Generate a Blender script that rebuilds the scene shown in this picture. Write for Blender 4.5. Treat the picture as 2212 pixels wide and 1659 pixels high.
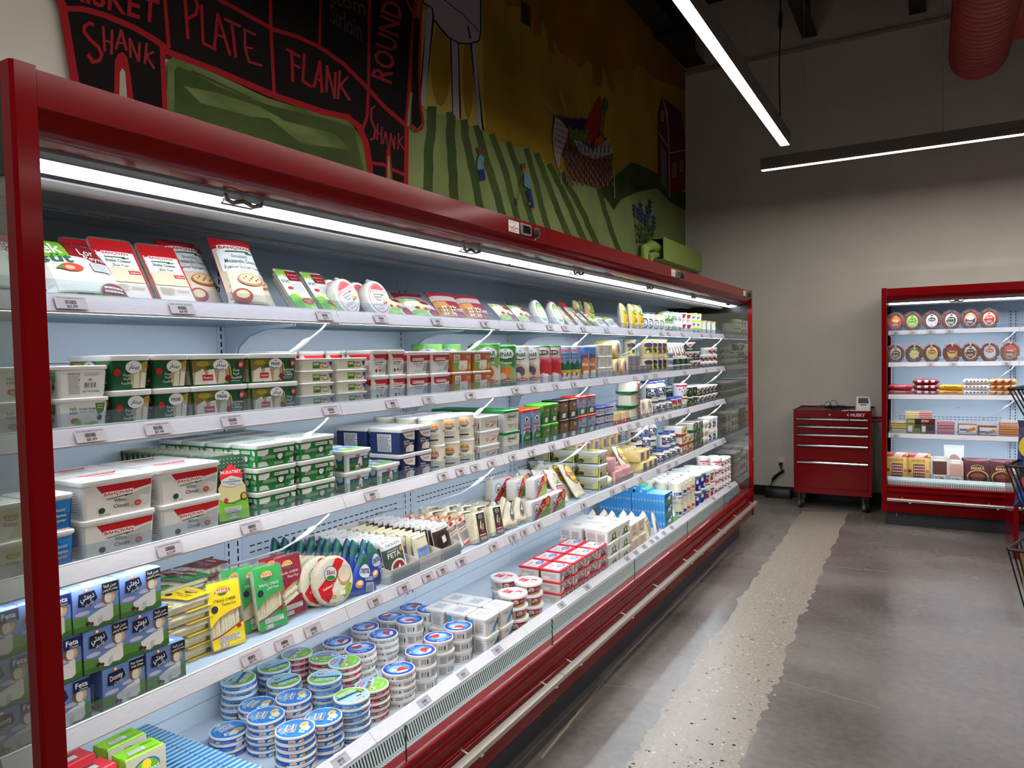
import bpy, math, random, unicodedata
from mathutils import Vector, Matrix
random.seed(11)
PI = math.pi
S = bpy.context.scene
COL = S.collection
for o in list(bpy.data.objects):
    bpy.data.objects.remove(o)

# ------------------------------------------------------------------ camera
W_, H_ = 2212.0, 1659.0
YAW, PITCH, ROLL, FPX = 0.521579583, -0.0390912671, -0.0209794823, 1570.08471
CAM = Vector((0.0, 0.0, 1.55))
c_f = Vector((-math.sin(YAW) * math.cos(PITCH), math.cos(YAW) * math.cos(PITCH), math.sin(PITCH)))
_r = Vector((math.cos(YAW), math.sin(YAW), 0)); _u = _r.cross(c_f)
c_r = _r * math.cos(ROLL) + _u * math.sin(ROLL)
c_u = -_r * math.sin(ROLL) + _u * math.cos(ROLL)
cd = bpy.data.cameras.new('camera'); cam = bpy.data.objects.new('camera', cd); COL.objects.link(cam)
cd.sensor_width = 36.0; cd.lens = FPX / W_ * 36.0; cd.clip_start = 0.02; cd.clip_end = 100
M = Matrix((c_r, c_u, -c_f)).transposed().to_4x4(); M.translation = CAM
cam.matrix_world = M
S.camera = cam

# ------------------------------------------------------------------ world, exposure
S.view_settings.view_transform = 'Standard'
S.view_settings.look = 'None'
S.view_settings.gamma = 1
S.view_settings.use_curve_mapping = False
S.view_settings.exposure = EXPO = 0.32
wd = bpy.data.worlds.new('world'); S.world = wd; wd.use_nodes = True
bg = wd.node_tree.nodes['Background']
bg.inputs[0].default_value = (1.0, 0.96, 0.91, 1); bg.inputs[1].default_value = 0.06
S.cycles.max_bounces = 7; S.cycles.diffuse_bounces = 3; S.cycles.glossy_bounces = 3
S.cycles.transmission_bounces = 6; S.cycles.transparent_max_bounces = 24
S.cycles.sample_clamp_indirect = 3.0; S.cycles.sample_clamp_direct = 12.0; S.cycles.caustics_reflective = False; S.cycles.caustics_refractive = False
LAMP_E, CANOPY_E, SHELF_E = 41.0, 13.5, 38.0      # brightness of the pendant, canopy and shelf diffusers

# ------------------------------------------------------------------ pixel rays of the photograph, cut with real planes
def ray(px, py): return c_f + c_r * ((px - W_ / 2) / FPX) - c_u * ((py - H_ / 2) / FPX)
def on_x(px, py, x): d = ray(px, py); return CAM + d * ((x - CAM.x) / d.x)
def on_y(px, py, y): d = ray(px, py); return CAM + d * ((y - CAM.y) / d.y)
def on_z(px, py, z): d = ray(px, py); return CAM + d * ((z - CAM.z) / d.z)
def proj_x(x, y, z):
    v = Vector((x, y, z)) - CAM; return W_ / 2 + FPX * v.dot(c_r) / v.dot(c_f)
def y_at(px, x=-1.61, z=1.3):
    lo, hi = .2, 9.
    for _ in range(40):
        m = (lo + hi) / 2
        if proj_x(x, m, z) < px: lo = m
        else: hi = m
    return lo

# ------------------------------------------------------------------ materials
def lin(c): return c / 12.92 if c <= .04045 else ((c + .055) / 1.055) ** 2.4
def rgb(h):
    h = h.lstrip('#'); return tuple(lin(int(h[i:i + 2], 16) / 255) for i in (0, 2, 4)) + (1,)
MATS = {}
def mat(name, col='#cccccc', rough=.5, metal=0., emit=0., coat=0., ior=1.45, ecol=None):
    if name in MATS: return MATS[name]
    m = bpy.data.materials.new(name); m.use_nodes = True
    b = m.node_tree.nodes['Principled BSDF']
    b.inputs['Base Color'].default_value = rgb(col); b.inputs['Roughness'].default_value = rough
    b.inputs['Metallic'].default_value = metal; b.inputs['IOR'].default_value = ior
    if coat: b.inputs['Coat Weight'].default_value = coat; b.inputs['Coat Roughness'].default_value = .08
    if emit:
        b.inputs['Emission Color'].default_value = rgb(ecol or col); b.inputs['Emission Strength'].default_value = emit
    if name.startswith('mural'): b.inputs['Specular IOR Level'].default_value = .12; b.inputs['Roughness'].default_value = .85
    MATS[name] = m; return m
def noisy(m, scale, lo, hi, vec=(1, 1, 1), detail=4, bump=0., rlo=None, rhi=None, a=.3, b_=.7):
    """vary the base colour between two tones with a procedural noise"""
    nt = m.node_tree; b = nt.nodes['Principled BSDF']
    tc = nt.nodes.new('ShaderNodeTexCoord'); mp = nt.nodes.new('ShaderNodeMapping'); mp.inputs['Scale'].default_value = vec
    n = nt.nodes.new('ShaderNodeTexNoise'); n.inputs['Scale'].default_value = scale; n.inputs['Detail'].default_value = detail
    r = nt.nodes.new('ShaderNodeValToRGB'); e = r.color_ramp.elements
    e[0].position = a; e[1].position = b_; e[0].color = rgb(lo); e[1].color = rgb(hi)
    nt.links.new(tc.outputs['Object'], mp.inputs[0]); nt.links.new(mp.outputs[0], n.inputs['Vector'])
    nt.links.new(n.outputs['Fac'], r.inputs[0]); nt.links.new(r.outputs[0], b.inputs['Base Color'])
    if rlo is not None:
        mr = nt.nodes.new('ShaderNodeMapRange'); mr.inputs[1].default_value = a; mr.inputs[2].default_value = b_
        mr.inputs[3].default_value = rlo; mr.inputs[4].default_value = rhi
        nt.links.new(n.outputs['Fac'], mr.inputs[0]); nt.links.new(mr.outputs[0], b.inputs['Roughness'])
    if bump:
        bp = nt.nodes.new('ShaderNodeBump'); bp.inputs['Strength'].default_value = bump; bp.inputs['Distance'].default_value = .004
        nt.links.new(n.outputs['Fac'], bp.inputs['Height']); nt.links.new(bp.outputs[0], b.inputs['Normal'])
    return m
def clear(name, tint='#ffffff', gloss=.06, rough=.03, haze=0., hcol='#ffffff'):
    """thin clear sheet: transparent with a Fresnel gloss and a little haze"""
    if name in MATS: return MATS[name]
    m = bpy.data.materials.new(name); m.use_nodes = True; nt = m.node_tree
    for n in list(nt.nodes): nt.nodes.remove(n)
    out = nt.nodes.new('ShaderNodeOutputMaterial'); tr = nt.nodes.new('ShaderNodeBsdfTransparent'); tr.inputs[0].default_value = rgb(tint)
    gl = nt.nodes.new('ShaderNodeBsdfGlossy'); gl.inputs['Roughness'].default_value = rough
    lw = nt.nodes.new('ShaderNodeLayerWeight'); lw.inputs[0].default_value = .5
    fr = nt.nodes.new('ShaderNodeMath'); fr.operation = 'POWER'; fr.inputs[1].default_value = 5.; nt.links.new(lw.outputs['Facing'], fr.inputs[0])
    mul = nt.nodes.new('ShaderNodeMath'); mul.operation = 'MULTIPLY_ADD'; mul.inputs[1].default_value = .8; mul.inputs[2].default_value = gloss
    mul.use_clamp = True
    mx = nt.nodes.new('ShaderNodeMixShader')
    nt.links.new(fr.outputs[0], mul.inputs[0]); nt.links.new(mul.outputs[0], mx.inputs[0])
    nt.links.new(gl.outputs[0], mx.inputs[2])
    if haze:
        df = nt.nodes.new('ShaderNodeBsdfDiffuse'); df.inputs[0].default_value = rgb(hcol)
        m2 = nt.nodes.new('ShaderNodeMixShader'); m2.inputs[0].default_value = haze
        nt.links.new(tr.outputs[0], m2.inputs[1]); nt.links.new(df.outputs[0], m2.inputs[2]); nt.links.new(m2.outputs[0], mx.inputs[1])
    else: nt.links.new(tr.outputs[0], mx.inputs[1])
    nt.links.new(mx.outputs[0], out.inputs[0]); MATS[name] = m; return m
SHORT = {'W': '#f2f2ee', 'K': '#141414', 'R': '#c4161c', 'G': '#1d6b35', 'B': '#1f5fb0', 'N': '#1c2558', 'Y': '#f0cf2a', 'O': '#e06a1c',
         'M': '#6d1420', 'L': '#8cc63f', 'C': '#efe3c0', 'S': '#6fb4e6', 'T': '#b98e5e', 'A': '#9a9a98', 'D': '#3a3a3a', 'P': '#e98a96'}
def ink(c):
    c = SHORT.get(c, c); return mat('print_' + c[1:], c, .42)

# ------------------------------------------------------------------ mesh collector
def rrect(hx, hy, r, z, n=3, cy=0.):
    pts = []
    for sx, sy, a0 in ((1, 1, 0), (-1, 1, 90), (-1, -1, 180), (1, -1, 270)):
        for k in range(n + 1):
            a = math.radians(a0 + 90 * k / n)
            pts.append((sx * (hx - r) + r * math.cos(a), cy + sy * (hy - r) + r * math.sin(a), z))
    return pts
def circ(r, z, n=28, cx=0, cy=0): return [(cx + r * math.cos(2 * PI * k / n), cy + r * math.sin(2 * PI * k / n), z) for k in range(n)]
class MB:
    def __init__(s): s.v = []; s.f = []; s.m = []; s.mats = []; s.last = None
    def mi(s, m):
        if isinstance(m, str): m = ink(m)
        if m not in s.mats: s.mats.append(m)
        return s.mats.index(m)
    def face(s, pts, m):
        b = len(s.v); s.v.extend(tuple(p) for p in pts); s.f.append(tuple(range(b, b + len(pts)))); s.m.append(s.mi(m))
    def box(s, a, b, m):
        x0, y0, z0 = a; x1, y1, z1 = b; k = len(s.v); i = s.mi(m)
        s.v.extend([(x0, y0, z0), (x1, y0, z0), (x1, y1, z0), (x0, y1, z0), (x0, y0, z1), (x1, y0, z1), (x1, y1, z1), (x0, y1, z1)])
        for q in ((0, 3, 2, 1), (4, 5, 6, 7), (0, 1, 5, 4), (1, 2, 6, 5), (2, 3, 7, 6), (3, 0, 4, 7)):
            s.f.append(tuple(k + j for j in q)); s.m.append(i)
    def loft(s, rings, m, c0=True, c1=True):
        n = len(rings[0]); k = len(s.v); i = s.mi(m)
        for r in rings: s.v.extend(tuple(p) for p in r)
        for a in range(len(rings) - 1):
            for j in range(n):
                j2 = (j + 1) % n
                s.f.append((k + a * n + j, k + a * n + j2, k + (a + 1) * n + j2, k + (a + 1) * n + j)); s.m.append(i)
        if c0: s.f.append(tuple(k + j for j in reversed(range(n)))); s.m.append(i)
        if c1: e = k + (len(rings) - 1) * n; s.f.append(tuple(e + j for j in range(n))); s.m.append(i)
    def lathe(s, prof, m, n=28, c0=True, c1=True, cx=0, cy=0): s.loft([circ(r, z, n, cx, cy) for r, z in prof], m, c0, c1)
    def extrude_u(s, prof, u0, u1, m, caps=True):
        """closed profile of (d, z) swept along local X"""
        s.loft([[(u, d, z) for d, z in prof] for u in (u0, u1)], m, caps, caps)
    def strip(s, line, u0, u1, m):
        for (a, b), (c, d) in zip(line, line[1:]): s.face([(u0, a, b), (u1, a, b), (u1, c, d), (u0, c, d)], m)
    def tube(s, path, r, m, n=6):
        path = [Vector(p) for p in path]; rings = []
        for i, p in enumerate(path):
            t = (path[min(i + 1, len(path) - 1)] - path[max(i - 1, 0)])
            t = t.normalized() if t.length else Vector((0, 0, 1))
            a = t.cross(Vector((0, 0, 1)) if abs(t.z) < .9 else Vector((1, 0, 0))).normalized(); b = t.cross(a)
            rr = r[i] if isinstance(r, (list, tuple)) else r
            rings.append([p + a * rr * math.cos(2 * PI * k / n) + b * rr * math.sin(2 * PI * k / n) for k in range(n)])
        s.loft(rings, m)
    def obj(s, name, parent=None, smooth=None, link=True, loc=None):
        me = bpy.data.meshes.new(name); me.from_pydata(s.v, [], s.f)
        for m in s.mats: me.materials.append(m)
        me.polygons.foreach_set('material_index', s.m)
        if smooth is not None:
            me.polygons.foreach_set('use_smooth', [True] * len(s.f))
            try: me.set_sharp_from_angle(angle=math.radians(smooth))
            except Exception: pass
        me.update()
        o = bpy.data.objects.new(name, me)
        if link: COL.objects.link(o)
        if parent: o.parent = parent
        if loc: o.location = loc
        return o
USED = {}
def tag(o, label, cat, group=None):
    k = label
    o['label'] = label; o['category'] = cat
    if group: o['group'] = group
    USED.setdefault(k, []).append(o.name)
    return o
def empty(name, loc=(0, 0, 0), rz=0., link=True):
    o = bpy.data.objects.new(name, None); o.empty_display_size = .05
    if link: COL.objects.link(o)
    o.location = loc; o.rotation_euler = (0, 0, rz); return o
def structure(o): o['kind'] = 'structure'; return o
KIDS = {}
def proto(name, parts):
    """unlinked source thing: a list of (part name, MB, smooth angle)"""
    if len(parts) == 1:
        r = parts[0][1].obj(name, None, parts[0][2], link=False); KIDS[r] = []; return r
    r = empty(name, link=False); ch = []
    for p in parts: ch.append(p[1].obj(p[0], None, p[2], link=False))
    KIDS[r] = ch; return r
def put(pr, loc, rz=0., rx=0., ry=0., sc=1.):
    r = pr.copy(); COL.objects.link(r); r.rotation_mode = 'ZXY' if False else 'XYZ'
    m = Matrix.Translation(loc) @ Matrix.Rotation(rz, 4, 'Z') @ Matrix.Rotation(rx, 4, 'X') @ Matrix.Rotation(ry, 4, 'Y')
    r.matrix_world = m @ Matrix.Scale(sc, 4) if sc != 1. else m
    for c in KIDS[pr]:
        k = c.copy(); COL.objects.link(k); k.parent = r
    return r

# ------------------------------------------------------------------ lettering and print
JOIN_NOT = set('اأإآدذرزوةىءؤ')
def arab(t):
    """join Arabic letters and lay them out from right to left"""
    out = []
    for w in t.split(' '):
        g = ''
        for i, ch in enumerate(w):
            prev = i > 0 and w[i - 1] not in JOIN_NOT; nxt = i < len(w) - 1 and ch not in 'ء' and ch not in JOIN_NOT
            f = ('MEDIAL' if nxt else 'FINAL') if prev else ('INITIAL' if nxt else 'ISOLATED')
            try: g += unicodedata.lookup(unicodedata.name(ch) + ' ' + f + ' FORM')
            except KeyError: g += ch
        out.append(g[::-1])
    return ' '.join(reversed(out))
GL = {}
def glyphs(t, bold):
    k = (t, bold)
    if k in GL: return GL[k]
    if any('\u0600' <= c <= '\u06ff' for c in t): s = arab(t)
    else: s = t
    cu = bpy.data.curves.new('t', 'FONT'); cu.body = s; cu.resolution_u = 2; cu.offset = .018 if bold else .004
    o = bpy.data.objects.new('t', cu); COL.objects.link(o)
    me = o.to_mesh(); vs = [(v.co.x, v.co.y) for v in me.vertices]; fs = [tuple(p.vertices) for p in me.polygons]
    o.to_mesh_clear(); bpy.data.objects.remove(o); bpy.data.curves.remove(cu)
    if not vs: GL[k] = ([], []); return GL[k]
    x0 = min(v[0] for v in vs); x1 = max(v[0] for v in vs); y0 = min(v[1] for v in vs); y1 = max(v[1] for v in vs)
    w = max(x1 - x0, 1e-4); h = max(y1 - y0, 1e-4)
    GL[k] = ([((x - x0) / w - .5, (y - y0) / h - .5) for x, y in vs], fs); return GL[k]
def clipu(poly, a, b):
    def half(p, f, val):
        o = []
        for i in range(len(p)):
            P, Q = p[i], p[(i + 1) % len(p)]
            ip, iq = f * (P[0] - val) >= 0, f * (Q[0] - val) >= 0
            if ip: o.append(P)
            if ip != iq:
                t = (val - P[0]) / (Q[0] - P[0]); o.append((val, P[1] + t * (Q[1] - P[1])))
        return o
    p = half(poly, 1, a); return half(p, -1, b) if len(p) > 2 else []
def art(mb, mp, items, h0=.0004, dh=.00018, nu=1, nv=1):
    """print a flat design (0..1, 0..1) on a surface given by mp(u, v, height)"""
    def P(poly, c, h):
        for k in range(nu):
            q = clipu(poly, k / nu, (k + 1) / nu) if nu > 1 else poly
            if len(q) < 3: continue
            for j in range(nv):
                g = [(b, a) for a, b in clipu([(b, a) for a, b in q], j / nv, (j + 1) / nv)] if nv > 1 else q
                if len(g) > 2: mb.face([mp(u, v, h) for u, v in g], c)
    for k, it in enumerate(items):
        h = h0 + k * dh; t = it[0]
        if t == 'r': x0, y0, x1, y1, c = it[1:]; P([(x0, y0), (x1, y0), (x1, y1), (x0, y1)], c, h)
        elif t == 'e':
            cx, cy, rx, ry, c = it[1:6]; P([(cx + rx * math.cos(a * PI / 9), cy + ry * math.sin(a * PI / 9)) for a in range(18)], c, h)
        elif t == 'p': P(it[1], it[2], h)
        elif t == 's':
            pts, w, c = it[1:4]; asp = it[4] if len(it) > 4 else 1.
            for (a, b), (d, e) in zip(pts, pts[1:]):
                dx, dy = (d - a) / asp, e - b; L = math.hypot(dx, dy) or 1; nx, ny = -dy / L * w / 2 * asp, dx / L * w / 2
                P([(a + nx, b + ny), (a - nx, b - ny), (d - nx, e - ny), (d + nx, e + ny)], c, h)
        elif t == 't':
            s, cx, cy, w, hh, c = it[1:7]; rot = math.radians(it[7]) if len(it) > 7 else 0.; bold = it[8] if len(it) > 8 else 1
            if k + 1 < len(items) and items[k + 1][0] == 't' and items[k + 1][1] == s:      # white plate under outlined lettering
                ca, sa = math.cos(rot), math.sin(rot)
                P([(cx + x * w * ca - y * hh * sa, cy + x * w * sa + y * hh * ca) for x, y in ((-.5, -.42), (-.48, -.5), (.48, -.5), (.5, -.42), (.5, .42), (.48, .5), (-.48, .5), (-.5, .42))], c, h); continue
            vs, fs = glyphs(s, bold); b = len(mb.v); ca, sa = math.cos(rot), math.sin(rot)
            for x, y in vs:
                X, Y = x * w, y * hh; mb.v.append(tuple(mp(cx + X * ca - Y * sa, cy + X * sa + Y * ca, h + .0001)))
            i = mb.mi(c)
            for f in fs: mb.f.append(tuple(b + q for q in f)); mb.m.append(i)
        elif t == 'b':
            x0, y0, x1, y1 = it[1:5]; rr = random.Random(5); P([(x0, y0), (x1, y0), (x1, y1), (x0, y1)], 'W', h); x = x0 + .04 * (x1 - x0)
            while x < x1 - .06 * (x1 - x0):
                w = (x1 - x0) * rr.choice((.02, .035, .05)); P([(x, y0 + .15 * (y1 - y0)), (x + w, y0 + .15 * (y1 - y0)), (x + w, y1 - .05 * (y1 - y0)), (x, y1 - .05 * (y1 - y0))], 'K', h + .0001)
                x += w + (x1 - x0) * rr.choice((.02, .03, .05))
        elif t == 'l':
            x0, y0, x1, y1, n, c = it[1:7]; rr = random.Random(n * 7 + 3)
            for j in range(n):
                yy = y1 - (j + .5) * (y1 - y0) / n; hh = (y1 - y0) / n * .22; x = x0
                xe = x1 - rr.random() * .2 * (x1 - x0)
                while x < xe:
                    w = (x1 - x0) * rr.uniform(.08, .2); P([(x, yy - hh), (min(x + w, xe), yy - hh), (min(x + w, xe), yy + hh), (x, yy + hh)], c, h); x += w + .025 * (x1 - x0)
def plane_map(o, u, v):
    """map on a flat face: corner o, edges u and v; height leaves along u x v"""
    o, u, v = Vector(o), Vector(u), Vector(v); n = u.cross(v).normalized()
    return lambda a, b, h: o + u * a + v * b + n * h
def cyl_map(r0, r1, z0, z1, a0, a1):
    """map on a cone band around Z; angles in degrees, u runs anticlockwise"""
    def f(u, v, h):
        a = math.radians(a0 + (a1 - a0) * u); r = r0 + (r1 - r0) * v + h
        return Vector((r * math.cos(a), r * math.sin(a), z0 + (z1 - z0) * v))
    return f
ORD = ['first', 'second', 'third', 'fourth', 'fifth', 'sixth', 'seventh', 'eighth', 'ninth', 'tenth', 'eleventh', 'twelfth', 'thirteenth', 'fourteenth', 'fifteenth',
       'sixteenth', 'seventeenth', 'eighteenth', 'nineteenth', 'twentieth', 'twenty-first', 'twenty-second', 'twenty-third', 'twenty-fourth', 'twenty-fifth', 'twenty-sixth', 'twenty-seventh', 'twenty-eighth']
def where(c=0, nc=1, l=0, nl=1, r=0, nr=1, unit='column'):
    w = []
    if nl == 2: w.append(('lower', 'upper')[l])
    elif nl > 2: w.append('bottom' if l == 0 else 'top' if l == nl - 1 else ORD[l] + ' from bottom')
    if nc == 2: w.append(('left ', 'right ')[c] + unit)
    elif nc > 2: w.append('leftmost ' + unit if c == 0 else 'rightmost ' + unit if c == nc - 1 else ORD[c] + ' ' + unit + ' from left')
    if nr == 2: w.append(('front row', 'back row')[r])
    elif nr > 2: w.append('front row' if r == 0 else 'rearmost row' if r == nr - 1 else ORD[r] + ' row back')
    return ', '.join(w)

# ------------------------------------------------------------------ shared materials
M_RED = mat('red_enamel', '#72060b', .12, ior=1.22)
M_WALL = noisy(mat('cream_wall_paint', '#b9ac9c', .75), 3, '#b6b0a7', '#beb8af')
M_DARK = mat('dark_steel', '#1d1b1c', .5)
M_BLACK = mat('black_plastic', '#0c0c0d', .4)
M_BLKM = mat('black_gap', '#050505', .8)
M_BACK = mat('pale_blue_enamel', '#d3e3f0', .38)
M_WHITE = mat('white_enamel', '#e6e9ec', .3)
M_RAIL = noisy(mat('white_grained_rail', '#d8cfcd', .4), 40, '#cfc5c2', '#e2dad8', (1, 22, 22))
M_STEEL = mat('brushed_steel', '#b8b0a6', .34, .7)
M_CHROME = mat('chrome', '#d9d9d9', .12, 1.)
M_GREY = mat('grey_enamel', '#5c5f63', .45)
M_KICK = mat('charcoal_enamel', '#2c2c30', .5)
M_GLASS = clear('side_glass', '#e9f0ee', .05, .02)
M_EGLASS = clear('end_glass', '#dde3df', .20, .015)
M_FILM = clear('clear_film', '#ffffff', .05, .12, .04)
M_TRAY = clear('clear_tray', '#fbfcf8', .04, .1, .07, '#f2efe0')
M_GUARD = clear('clear_guard', '#eef2f6', .03, .12, .05, '#dfe6ee')
M_LEDC = mat('canopy_diffuser', '#dfe8ff', .5, emit=CANOPY_E, ecol='#ecf1ff')
M_LEDS = mat('shelf_diffuser', '#f0f6ff', .5, emit=SHELF_E, ecol='#f2f6ff')
M_LAMP = mat('pendant_diffuser', '#fffaf0', .5, emit=LAMP_E, ecol='#fff9f2')

# ------------------------------------------------------------------ room
XW, YW, ZC = -2.34, 8.05, 5.3
fl = mat('polished_concrete', '#6d645e', .3); noisy(fl, 1.1, '#433e3a', '#77706a', (1, 1.6, 1), 2.2, 0, .14, .36, .12, .88)
_n = fl.node_tree; _f = _n.nodes.new('ShaderNodeTexNoise'); _f.inputs['Scale'].default_value = 26; _f.inputs['Detail'].default_value = 6; _g = _n.nodes.new('ShaderNodeMixRGB'); _g.blend_type = 'OVERLAY'; _g.inputs[0].default_value = .35
_p = _n.nodes['Principled BSDF']; _l = _p.inputs['Base Color'].links[0]; _s = _l.from_socket; _tc = [q for q in _n.nodes if q.type == 'TEX_COORD'][0]
_n.links.new(_tc.outputs['Object'], _f.inputs['Vector']); _n.links.new(_s, _g.inputs[1]); _n.links.new(_f.outputs['Fac'], _g.inputs[2]); _n.links.new(_g.outputs[0], _p.inputs['Base Color'])
m = MB(); m.box((XW - .2, -6, -.1), (7, YW + .2, 0), fl); floor = structure(m.obj('floor'))
agg = noisy(mat('ground_aggregate', '#9c9182', .35), 70, '#6a6359', '#8f8678', (1, 1, 1), 3, 0, .25, .5)
L_ = [(380, 1140), (510, 953), (548, 880), (590, 800), (625, 765), (700, 640), (738, 590), (780, 520), (800, 500), (880, 380), (905, 365), (970, 260), (985, 215), (1010, 200), (1060, 130), (1085, 90), (1120, 50), (1150, 0), (1205, -75), (1262, -150)]
R_ = [(900, 1140), (970, 953), (1010, 900), (1060, 770), (1100, 700), (1130, 620), (1175, 560), (1180, 480), (1230, 380), (1245, 300), (1280, 280), (1285, 240), (1315, 195), (1310, 180), (1340, 120), (1360, 70), (1390, 0), (1425, -70), (1460, -145)]
def fz(p): q = on_z(1100 + p[0] / 1.989, 1180 + p[1] / 1.989, 0); return (q.x, q.y)
def resamp(pts, n):
    out = []
    for k in range(n):
        t = k / (n - 1) * (len(pts) - 1); i = min(int(t), len(pts) - 2); f = t - i
        out.append((pts[i][0] * (1 - f) + pts[i + 1][0] * f, pts[i][1] * (1 - f) + pts[i + 1][1] * f))
    return out
rr = random.Random(3)
LL = [(x + rr.uniform(-.012, .012), y) for x, y in resamp([fz(p) for p in L_], 90)]
RR = [(x + rr.uniform(-.016, .016), y) for x, y in resamp([fz(p) for p in R_], 90)]
m = MB()
for i in range(89): m.face([(LL[i][0], LL[i][1], .0006), (RR[i][0], RR[i][1], .0006), (RR[i + 1][0], RR[i + 1][1], .0006), (LL[i + 1][0], LL[i + 1][1], .0006)], agg)
chips = [mat('stone_chip_a', '#aaa293', .3), mat('stone_chip_b', '#6c6257', .3), mat('stone_chip_c', '#8f8676', .3)]
for k in range(1500):
    t = rr.random() ** 1.3; i = int(t * 88); f = rr.random(); x = LL[i][0] * (1 - f) + RR[i][0] * f; y = LL[i][1]; s = rr.uniform(.003, .010); a = rr.random() * 6
    m.face([(x + s * rr.uniform(.5, 1) * math.cos(a + q * 1.257), y + s * rr.uniform(.5, 1) * math.sin(a + q * 1.257), .0009) for q in range(5)], chips[k % 3])
m.obj('aggregate_strip', floor)
m = MB(); ck = mat('hairline_crack', '#a39a90', .4); seam = mat('joint_line', '#84796e', .4)
def fl_line(pts, w, c, jit=0.):
    for (a, b), (d, e) in zip(pts, pts[1:]):
        P0 = on_z(a, b, 0); P1 = on_z(d, e, 0); n = max(2, int((P1 - P0).length / .04)); prev = None
        dv = (P1 - P0).normalized(); nv = Vector((-dv.y, dv.x, 0))
        for k in range(n + 1):
            q = P0.lerp(P1, k / n) + nv * rr.uniform(-jit, jit)
            if prev is not None: m.face([tuple(prev + nv * w + Vector((0, 0, .0012))), tuple(prev - nv * w + Vector((0, 0, .0012))), tuple(q - nv * w + Vector((0, 0, .0012))), tuple(q + nv * w + Vector((0, 0, .0012)))], c)
            prev = q
fl_line([(1170, 1638), (1330, 1440), (1572, 1190)], .006, seam, .002)
fl_line([(1290, 1480), (1400, 1488), (1450, 1508)], .0012, ck, .006)
fl_line([(1690, 1472), (1800, 1500), (1900, 1530)], .0012, ck, .01)
fl_line([(1560, 1199), (1660, 1205)], .0016, ck, .003)
fl_line([(1780, 1222), (1920, 1236)], .002, ck, .003)
m.obj('floor_cracks', floor)

m = MB(); m.box((XW - .2, -6, 0), (XW, YW + .2, ZC), M_WALL); wall_left = structure(m.obj('wall_left'))
m = MB(); m.box((XW, YW, 0), (7, YW + .2, ZC), M_WALL); wall_back = structure(m.obj('wall_back'))
M_CEIL = mat('dark_roof_deck', '#17181a', .8)
m = MB(); m.box((XW - .2, -6, ZC), (7, YW + .2, ZC + .1), M_CEIL); structure(m.obj('ceiling'))
m = MB(); m.box((XW, YW - .012, 0), (7, YW, .105), mat('black_rubber_base', '#060606', .45)); structure(m.obj('baseboard_back'))
m = MB(); m.box((XW, YW - .03, 4.585), (7, YW, 4.62), mat('trim_paint', '#97877b', .6)); structure(m.obj('trim_1'))
# roof beams: one over the left wall, three running to the back wall
def ibeam(name, x, y0, y1, z, w, h, label):
    m = MB(); t = .012
    m.box((x - w / 2, y0, z), (x + w / 2, y1, z + t), M_DARK); m.box((x - t / 2, y0, z + t), (x + t / 2, y1, z + h - t), M_DARK); m.box((x - w / 2, y0, z + h - t), (x + w / 2, y1, z + h), M_DARK)
    o = m.obj(name); tag(o, label, 'beam', 'steel roof beams'); return o
ibeam('roof_beam', XW + .12, -5, YW - .035, 4.66, .22, .63, 'dark steel roof beam running above the painted mural')
ibeam('roof_beam', -1.05, -5, YW - .035, 4.7, .14, .6, 'dark roof beam crossing above the bare end of the back wall')
ibeam('roof_beam', -.1, -5, YW - .035, 4.7, .14, .6, 'dark roof beam left of the hanging red duct')
m = MB(); m.box((XW + .01, 7.0, 4.72), (XW + .3, 7.1, 4.9), M_DARK); m.box((XW + .01, 6.98, 4.62), (XW + .2, 7.12, 4.72), M_DARK)
tag(m.obj('beam_bracket'), 'short dark bracket under the beam above the mural', 'bracket')

# ---- mural painted on the left wall: shapes traced on the wall's own plane
def A_(p): return (100 + p[0] / 2.765, p[1] / 2.765)
def B_(p): return (860 + p[0] / 2.861, p[1] / 2.861)
mu = MB(); lay = [0.]
YEL = noisy(mat('mural_yellow', '#826719', .6), 1.5, '#695a14', '#8e7120')
ORA = noisy(mat('mural_orange', '#7c5414', .6), 2, '#6d4813', '#855c19')
GRL = noisy(mat('mural_light_green', '#6d7a47', .6), 3, '#637042', '#778251')
GRD = noisy(mat('mural_dark_green', '#3a4823', .6), 4, '#303e1f', '#424f29')
GRM = noisy(mat('mural_mid_green', '#525e2f', .6), 3, '#3f4e20', '#667145', (1, 1, 3))
BLK = noisy(mat('mural_black', '#110d0b', .55), 3, '#0d0a08', '#191311')
RDM = mat('mural_red', '#85191f', .55); CRM = mat('mural_cream', '#928b7e', .7); GRY = mat('mural_grey', '#8f8892', .6); LN = mat('mural_outline', '#131117', .6)
def wp(p, f, h): q = on_x(*f(p), XW + .001); return (XW + .001 + h, q.y, q.z)
def poly(pts, c, f=B_): lay[0] += .00005; mu.face([wp(p, f, lay[0]) for p in reversed(pts)], c)
def stroke(pts, w, c, f=B_):
    lay[0] += .00005; h = lay[0]
    for i, ((a, b), (d, e)) in enumerate(zip(pts, pts[1:])):
        dx, dy = d - a, e - b; L = math.hypot(dx, dy) or 1; ex, ey = dx / L * w * .25, dy / L * w * .25; nx, ny = -dy / L * w / 2, dx / L * w / 2
        mu.face([wp(p, f, h + .000004 * i) for p in ((a - ex + nx, b - ey + ny), (d + ex + nx, e + ey + ny), (d + ex - nx, e + ey - ny), (a - ex - nx, b - ey - ny))], c)
def ell(cx, cy, rx, ry, c, f=B_, n=16, rot=0.):
    ca, sa = math.cos(rot), math.sin(rot)
    poly([(cx + rx * math.cos(2 * PI * k / n) * ca - ry * math.sin(2 * PI * k / n) * sa, cy + rx * math.cos(2 * PI * k / n) * sa + ry * math.sin(2 * PI * k / n) * ca) for k in range(n)], c, f)
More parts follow.
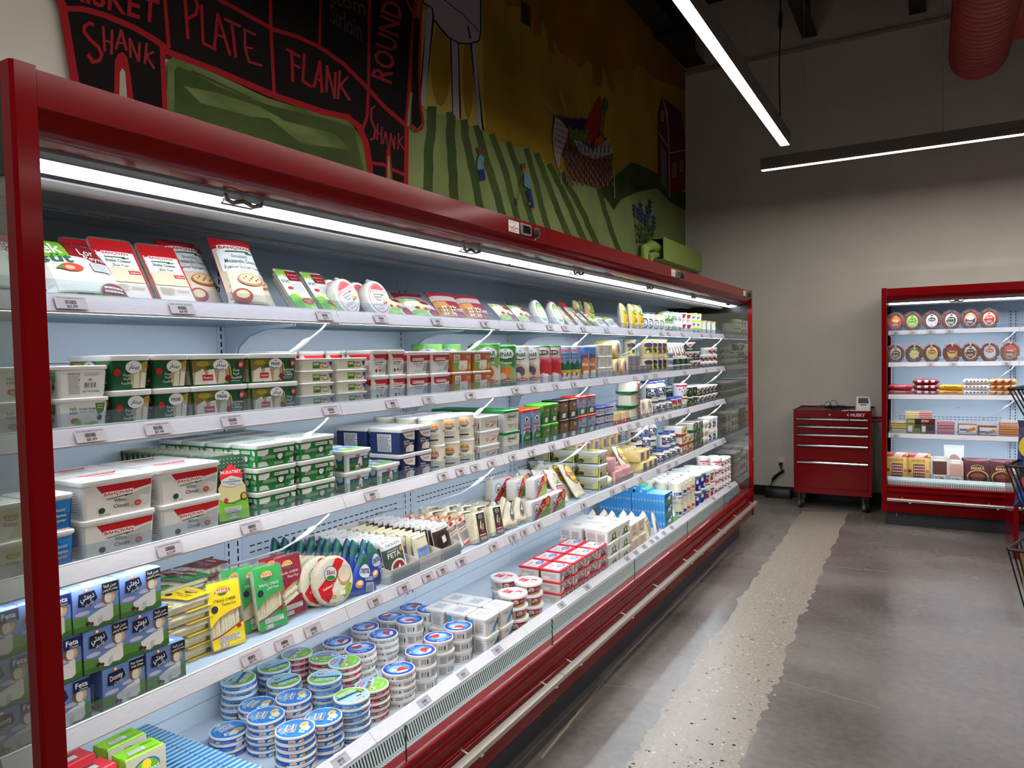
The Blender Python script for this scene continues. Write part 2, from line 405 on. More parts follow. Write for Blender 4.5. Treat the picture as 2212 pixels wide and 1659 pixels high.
def lettering(s, cx, cy, wv, hv, c, f=A_):
    lay[0] += .00005; vs, fs = glyphs(s, 1); b = len(mu.v)
    for x, y in vs: mu.v.append(wp((cx + x * wv[0] + y * hv[0], cy + x * wv[1] + y * hv[1]), f, lay[0]))
    i = mu.mi(c)
    for q in fs: mu.f.append(tuple(b + k for k in q)); mu.m.append(i)
TOP = 4.6
def up(f, x): q = on_x(*f((x, 0)), XW); return q
poly([(-60, -20), (-60, 1500), (1776, 1750), (1776, 440), (1400, -20), (1400, -20)], YEL)
poly([(620, -30), (700, 60), (830, 130), (840, 200), (885, 215), (890, 120), (920, 200), (930, 320), (960, 340), (965, 240), (1000, 330), (1100, 380), (1105, 410), (1130, 415), (1170, 370), (1200, 400), (1205, 520), (1258, 540), (1262, 410), (1290, 470), (1310, 560), (1340, 480), (1370, 430), (1450, 440), (1510, 400), (1550, 460), (1620, 500), (1776, 560), (1776, 440), (1420, -30)], ORA)
for x, y, w, h in ((840, 190, 40, 35), (930, 300, 35, 40), (1100, 375, 40, 30), (1210, 440, 45, 60), (1310, 520, 35, 60), (1180, 560, 14, 120), (1080, 600, 14, 120)):
    poly([(x, y), (x + w, y + h * .4), (x + w, y + h), (x, y + h * .7)], ORA)
for a, b in (((880, 600), (990, 720)), ((1000, 560), (1040, 700)), ((1110, 500), (1120, 690)), ((1190, 540), (1180, 660)), ((1290, 640), (1300, 800))): stroke([a, b], 16, mat('mural_pale_gold', '#84712d', .6))
TW = mat('mural_halo', '#94853e', .6)
poly([(150, 60), (560, 60), (545, 780), (500, 800), (130, 660)], TW); ell(262, 400, 62, 260, YEL); ell(432, 470, 34, 270, YEL); poly([(520, 40), (760, 40), (700, 560), (620, 860), (545, 800), (528, 640)], YEL)
hill = [(-60, 620), (130, 650), (175, 690), (205, 660), (235, 700), (300, 712), (325, 700), (360, 745), (400, 745), (440, 785), (480, 770), (520, 810), (575, 825), (610, 880), (680, 880), (710, 905), (790, 915), (830, 955), (870, 948), (900, 1005), (940, 1015), (985, 1062), (1030, 1068), (1070, 1115), (1120, 1110), (1180, 1150), (1250, 1165), (1340, 1090), (1440, 1000), (1500, 1020), (1560, 1050), (1600, 1072), (1640, 1110), (1776, 1190), (1776, 1760), (-60, 1500)]
poly(hill, GRL)
def wavy(pts, w, c, seed):
    r = random.Random(seed); q = resamp(pts, 14); stroke([(x + r.uniform(-3, 3), y) for x, y in q], w, c)
for k, (pts, w) in enumerate((([(205, 672), (205, 800), (185, 950), (185, 1240)], 58), ([(325, 705), (322, 850), (335, 1000), (345, 1290)], 56), ([(403, 750), (425, 900), (470, 1100), (520, 1350)], 46),
        ([(488, 785), (530, 950), (590, 1130), (660, 1400)], 46), ([(580, 835), (650, 1020), (690, 1180), (760, 1430)], 38), ([(680, 885), (745, 1080), (780, 1230), (860, 1460)], 36),
        ([(790, 925), (850, 1120), (890, 1300), (950, 1500)], 34), ([(858, 955), (930, 1150), (1000, 1330), (1090, 1540)], 36), ([(935, 1022), (1040, 1230), (1110, 1400), (1200, 1600)], 36),
        ([(1010, 1075), (1130, 1290), (1200, 1450), (1290, 1640)], 34), ([(1240, 1170), (1290, 1350), (1340, 1490), (1410, 1650)], 30))): wavy(pts, w, GRD, k)
HD = noisy(mat('mural_deep_green', '#2a361a', .6), 3, '#222d15', '#334220')
poly([(1230, 1175), (1340, 1092), (1440, 1002), (1500, 1022), (1560, 1052), (1612, 1076), (1640, 1160), (1500, 1180), (1380, 1230), (1330, 1300), (1300, 1250)], HD)
poly([(1560, 1120), (1776, 1190), (1776, 1300), (1680, 1250)], HD)
# water tower
for pts in ([(180, 48), (230, 52), (160, 668), (122, 650)], [(316, 188), (345, 172), (372, 200), (388, 738), (335, 705)], [(440, 240), (470, 262), (530, 812), (496, 772)]):
    poly(pts, LN); cx = sum(p[0] for p in pts) / len(pts); poly([(cx + (x - cx) * .72, y) for x, y in pts], GRY)
poly([(140, -20), (150, 20), (205, 50), (212, 120), (305, 235), (375, 272), (440, 276), (500, 258), (514, 205), (512, -20)], LN)
poly([(152, -20), (160, 15), (214, 50), (222, 118), (312, 228), (378, 264), (440, 266), (494, 250), (504, 202), (504, -20)], GRY)
stroke([(270, -10), (400, 90), (502, 200)], 5, LN); stroke([(430, 165), (445, 240)], 10, LN); stroke([(495, 10), (490, 150), (470, 160)], 7, mat('mural_light_grey', '#7d777e', .6))
# wall opening above the fields
poly([(757, 2), (818, 35), (823, 178), (755, 138)], mat('mural_brown_edge', '#5a4214', .6)); poly([(761, 6), (812, 38), (815, 168), (761, 132)], M_BLKM)
# barn
BR = mat('mural_barn_red', '#5d1417', .6); BR2 = mat('mural_barn_roof', '#4f1f1c', .6); WH = mat('mural_white_line', '#938d86', .6); GG = mat('mural_pane_grey', '#56565b', .6)
poly([(1632, 600), (1605, 690), (1604, 1065), (1675, 1228), (1680, 945), (1660, 760)], BR); poly([(1632, 600), (1748, 690), (1772, 850), (1774, 926), (1680, 942), (1660, 700)], BR2); poly([(1680, 945), (1774, 930), (1774, 1165), (1675, 1226)], BR)
stroke([(1632, 602), (1608, 692), (1606, 1060)], 5, LN); stroke([(1634, 604), (1662, 700), (1674, 940), (1676, 1220)], 5, WH); stroke([(1676, 945), (1774, 928)], 7, WH); stroke([(1606, 820), (1672, 912)], 5, WH)
poly([(1620, 880), (1658, 950), (1658, 1180), (1625, 1115)], GG); ell(1632, 718, 11, 34, WH); ell(1632, 718, 8, 28, GG)
for a, b, c, d in ((1697, 1005, 1717, 1098), (1742, 990, 1757, 1062)): poly([(a, b + 8), (c, b), (c, d - 8), (a, d)], GG); stroke([(a, b + 8), (c, b), (c, d - 8), (a, d), (a, b + 8)], 3, WH)
# basket of fruit
BK = noisy(mat('mural_basket_brown', '#513323', .65), 14, '#3a2219', '#664735', (1, 3, 1)); CL = mat('mural_cloth', '#888382', .6)
poly([(955, 715), (975, 708), (1060, 730), (1150, 740), (1250, 800), (1326, 950), (1305, 1128), (1240, 1172), (1130, 1130), (1060, 1112), (1015, 960)], BK)
for cx in range(1000, 1170, 22):
    for cy in (742, 765, 788): ell(cx, cy + (cx % 4) * 3, 13, 13, mat('mural_grape_blue', '#201f3c', .5), n=8)
poly([(1240, 595), (1254, 700), (1240, 830), (1190, 900), (1145, 870), (1142, 800), (1180, 715)], RDM); stroke([(1242, 597), (1256, 700), (1240, 835)], 9, mat('mural_rind', '#2c4522', .6))
for k in range(14): ell(1185 + (k * 37) % 60, 700 + (k * 53) % 150, 2.5, 4, LN, n=6)
for k in range(46): ell(1060 + (k * 31) % 115, 790 + (k * 47) % 110 + (k % 5) * 3, 11, 11, mat('mural_grape_green', '#526738', .5) if k % 2 else mat('mural_grape_green_dark', '#3f552a', .5), n=8)
poly([(1195, 915), (1215, 860), (1245, 835), (1265, 850), (1255, 890), (1225, 925)], mat('mural_carrot', '#8e4716', .6)); stroke([(1262, 820), (1278, 690)], 8, mat('mural_stalk', '#7d662c', .6)); ell(1278, 650, 17, 40, mat('mural_leaf', '#365a27', .6)); ell(1268, 672, 12, 20, mat('mural_leaf', '#365a27', .6))
poly([(962, 722), (1000, 745), (1045, 800), (1040, 850), (1010, 930), (985, 1050), (960, 960), (948, 850)], CL); poly([(1075, 862), (1130, 880), (1200, 930), (1260, 880), (1300, 850), (1325, 948), (1210, 985), (1120, 950)], CL)
for k in range(26):
    x = 958 + (k * 17) % 72; y = 752 + k * 8.5; stroke([(x, y), (x + 10, y + 4)], 4, LN)
for k in range(9): stroke([(1085 + k * 26, 880 + k * 3), (1105 + k * 24, 945)], 3, LN); stroke([(1110 + k * 24, 885), (1092 + k * 25, 945)], 3, LN)
for y in range(960, 1130, 24):
    for x in range(1030, 1310, 30): stroke([(x + (y // 24 % 2) * 14, y), (x + (y // 24 % 2) * 14 + 3, y + 20)], 9, mat('mural_weave', '#715441', .6) if (x + y) % 3 else mat('mural_weave_dark', '#331d14', .6))
stroke([(995, 1050), (998, 1140)], 4, CL); stroke([(1325, 1050), (1330, 1225)], 5, CL)
# field workers, flowers
JN = mat('mural_denim', '#1f2a5a', .6); SH = mat('mural_shirt', '#527888', .6); SK = mat('mural_skin', '#7a5842', .6); HT = mat('mural_hat', '#5a3c26', .6)
poly([(497, 950), (520, 975), (515, 1045), (495, 1062), (476, 1045), (478, 990)], SH); poly([(490, 1050), (520, 1046), (530, 1110), (510, 1122), (492, 1115)], JN); stroke([(505, 1000), (520, 1050)], 7, SK); ell(497, 940, 14, 16, SK); poly([(475, 915), (500, 910), (520, 970), (505, 962), (480, 945)], HT)
stroke([(775, 1082), (742, 1165), (722, 1262)], 5, HT); poly([(718, 1225), (732, 1225), (730, 1270), (722, 1272)], GG)
poly([(768, 1070), (790, 1075), (806, 1110), (806, 1172), (768, 1148)], SH); poly([(782, 1170), (808, 1168), (832, 1285), (815, 1288)], JN); ell(768, 1052, 12, 16, SK); poly([(748, 1014), (775, 1010), (778, 1040), (752, 1042)], HT); ell(820, 1295, 14, 7, SK); ell(800, 1262, 9, 7, SK)
BB = mat('mural_flower_blue', '#253b66', .6)
for k, (x, y) in enumerate(((1455, 1300), (1480, 1320), (1493, 1290), (1502, 1340), (1525, 1360), (1535, 1310), (1549, 1270), (1574, 1370))):
    stroke([(x, y + 30), (x + (1510 - x) * .3, 1500)], 4, GRD)
    for j in range(6): ell(x + (j % 2) * 8 - 4, y - 30 + j * 13, 7, 9, BB, n=8)
for k in range(22): ell(1468 + (k * 29) % 105, 1400 + (k * 41) % 120, 8, 12, GRD, n=8)
# the butcher's diagram
poly([(20, -20), (60, 20), (95, 200), (130, 480), (180, 700), (690, 700), (690, 300), (1345, 570), (1640, 670), (1830, 710), (1905, 900), (1915, 1200), (2138, 1200), (2150, 560), (2185, 100), (2200, -20)], BLK, A_)
poly([(695, 700), (708, 370), (740, 345), (1000, 450), (1300, 590), (1640, 690), (1790, 725), (1870, 830), (1905, 1060), (1500, 1000)], GRM, A_)
poly([(745, 700), (745, 430), (765, 402), (860, 440), (1000, 520), (1300, 630), (1700, 725), (1820, 770), (1880, 1040), (1500, 980)], GRD, A_)
poly([(800, 520), (1000, 560), (1250, 640), (1400, 720), (1200, 700), (900, 620)], GRM, A_); poly([(1300, 700), (1700, 800), (1800, 900), (1500, 860)], GRM, A_); stroke([(850, 430), (1000, 500), (1200, 590)], 14, GRD, A_)
for pts, w in (([(45, -20), (75, 40), (110, 250), (150, 490), (170, 560)], 50), ([(85, 62), (200, 62), (330, 100), (500, 170), (620, 240), (705, 300)], 34), ([(686, -20), (712, 290)], 22), ([(672, 290), (690, 680)], 30),
        ([(700, 315), (1000, 430), (1340, 575), (1640, 675), (1780, 705), (1850, 760), (1892, 860), (1915, 1010), (1920, 1100)], 36), ([(985, -10), (1320, 172)], 24), ([(1318, -20), (1322, 180), (1342, 575)], 20),
        ([(1326, 180), (1480, 225), (1620, 290), (1760, 390), (1900, 530), (2000, 640), (2125, 750)], 24), ([(1620, -20), (1612, 290)], 14), ([(1912, -20), (1906, 530), (1898, 700), (1868, 780)], 18), ([(1915, 975), (1990, 985), (2060, 1020), (2130, 1050)], 18),
        ([(2195, -20), (2182, 100), (2150, 560), (2135, 750), (2130, 1180)], 26)): stroke(pts, w, RDM, A_)
stroke([(20, -20), (60, 60), (100, 115)], 14, RDM); stroke([(130, -20), (120, 110), (110, 420), (118, 640), (138, 760), (128, 800), (95, 815), (68, 780)], 14, RDM); poly([(76, 120), (116, 120), (104, 430), (112, 640), (130, 765), (100, 800), (72, 770), (64, 560)], BLK)
stroke([(62, 580), (45, 780)], 16, GRL)
poly([(384, 620), (388, 375), (405, 330), (435, 318), (462, 350), (480, 440), (505, 640)], RDM, A_); poly([(415, 620), (418, 440), (432, 415), (450, 435), (465, 640)], CRM, A_)
poly([(2008, 1100), (2014, 900), (2025, 868), (2035, 890), (2055, 1110)], RDM, A_); poly([(2020, 1100), (2022, 940), (2030, 935), (2042, 1110)], GRL, A_)
for st in (([(258, 155), (235, 148), (208, 165), (205, 200), (240, 245), (290, 290), (310, 335), (295, 370), (258, 378), (228, 335)], 22),
        ([(318, 170), (328, 312)], 17), ([(372, 190), (368, 330)], 17), ([(326, 250), (372, 262)], 14), ([(395, 300), (425, 190), (458, 306)], 17), ([(405, 262), (450, 268)], 12), ([(482, 350), (476, 240), (530, 372), (536, 265)], 16), ([(578, 268), (566, 386)], 16), ([(618, 318), (575, 340), (622, 416)], 15),
        ([(805, -20), (825, 235)], 22), ([(800, -20), (868, -5), (884, 50), (870, 95), (820, 122)], 20), ([(905, 40), (915, 265), (990, 302)], 18), ([(982, 300), (1002, 92), (1076, 335)], 18), ([(992, 215), (1050, 232)], 14), ([(1045, 122), (1138, 165)], 16), ([(1086, 145), (1110, 348)], 18), ([(1158, 182), (1228, 215)], 14), ([(1165, 190), (1164, 290), (1190, 376), (1264, 398)], 16), ([(1165, 288), (1212, 296)], 12),
        ([(1445, 312), (1450, 490)], 20), ([(1414, 300), (1495, 346)], 18), ([(1455, 392), (1494, 410)], 15), ([(1520, 330), (1510, 490), (1562, 522)], 18), ([(1578, 525), (1612, 372), (1626, 555)], 18), ([(1592, 478), (1622, 490)], 13), ([(1652, 552), (1656, 400), (1702, 592), (1706, 440)], 16), ([(1732, 430), (1722, 594)], 17), ([(1780, 465), (1735, 515), (1790, 602)], 16),
        ([(1942, 640), (1920, 655), (1920, 720), (1946, 780), (1938, 830), (1916, 838)], 13), ([(1958, 745), (1956, 840)], 9), ([(1984, 765), (1980, 862)], 9), ([(1958, 798), (1980, 808)], 8), ([(1990, 864), (2006, 790), (2020, 874)], 9), ([(2032, 882), (2036, 800), (2058, 892), (2062, 820)], 9), ([(2084, 800), (2080, 892)], 9), ([(2112, 822), (2086, 848), (2116, 896)], 9)): stroke(st[0], st[1], RDM if st[1] > 17 else mat('mural_letter_red', '#7c262a', .55), A_)
lettering('BRISKET', 330, -10, (640, 190), (10, -150), RDM); lettering('ROUND', 2015, 250, (70, -470), (-125, -50), mat('mural_letter_red', '#7c262a', .55))
DG = mat('mural_faint_letter', '#453332', .6); lettering('Sirloin', 1768, 140, (190, 120), (-5, -120), DG); lettering('Bottom', 1720, -5, (330, 120), (-5, -90), DG)
mu.obj('mural', wall_left)

# ------------------------------------------------------------------ pendant lamps
M_HOUS = mat('lamp_housing', '#6e665f', .5)
def pendant(L, loc, rz, label, wires, cord=None):
    r = empty('pendant_light', loc, rz); m = MB()
    m.box((0, -.035, .004), (L, .035, .1), M_HOUS); m.box((0, -.035, 0), (L, -.0315, .004), M_HOUS); m.box((0, .0315, 0), (L, .035, .004), M_HOUS)
    for k in range(5): z = .018 + k * .017; m.box((0, -.0385, z), (L, -.035, z + .009), M_HOUS); m.box((0, .035, z), (L, .0385, z + .009), M_HOUS)
    m.obj('housing', r)
    d = MB(); d.box((.004, -.031, .0005), (L - .004, .031, .004), M_LAMP); d.obj('diffuser', r)
    for x in wires:
        w = MB(); w.tube([(x, 0, .1), (x, 0, ZC - loc[2])], .0022, M_STEEL, 5); w.tube([(x, 0, .1), (x, 0, .125)], .006, M_STEEL, 6); w.obj('suspension_wire', r)
    if cord:
        w = MB(); zt = ZC - loc[2]; w.tube([(cord, 0, .1), (cord, .01, .16), (cord - .02, .012, .5), (cord - .015, 0, .9), (cord, 0, zt)], .005, M_BLACK, 6)
        w.tube([(cord - .015, .003, .8), (cord - .015, .003, .84), (cord - .013, 0, .92), (cord - .012, 0, .95)], [.005, .014, .014, .005], M_BLACK, 8); w.obj('power_cord', r)
    tag(r, label, 'lamp', 'suspended linear lamps'); return r
pendant(8.9, (-.952, -3.0, 3.1), PI / 2, 'linear pendant lamp running along the aisle toward the back wall', (1., 3.2, 5.1, 6.2, 7.6, 8.3), 8.75)
pendant(6.2, (-1.262, 6.6, 3.1), 0, 'linear pendant lamp hanging parallel to the back wall', (.35, 1.35, 3, 5))
pendant(8.9, (1.35, -3.0, 3.1), PI / 2, 'unseen linear pendant lamp added over the next aisle for fill light', (1, 4, 7, 8))  # out of view, added as wide fill for the aisle
pendant(8.9, (3.6, -3.0, 3.1), PI / 2, 'unseen linear pendant lamp added two aisles from the dairy fridges for fill light', (1, 4, 7, 8))  # second unseen lamp, added for the same wide fill
pendant(8.9, (5.8, -3.0, 3.1), PI / 2, 'unseen linear pendant lamp added furthest from the dairy fridges for front light', (1, 4, 7, 8))  # unseen too, added so the shelf rails get light from the front

# ------------------------------------------------------------------ duct, pipe chase
m = MB(); DR = .225
dp = [(DR, 0.), (DR, .006), (DR + .004, .008), (DR + .004, .014), (DR, .016)]
prof = [(DR, 0.)]
for k in range(46): z = .04 + k * .085; prof += [(DR, z), (DR + .004, z + .005), (DR, z + .010)]
m.lathe(prof + [(DR, 4.0)], mat('red_duct_paint', '#8e2a2a', .38), 40)
dx = on_y(2068, 150, 7.7); dx2 = on_y(2160, 150, 7.7)
t = empty('air_duct', ((dx.x + dx2.x) / 2, 7.7, on_y(2113, 172, 7.7).z + DR)); b = m.obj('duct_tube', t, 40); b.rotation_euler = (PI / 2, 0, 0)
m = MB(); m.box((.12, -1.3, -.10), (.30, -.45, .05), mat('red_duct_paint')); m.box((.305, -1.27, -.08), (.31, -.48, .03), M_DARK); m.obj('side_vent', t)
m = MB(); m.tube([(0, -1.9, DR), (0, -1.9, 1.1)], .004, M_STEEL); m.obj('hanger_rod', t)
tag(t, 'red spiral air duct hanging below the dark roof', 'duct')
GP = mat('green_pipe_paint', '#8aa04c', .5)
t = empty('pipe_chase', (XW, on_x(1434, 517, -2.18).y, 2.43)); Lc = YW - t.location.y - .002; m = MB()
for a, b in (((.002, 0, 0), (.16, Lc, .008)), ((.002, 0, .202), (.16, Lc, .21)), ((.152, 0, .008), (.16, Lc, .202))): m.box(a, b, GP)
m.obj('chase_cover', t)
m = MB(); m.tube([(.07, .5, .12), (.07, .08, .12), (.07, -.12, .13), (.07, -.26, .08), (.07, -.32, -.06), (.07, -.32, -.36)], .048, GP, 12); m.obj('insulated_pipe', t, 50)
m = MB(); m.tube([(.07, .5, .05), (.07, .02, .05), (.07, -.1, .03), (.07, -.17, -.05), (.07, -.18, -.36)], .038, GP, 12); m.obj('insulated_pipe', t, 50)
tag(t, 'green painted pipe cover in the corner above the dairy fridge', 'pipe')

# ------------------------------------------------------------------ open display fridges
UW, MW = 1.935, .9675
LOW = (1.662, 1.380, 1.092, .745)
SURF = tuple(z + .028 for z in LOW)
ZD = .366
M_HONEY = mat('honeycomb_vent', '#1b1b18', .6); noisy(M_HONEY, 260, '#050505', '#33322c', (1, 1, 1), 0)
M_HAND = mat('grey_plastic_handle', '#6b6560', .4)
M_TAG = mat('ticket_paper', '#a89fa1', .5)
M_SLOT = mat('slot_dark', '#0d1015', .7)
M_CABLE = mat('white_cable', '#e4eaee', .4)
SH_PTS = dict()
def ticket(shelf, u, name, price, deck=False):
    """price ticket clipped in the rail"""
    m = MB(); w, h = .066, .030
    if deck: o = Vector((u - w / 2, .1285, .381)); v = Vector((0, .028, .0225))
    else: o = Vector((u - w / 2, -.0015, .004)); v = Vector((0, .0145, .031))
    v = v.normalized() * h; n = Vector((1, 0, 0)).cross(v).normalized()
    mp = plane_map(o + n * .0012, (w, 0, 0), v)
    art(mb := m, mp, [('r', 0, 0, 1, 1, M_TAG), ('t', name, .5, .84, .86, .11, 'K', 0, 0), ('t', '$' + price, .5, .18, .34, .24, 'K')] , .0003)
    bb = MB()
    rr = random.Random(sum(map(ord, price + name))); x = .32
    while x < .66:
        ww = rr.choice((.012, .02, .028)); m.face([mp(x, .38, .0008), mp(x + ww, .38, .0008), mp(x + ww, .68, .0008), mp(x, .68, .0008)], 'K'); x += ww + rr.choice((.01, .016))
    return m.obj('price_label', shelf)
def make_unit(org, rz, lend, rend, kickend, tickets, label, knob=True, gname='display fridges along the wall'):
    t = empty('display_fridge', org, rz); U = UW
    # outer shell behind and below
    m = MB(); m.box((0, .79, .12), (U, .94, 2.04), M_WHITE); m.box((0, .06, .115), (U, .79, .20), M_WHITE); m.obj('outer_body', t)
    # back panel and its punched uprights
    m = MB(); m.box((0, .745, .20), (U, .789, 1.95), M_BACK)
    def slot(x0, x1, z0, z1): m.face([(x0, .7444, z0), (x1, .7444, z0), (x1, .7444, z1), (x0, .7444, z1)], M_SLOT)
    ups = [0.0, MW, U]
    for x in ups:
        for dx in (-.022, .016):
            if x + dx < 0 or x + dx > U: continue
            z = .46
            while z < 1.86: slot(x + dx, x + dx + .006, z, z + .017); z += .0265
    for k in range(2):
        x0 = k * MW + .07; n = 26; p = (MW - .14) / n
        for zz in (.872, .895):
            for j in range(n): slot(x0 + j * p, x0 + j * p + p * .66, zz, zz + .0045)
        for x in (k * MW + .036, (k + 1) * MW - .036): m.face([(x, .7443, .37), (x + .0015, .7443, .37), (x + .0015, .7443, 1.9), (x, .7443, 1.9)], mat('panel_seam', '#7e93a6', .6))
        m.box((k * MW + .03, .734, 1.555), ((k + 1) * MW - .07, .745, 1.567), M_BACK); m.box((k * MW + .03, .734, 1.23), ((k + 1) * MW - .07, .745, 1.24), M_BACK)
        for x in (.12, .55): m.box((k * MW + x, .741, .98), (k * MW + x + .006, .745, .986), M_SLOT)
    m.box((0, .7435, .427), (U, .745, .4285), mat('panel_seam'))
    m.obj('back_panel', t)
    # bottom deck with its front ticket strip
    m = MB(); m.box((0, .16, .33), (U, .745, ZD), M_BACK); m.obj('deck', t)
    m = MB(); prof = [(.160, .33), (.160, .404), (.156, .404), (.1245, .379), (.1245, .33)]
    for k in range(2): m.extrude_u(prof, k * MW + .001, (k + 1) * MW - .001, M_RAIL)
    m.strip([(.1585, .4075), (.1225, .379)], 0, U, M_GUARD); dr = m.obj('deck_rail', t)
    # air return grille
    m = MB(); L = [(.1240, .374), (.106, .322), (.050, .349)]
    m.strip(L, 0, U, M_WHITE); m.face([(0, .1235, .315), (U, .1235, .315), (U, .05, .315), (0, .05, .315)], M_DARK)
    n = int(U / .0125); p = U / n
    def gs(u, a, b, f0, f1, sh=0):
        (d0, z0), (d1, z1) = a, b
        q0 = (d0 + (d1 - d0) * f0, z0 + (z1 - z0) * f0); q1 = (d0 + (d1 - d0) * f1, z0 + (z1 - z0) * f1); nz = .0006
        m.face([(u, q0[0], q0[1] + nz), (u + p * .5, q0[0], q0[1] + nz), (u + p * .5 + sh, q1[0], q1[1] + nz), (u + sh, q1[0], q1[1] + nz)], M_SLOT)
    for j in range(n): gs(j * p, L[0], L[1], .12, .97); gs(j * p, L[1], L[2], .02, .44); gs(j * p, L[1], L[2], .52, .9)
    m.obj('air_grille', t)
    # red front with grooves, steel bumper rail, plinth
    m = MB(); prof = [(.052, .348), (.052, .353), (.012, .353), (.002, .350), (-.002, .343), (.001, .334), (.006, .331), (.006, .322), (.001, .318), (.0, .300), (.004, .292), (.014, .288), (.016, .258), (.010, .248), (.002, .244),
                      (.002, .125), (.008, .115), (.05, .115), (.05, .12), (.02, .13), (.03, .34)]
    m.extrude_u(prof, .0012, U - .0012, M_RED); m.obj('front_panel', t, 50)
    m = MB(); m.extrude_u([(-.016, .243), (-.036, .240), (-.041, .236), (-.041, .219), (-.034, .219), (-.034, .232), (-.016, .236)], .002, U - .002, M_STEEL); br = m.obj('bumper_rail', t)
    for x in (.12, .75, 1.25, U - .12):
        m = MB(); m.tube([(x, .012, .247), (x, -.017, .239)], .0045, M_STEEL, 8); m.obj('rail_bracket', br)
        m = MB(); m.box((x + .05, -.037, .208), (x + .066, -.030, .220), M_WHITE); m.obj('rail_clip', br)
    m = MB(); ke = U if kickend is None else kickend
    m.box((0 if lend is not True else .0, .045, .002), (ke, .06, .118), M_KICK)
    for k in range(2):
        for zz in (.078, .094):
            for j in range(18):
                x = k * MW + .1 + j * .044
                if x < ke - .05: m.face([(x, .0445, zz), (x + .03, .0445, zz), (x + .03, .0445, zz + .004), (x, .0445, zz + .004)], M_BLKM)
    for x in (.07, ke - .07): m.box((x, .041, .075), (x + .006, .045, .1), M_STEEL)
    m.obj('kick_plate', t)
    for x in (.15, U - .06):
        for d in (.12, .7): m = MB(); m.lathe([(.016, 0), (.016, .006), (.005, .008), (.005, .115)], M_DARK, 10, cx=x, cy=d); m.obj('leg', t)
    # riser glass
    for k in range(2):
        m = MB(); m.box((k * MW + .002, .010, .352), ((k + 1) * MW - .002, .015, .462), M_GLASS); g = m.obj('riser_glass', t)
        m = MB(); m.box(((k + 1) * MW - .0018, .0105, .352), ((k + 1) * MW + .0012, .0145, .461), M_DARK); m.obj('joint_seal', g)
    # canopy
    m = MB(); prof = [(0, 2.06), (0, 1.997), (.004, 1.9945), (.010, 1.978), (.024, 1.962), (.048, 1.953), (.083, 1.9505), (.083, 1.9535), (.05, 1.956), (.026, 1.965), (.014, 1.98), (.010, 2.056), (.36, 2.056), (.36, 2.06)]
    m.extrude_u(prof, .001, U - .001, M_RED)
    m.obj('canopy', t, 40)
    m = MB(); m.strip([(.083, 1.951), (.088, 1.946), (.108, 1.943), (.116, 1.9385)], 0, U, M_GREY); m.extrude_u([(.083, 1.951), (.116, 1.94), (.116, 1.948), (.083, 1.96)], 0, U, M_HAND)
    m.extrude_u([(.183, 1.938), (.238, 1.934), (.238, 1.96), (.183, 1.96)], 0, U, M_HONEY)
    m.obj('air_curtain_vent', t)
    m = MB(); m.extrude_u([(.238, 1.930), (.246, 1.922), (.268, 1.917), (.290, 1.921), (.306, 1.934), (.306, 1.95), (.238, 1.95)], 0, U, mat('silver_trim', '#9d9b98', .4, .2)); m.obj('canopy_trim', t, 40)
    m = MB(); m.face([(0, .30, 1.945), (0, .745, 1.945), (U, .745, 1.945), (U, .30, 1.945)], mat('inner_roof_steel', '#c4c4c2', .33, .75)); m.box((0, .36, 1.95), (U, .79, 2.04), M_WHITE)
    m.box((0, .53, 1.938), (U, .575, 1.945), M_WHITE)
    n = 34; p = U / n
    for j in range(n):
        for d in ((.545,) if j % 11 > 3 else (.54, .555)): m.face([(j * p, d, 1.9375), (j * p, d + .005, 1.9375), (j * p + p * .84, d + .005, 1.9375), (j * p + p * .84, d, 1.9375)], M_SLOT)
    m.obj('inner_roof', t)
    m = MB(); m.extrude_u([(.118, 1.9405), (.125, 1.937), (.150, 1.932), (.178, 1.9285), (.181, 1.931), (.181, 1.945), (.118, 1.947)], .01, U - .02, M_LEDC); m.obj('canopy_light', t)
    for x in (.52, 1.53):
        m = MB(); m.tube([(x - .055, .10, 1.948), (x - .052, .102, 1.932), (x - .03, .105, 1.928), (x, .105, 1.936), (x + .03, .105, 1.928), (x + .052, .102, 1.934), (x + .055, .10, 1.948)], .0055, M_HAND, 8)
        m.tube([(x - .05, .112, 1.934), (x - .045, .13, 1.929), (x + .045, .13, 1.929), (x + .05, .112, 1.934)], .0035, M_HAND, 6); m.obj('blind_handle', t, 50)
    # controller, switch, maker's plate
    if knob:
        x = U - .12; m = MB()
        art(m, plane_map((x - .195, -.001, 2.005), (.078, 0, 0), (0, 0, .042)), [('r', 0, 0, 1, 1, mat('plate_white', '#e8e2da', .4)), ('l', .08, .72, .92, .95, 2, 'A'), ('t', 'Global', .24, .42, .32, .22, 'R'), ('e', .51, .42, .1, .2, 'R'), ('e', .51, .42, .06, .12, 'W'), ('t', 'Furniture', .78, .42, .34, .22, 'R'), ('l', .1, .06, .9, .22, 1, 'A')]); m.obj('maker_plate', t)
        m = MB(); m.loft([rrect(.040, .0225, .005, 0), rrect(.037, .02, .005, .006)], mat('display_bezel', '#6a6a68', .4)); m.loft([rrect(.029, .014, .002, .0055), rrect(.029, .014, .002, .0068)], mat('display_window', '#0a0808', .1))
        q = m.obj('temperature_display', t, 40); q.location = (x - .065, -.0005, 2.027); q.rotation_euler = (PI / 2, 0, 0)
        m = MB(); m.loft([rrect(.013, .021, .005, 0), rrect(.012, .020, .005, .01), rrect(.006, .015, .004, .018)], M_BLACK); m.box((-.006, -.012, .016), (.006, .008, .020), mat('rocker_green', '#0f3a28', .2)); q = m.obj('power_switch', t, 40)
        q.location = (x + .012, -.0005, 2.024); q.rotation_euler = (PI / 2, 0, 0)
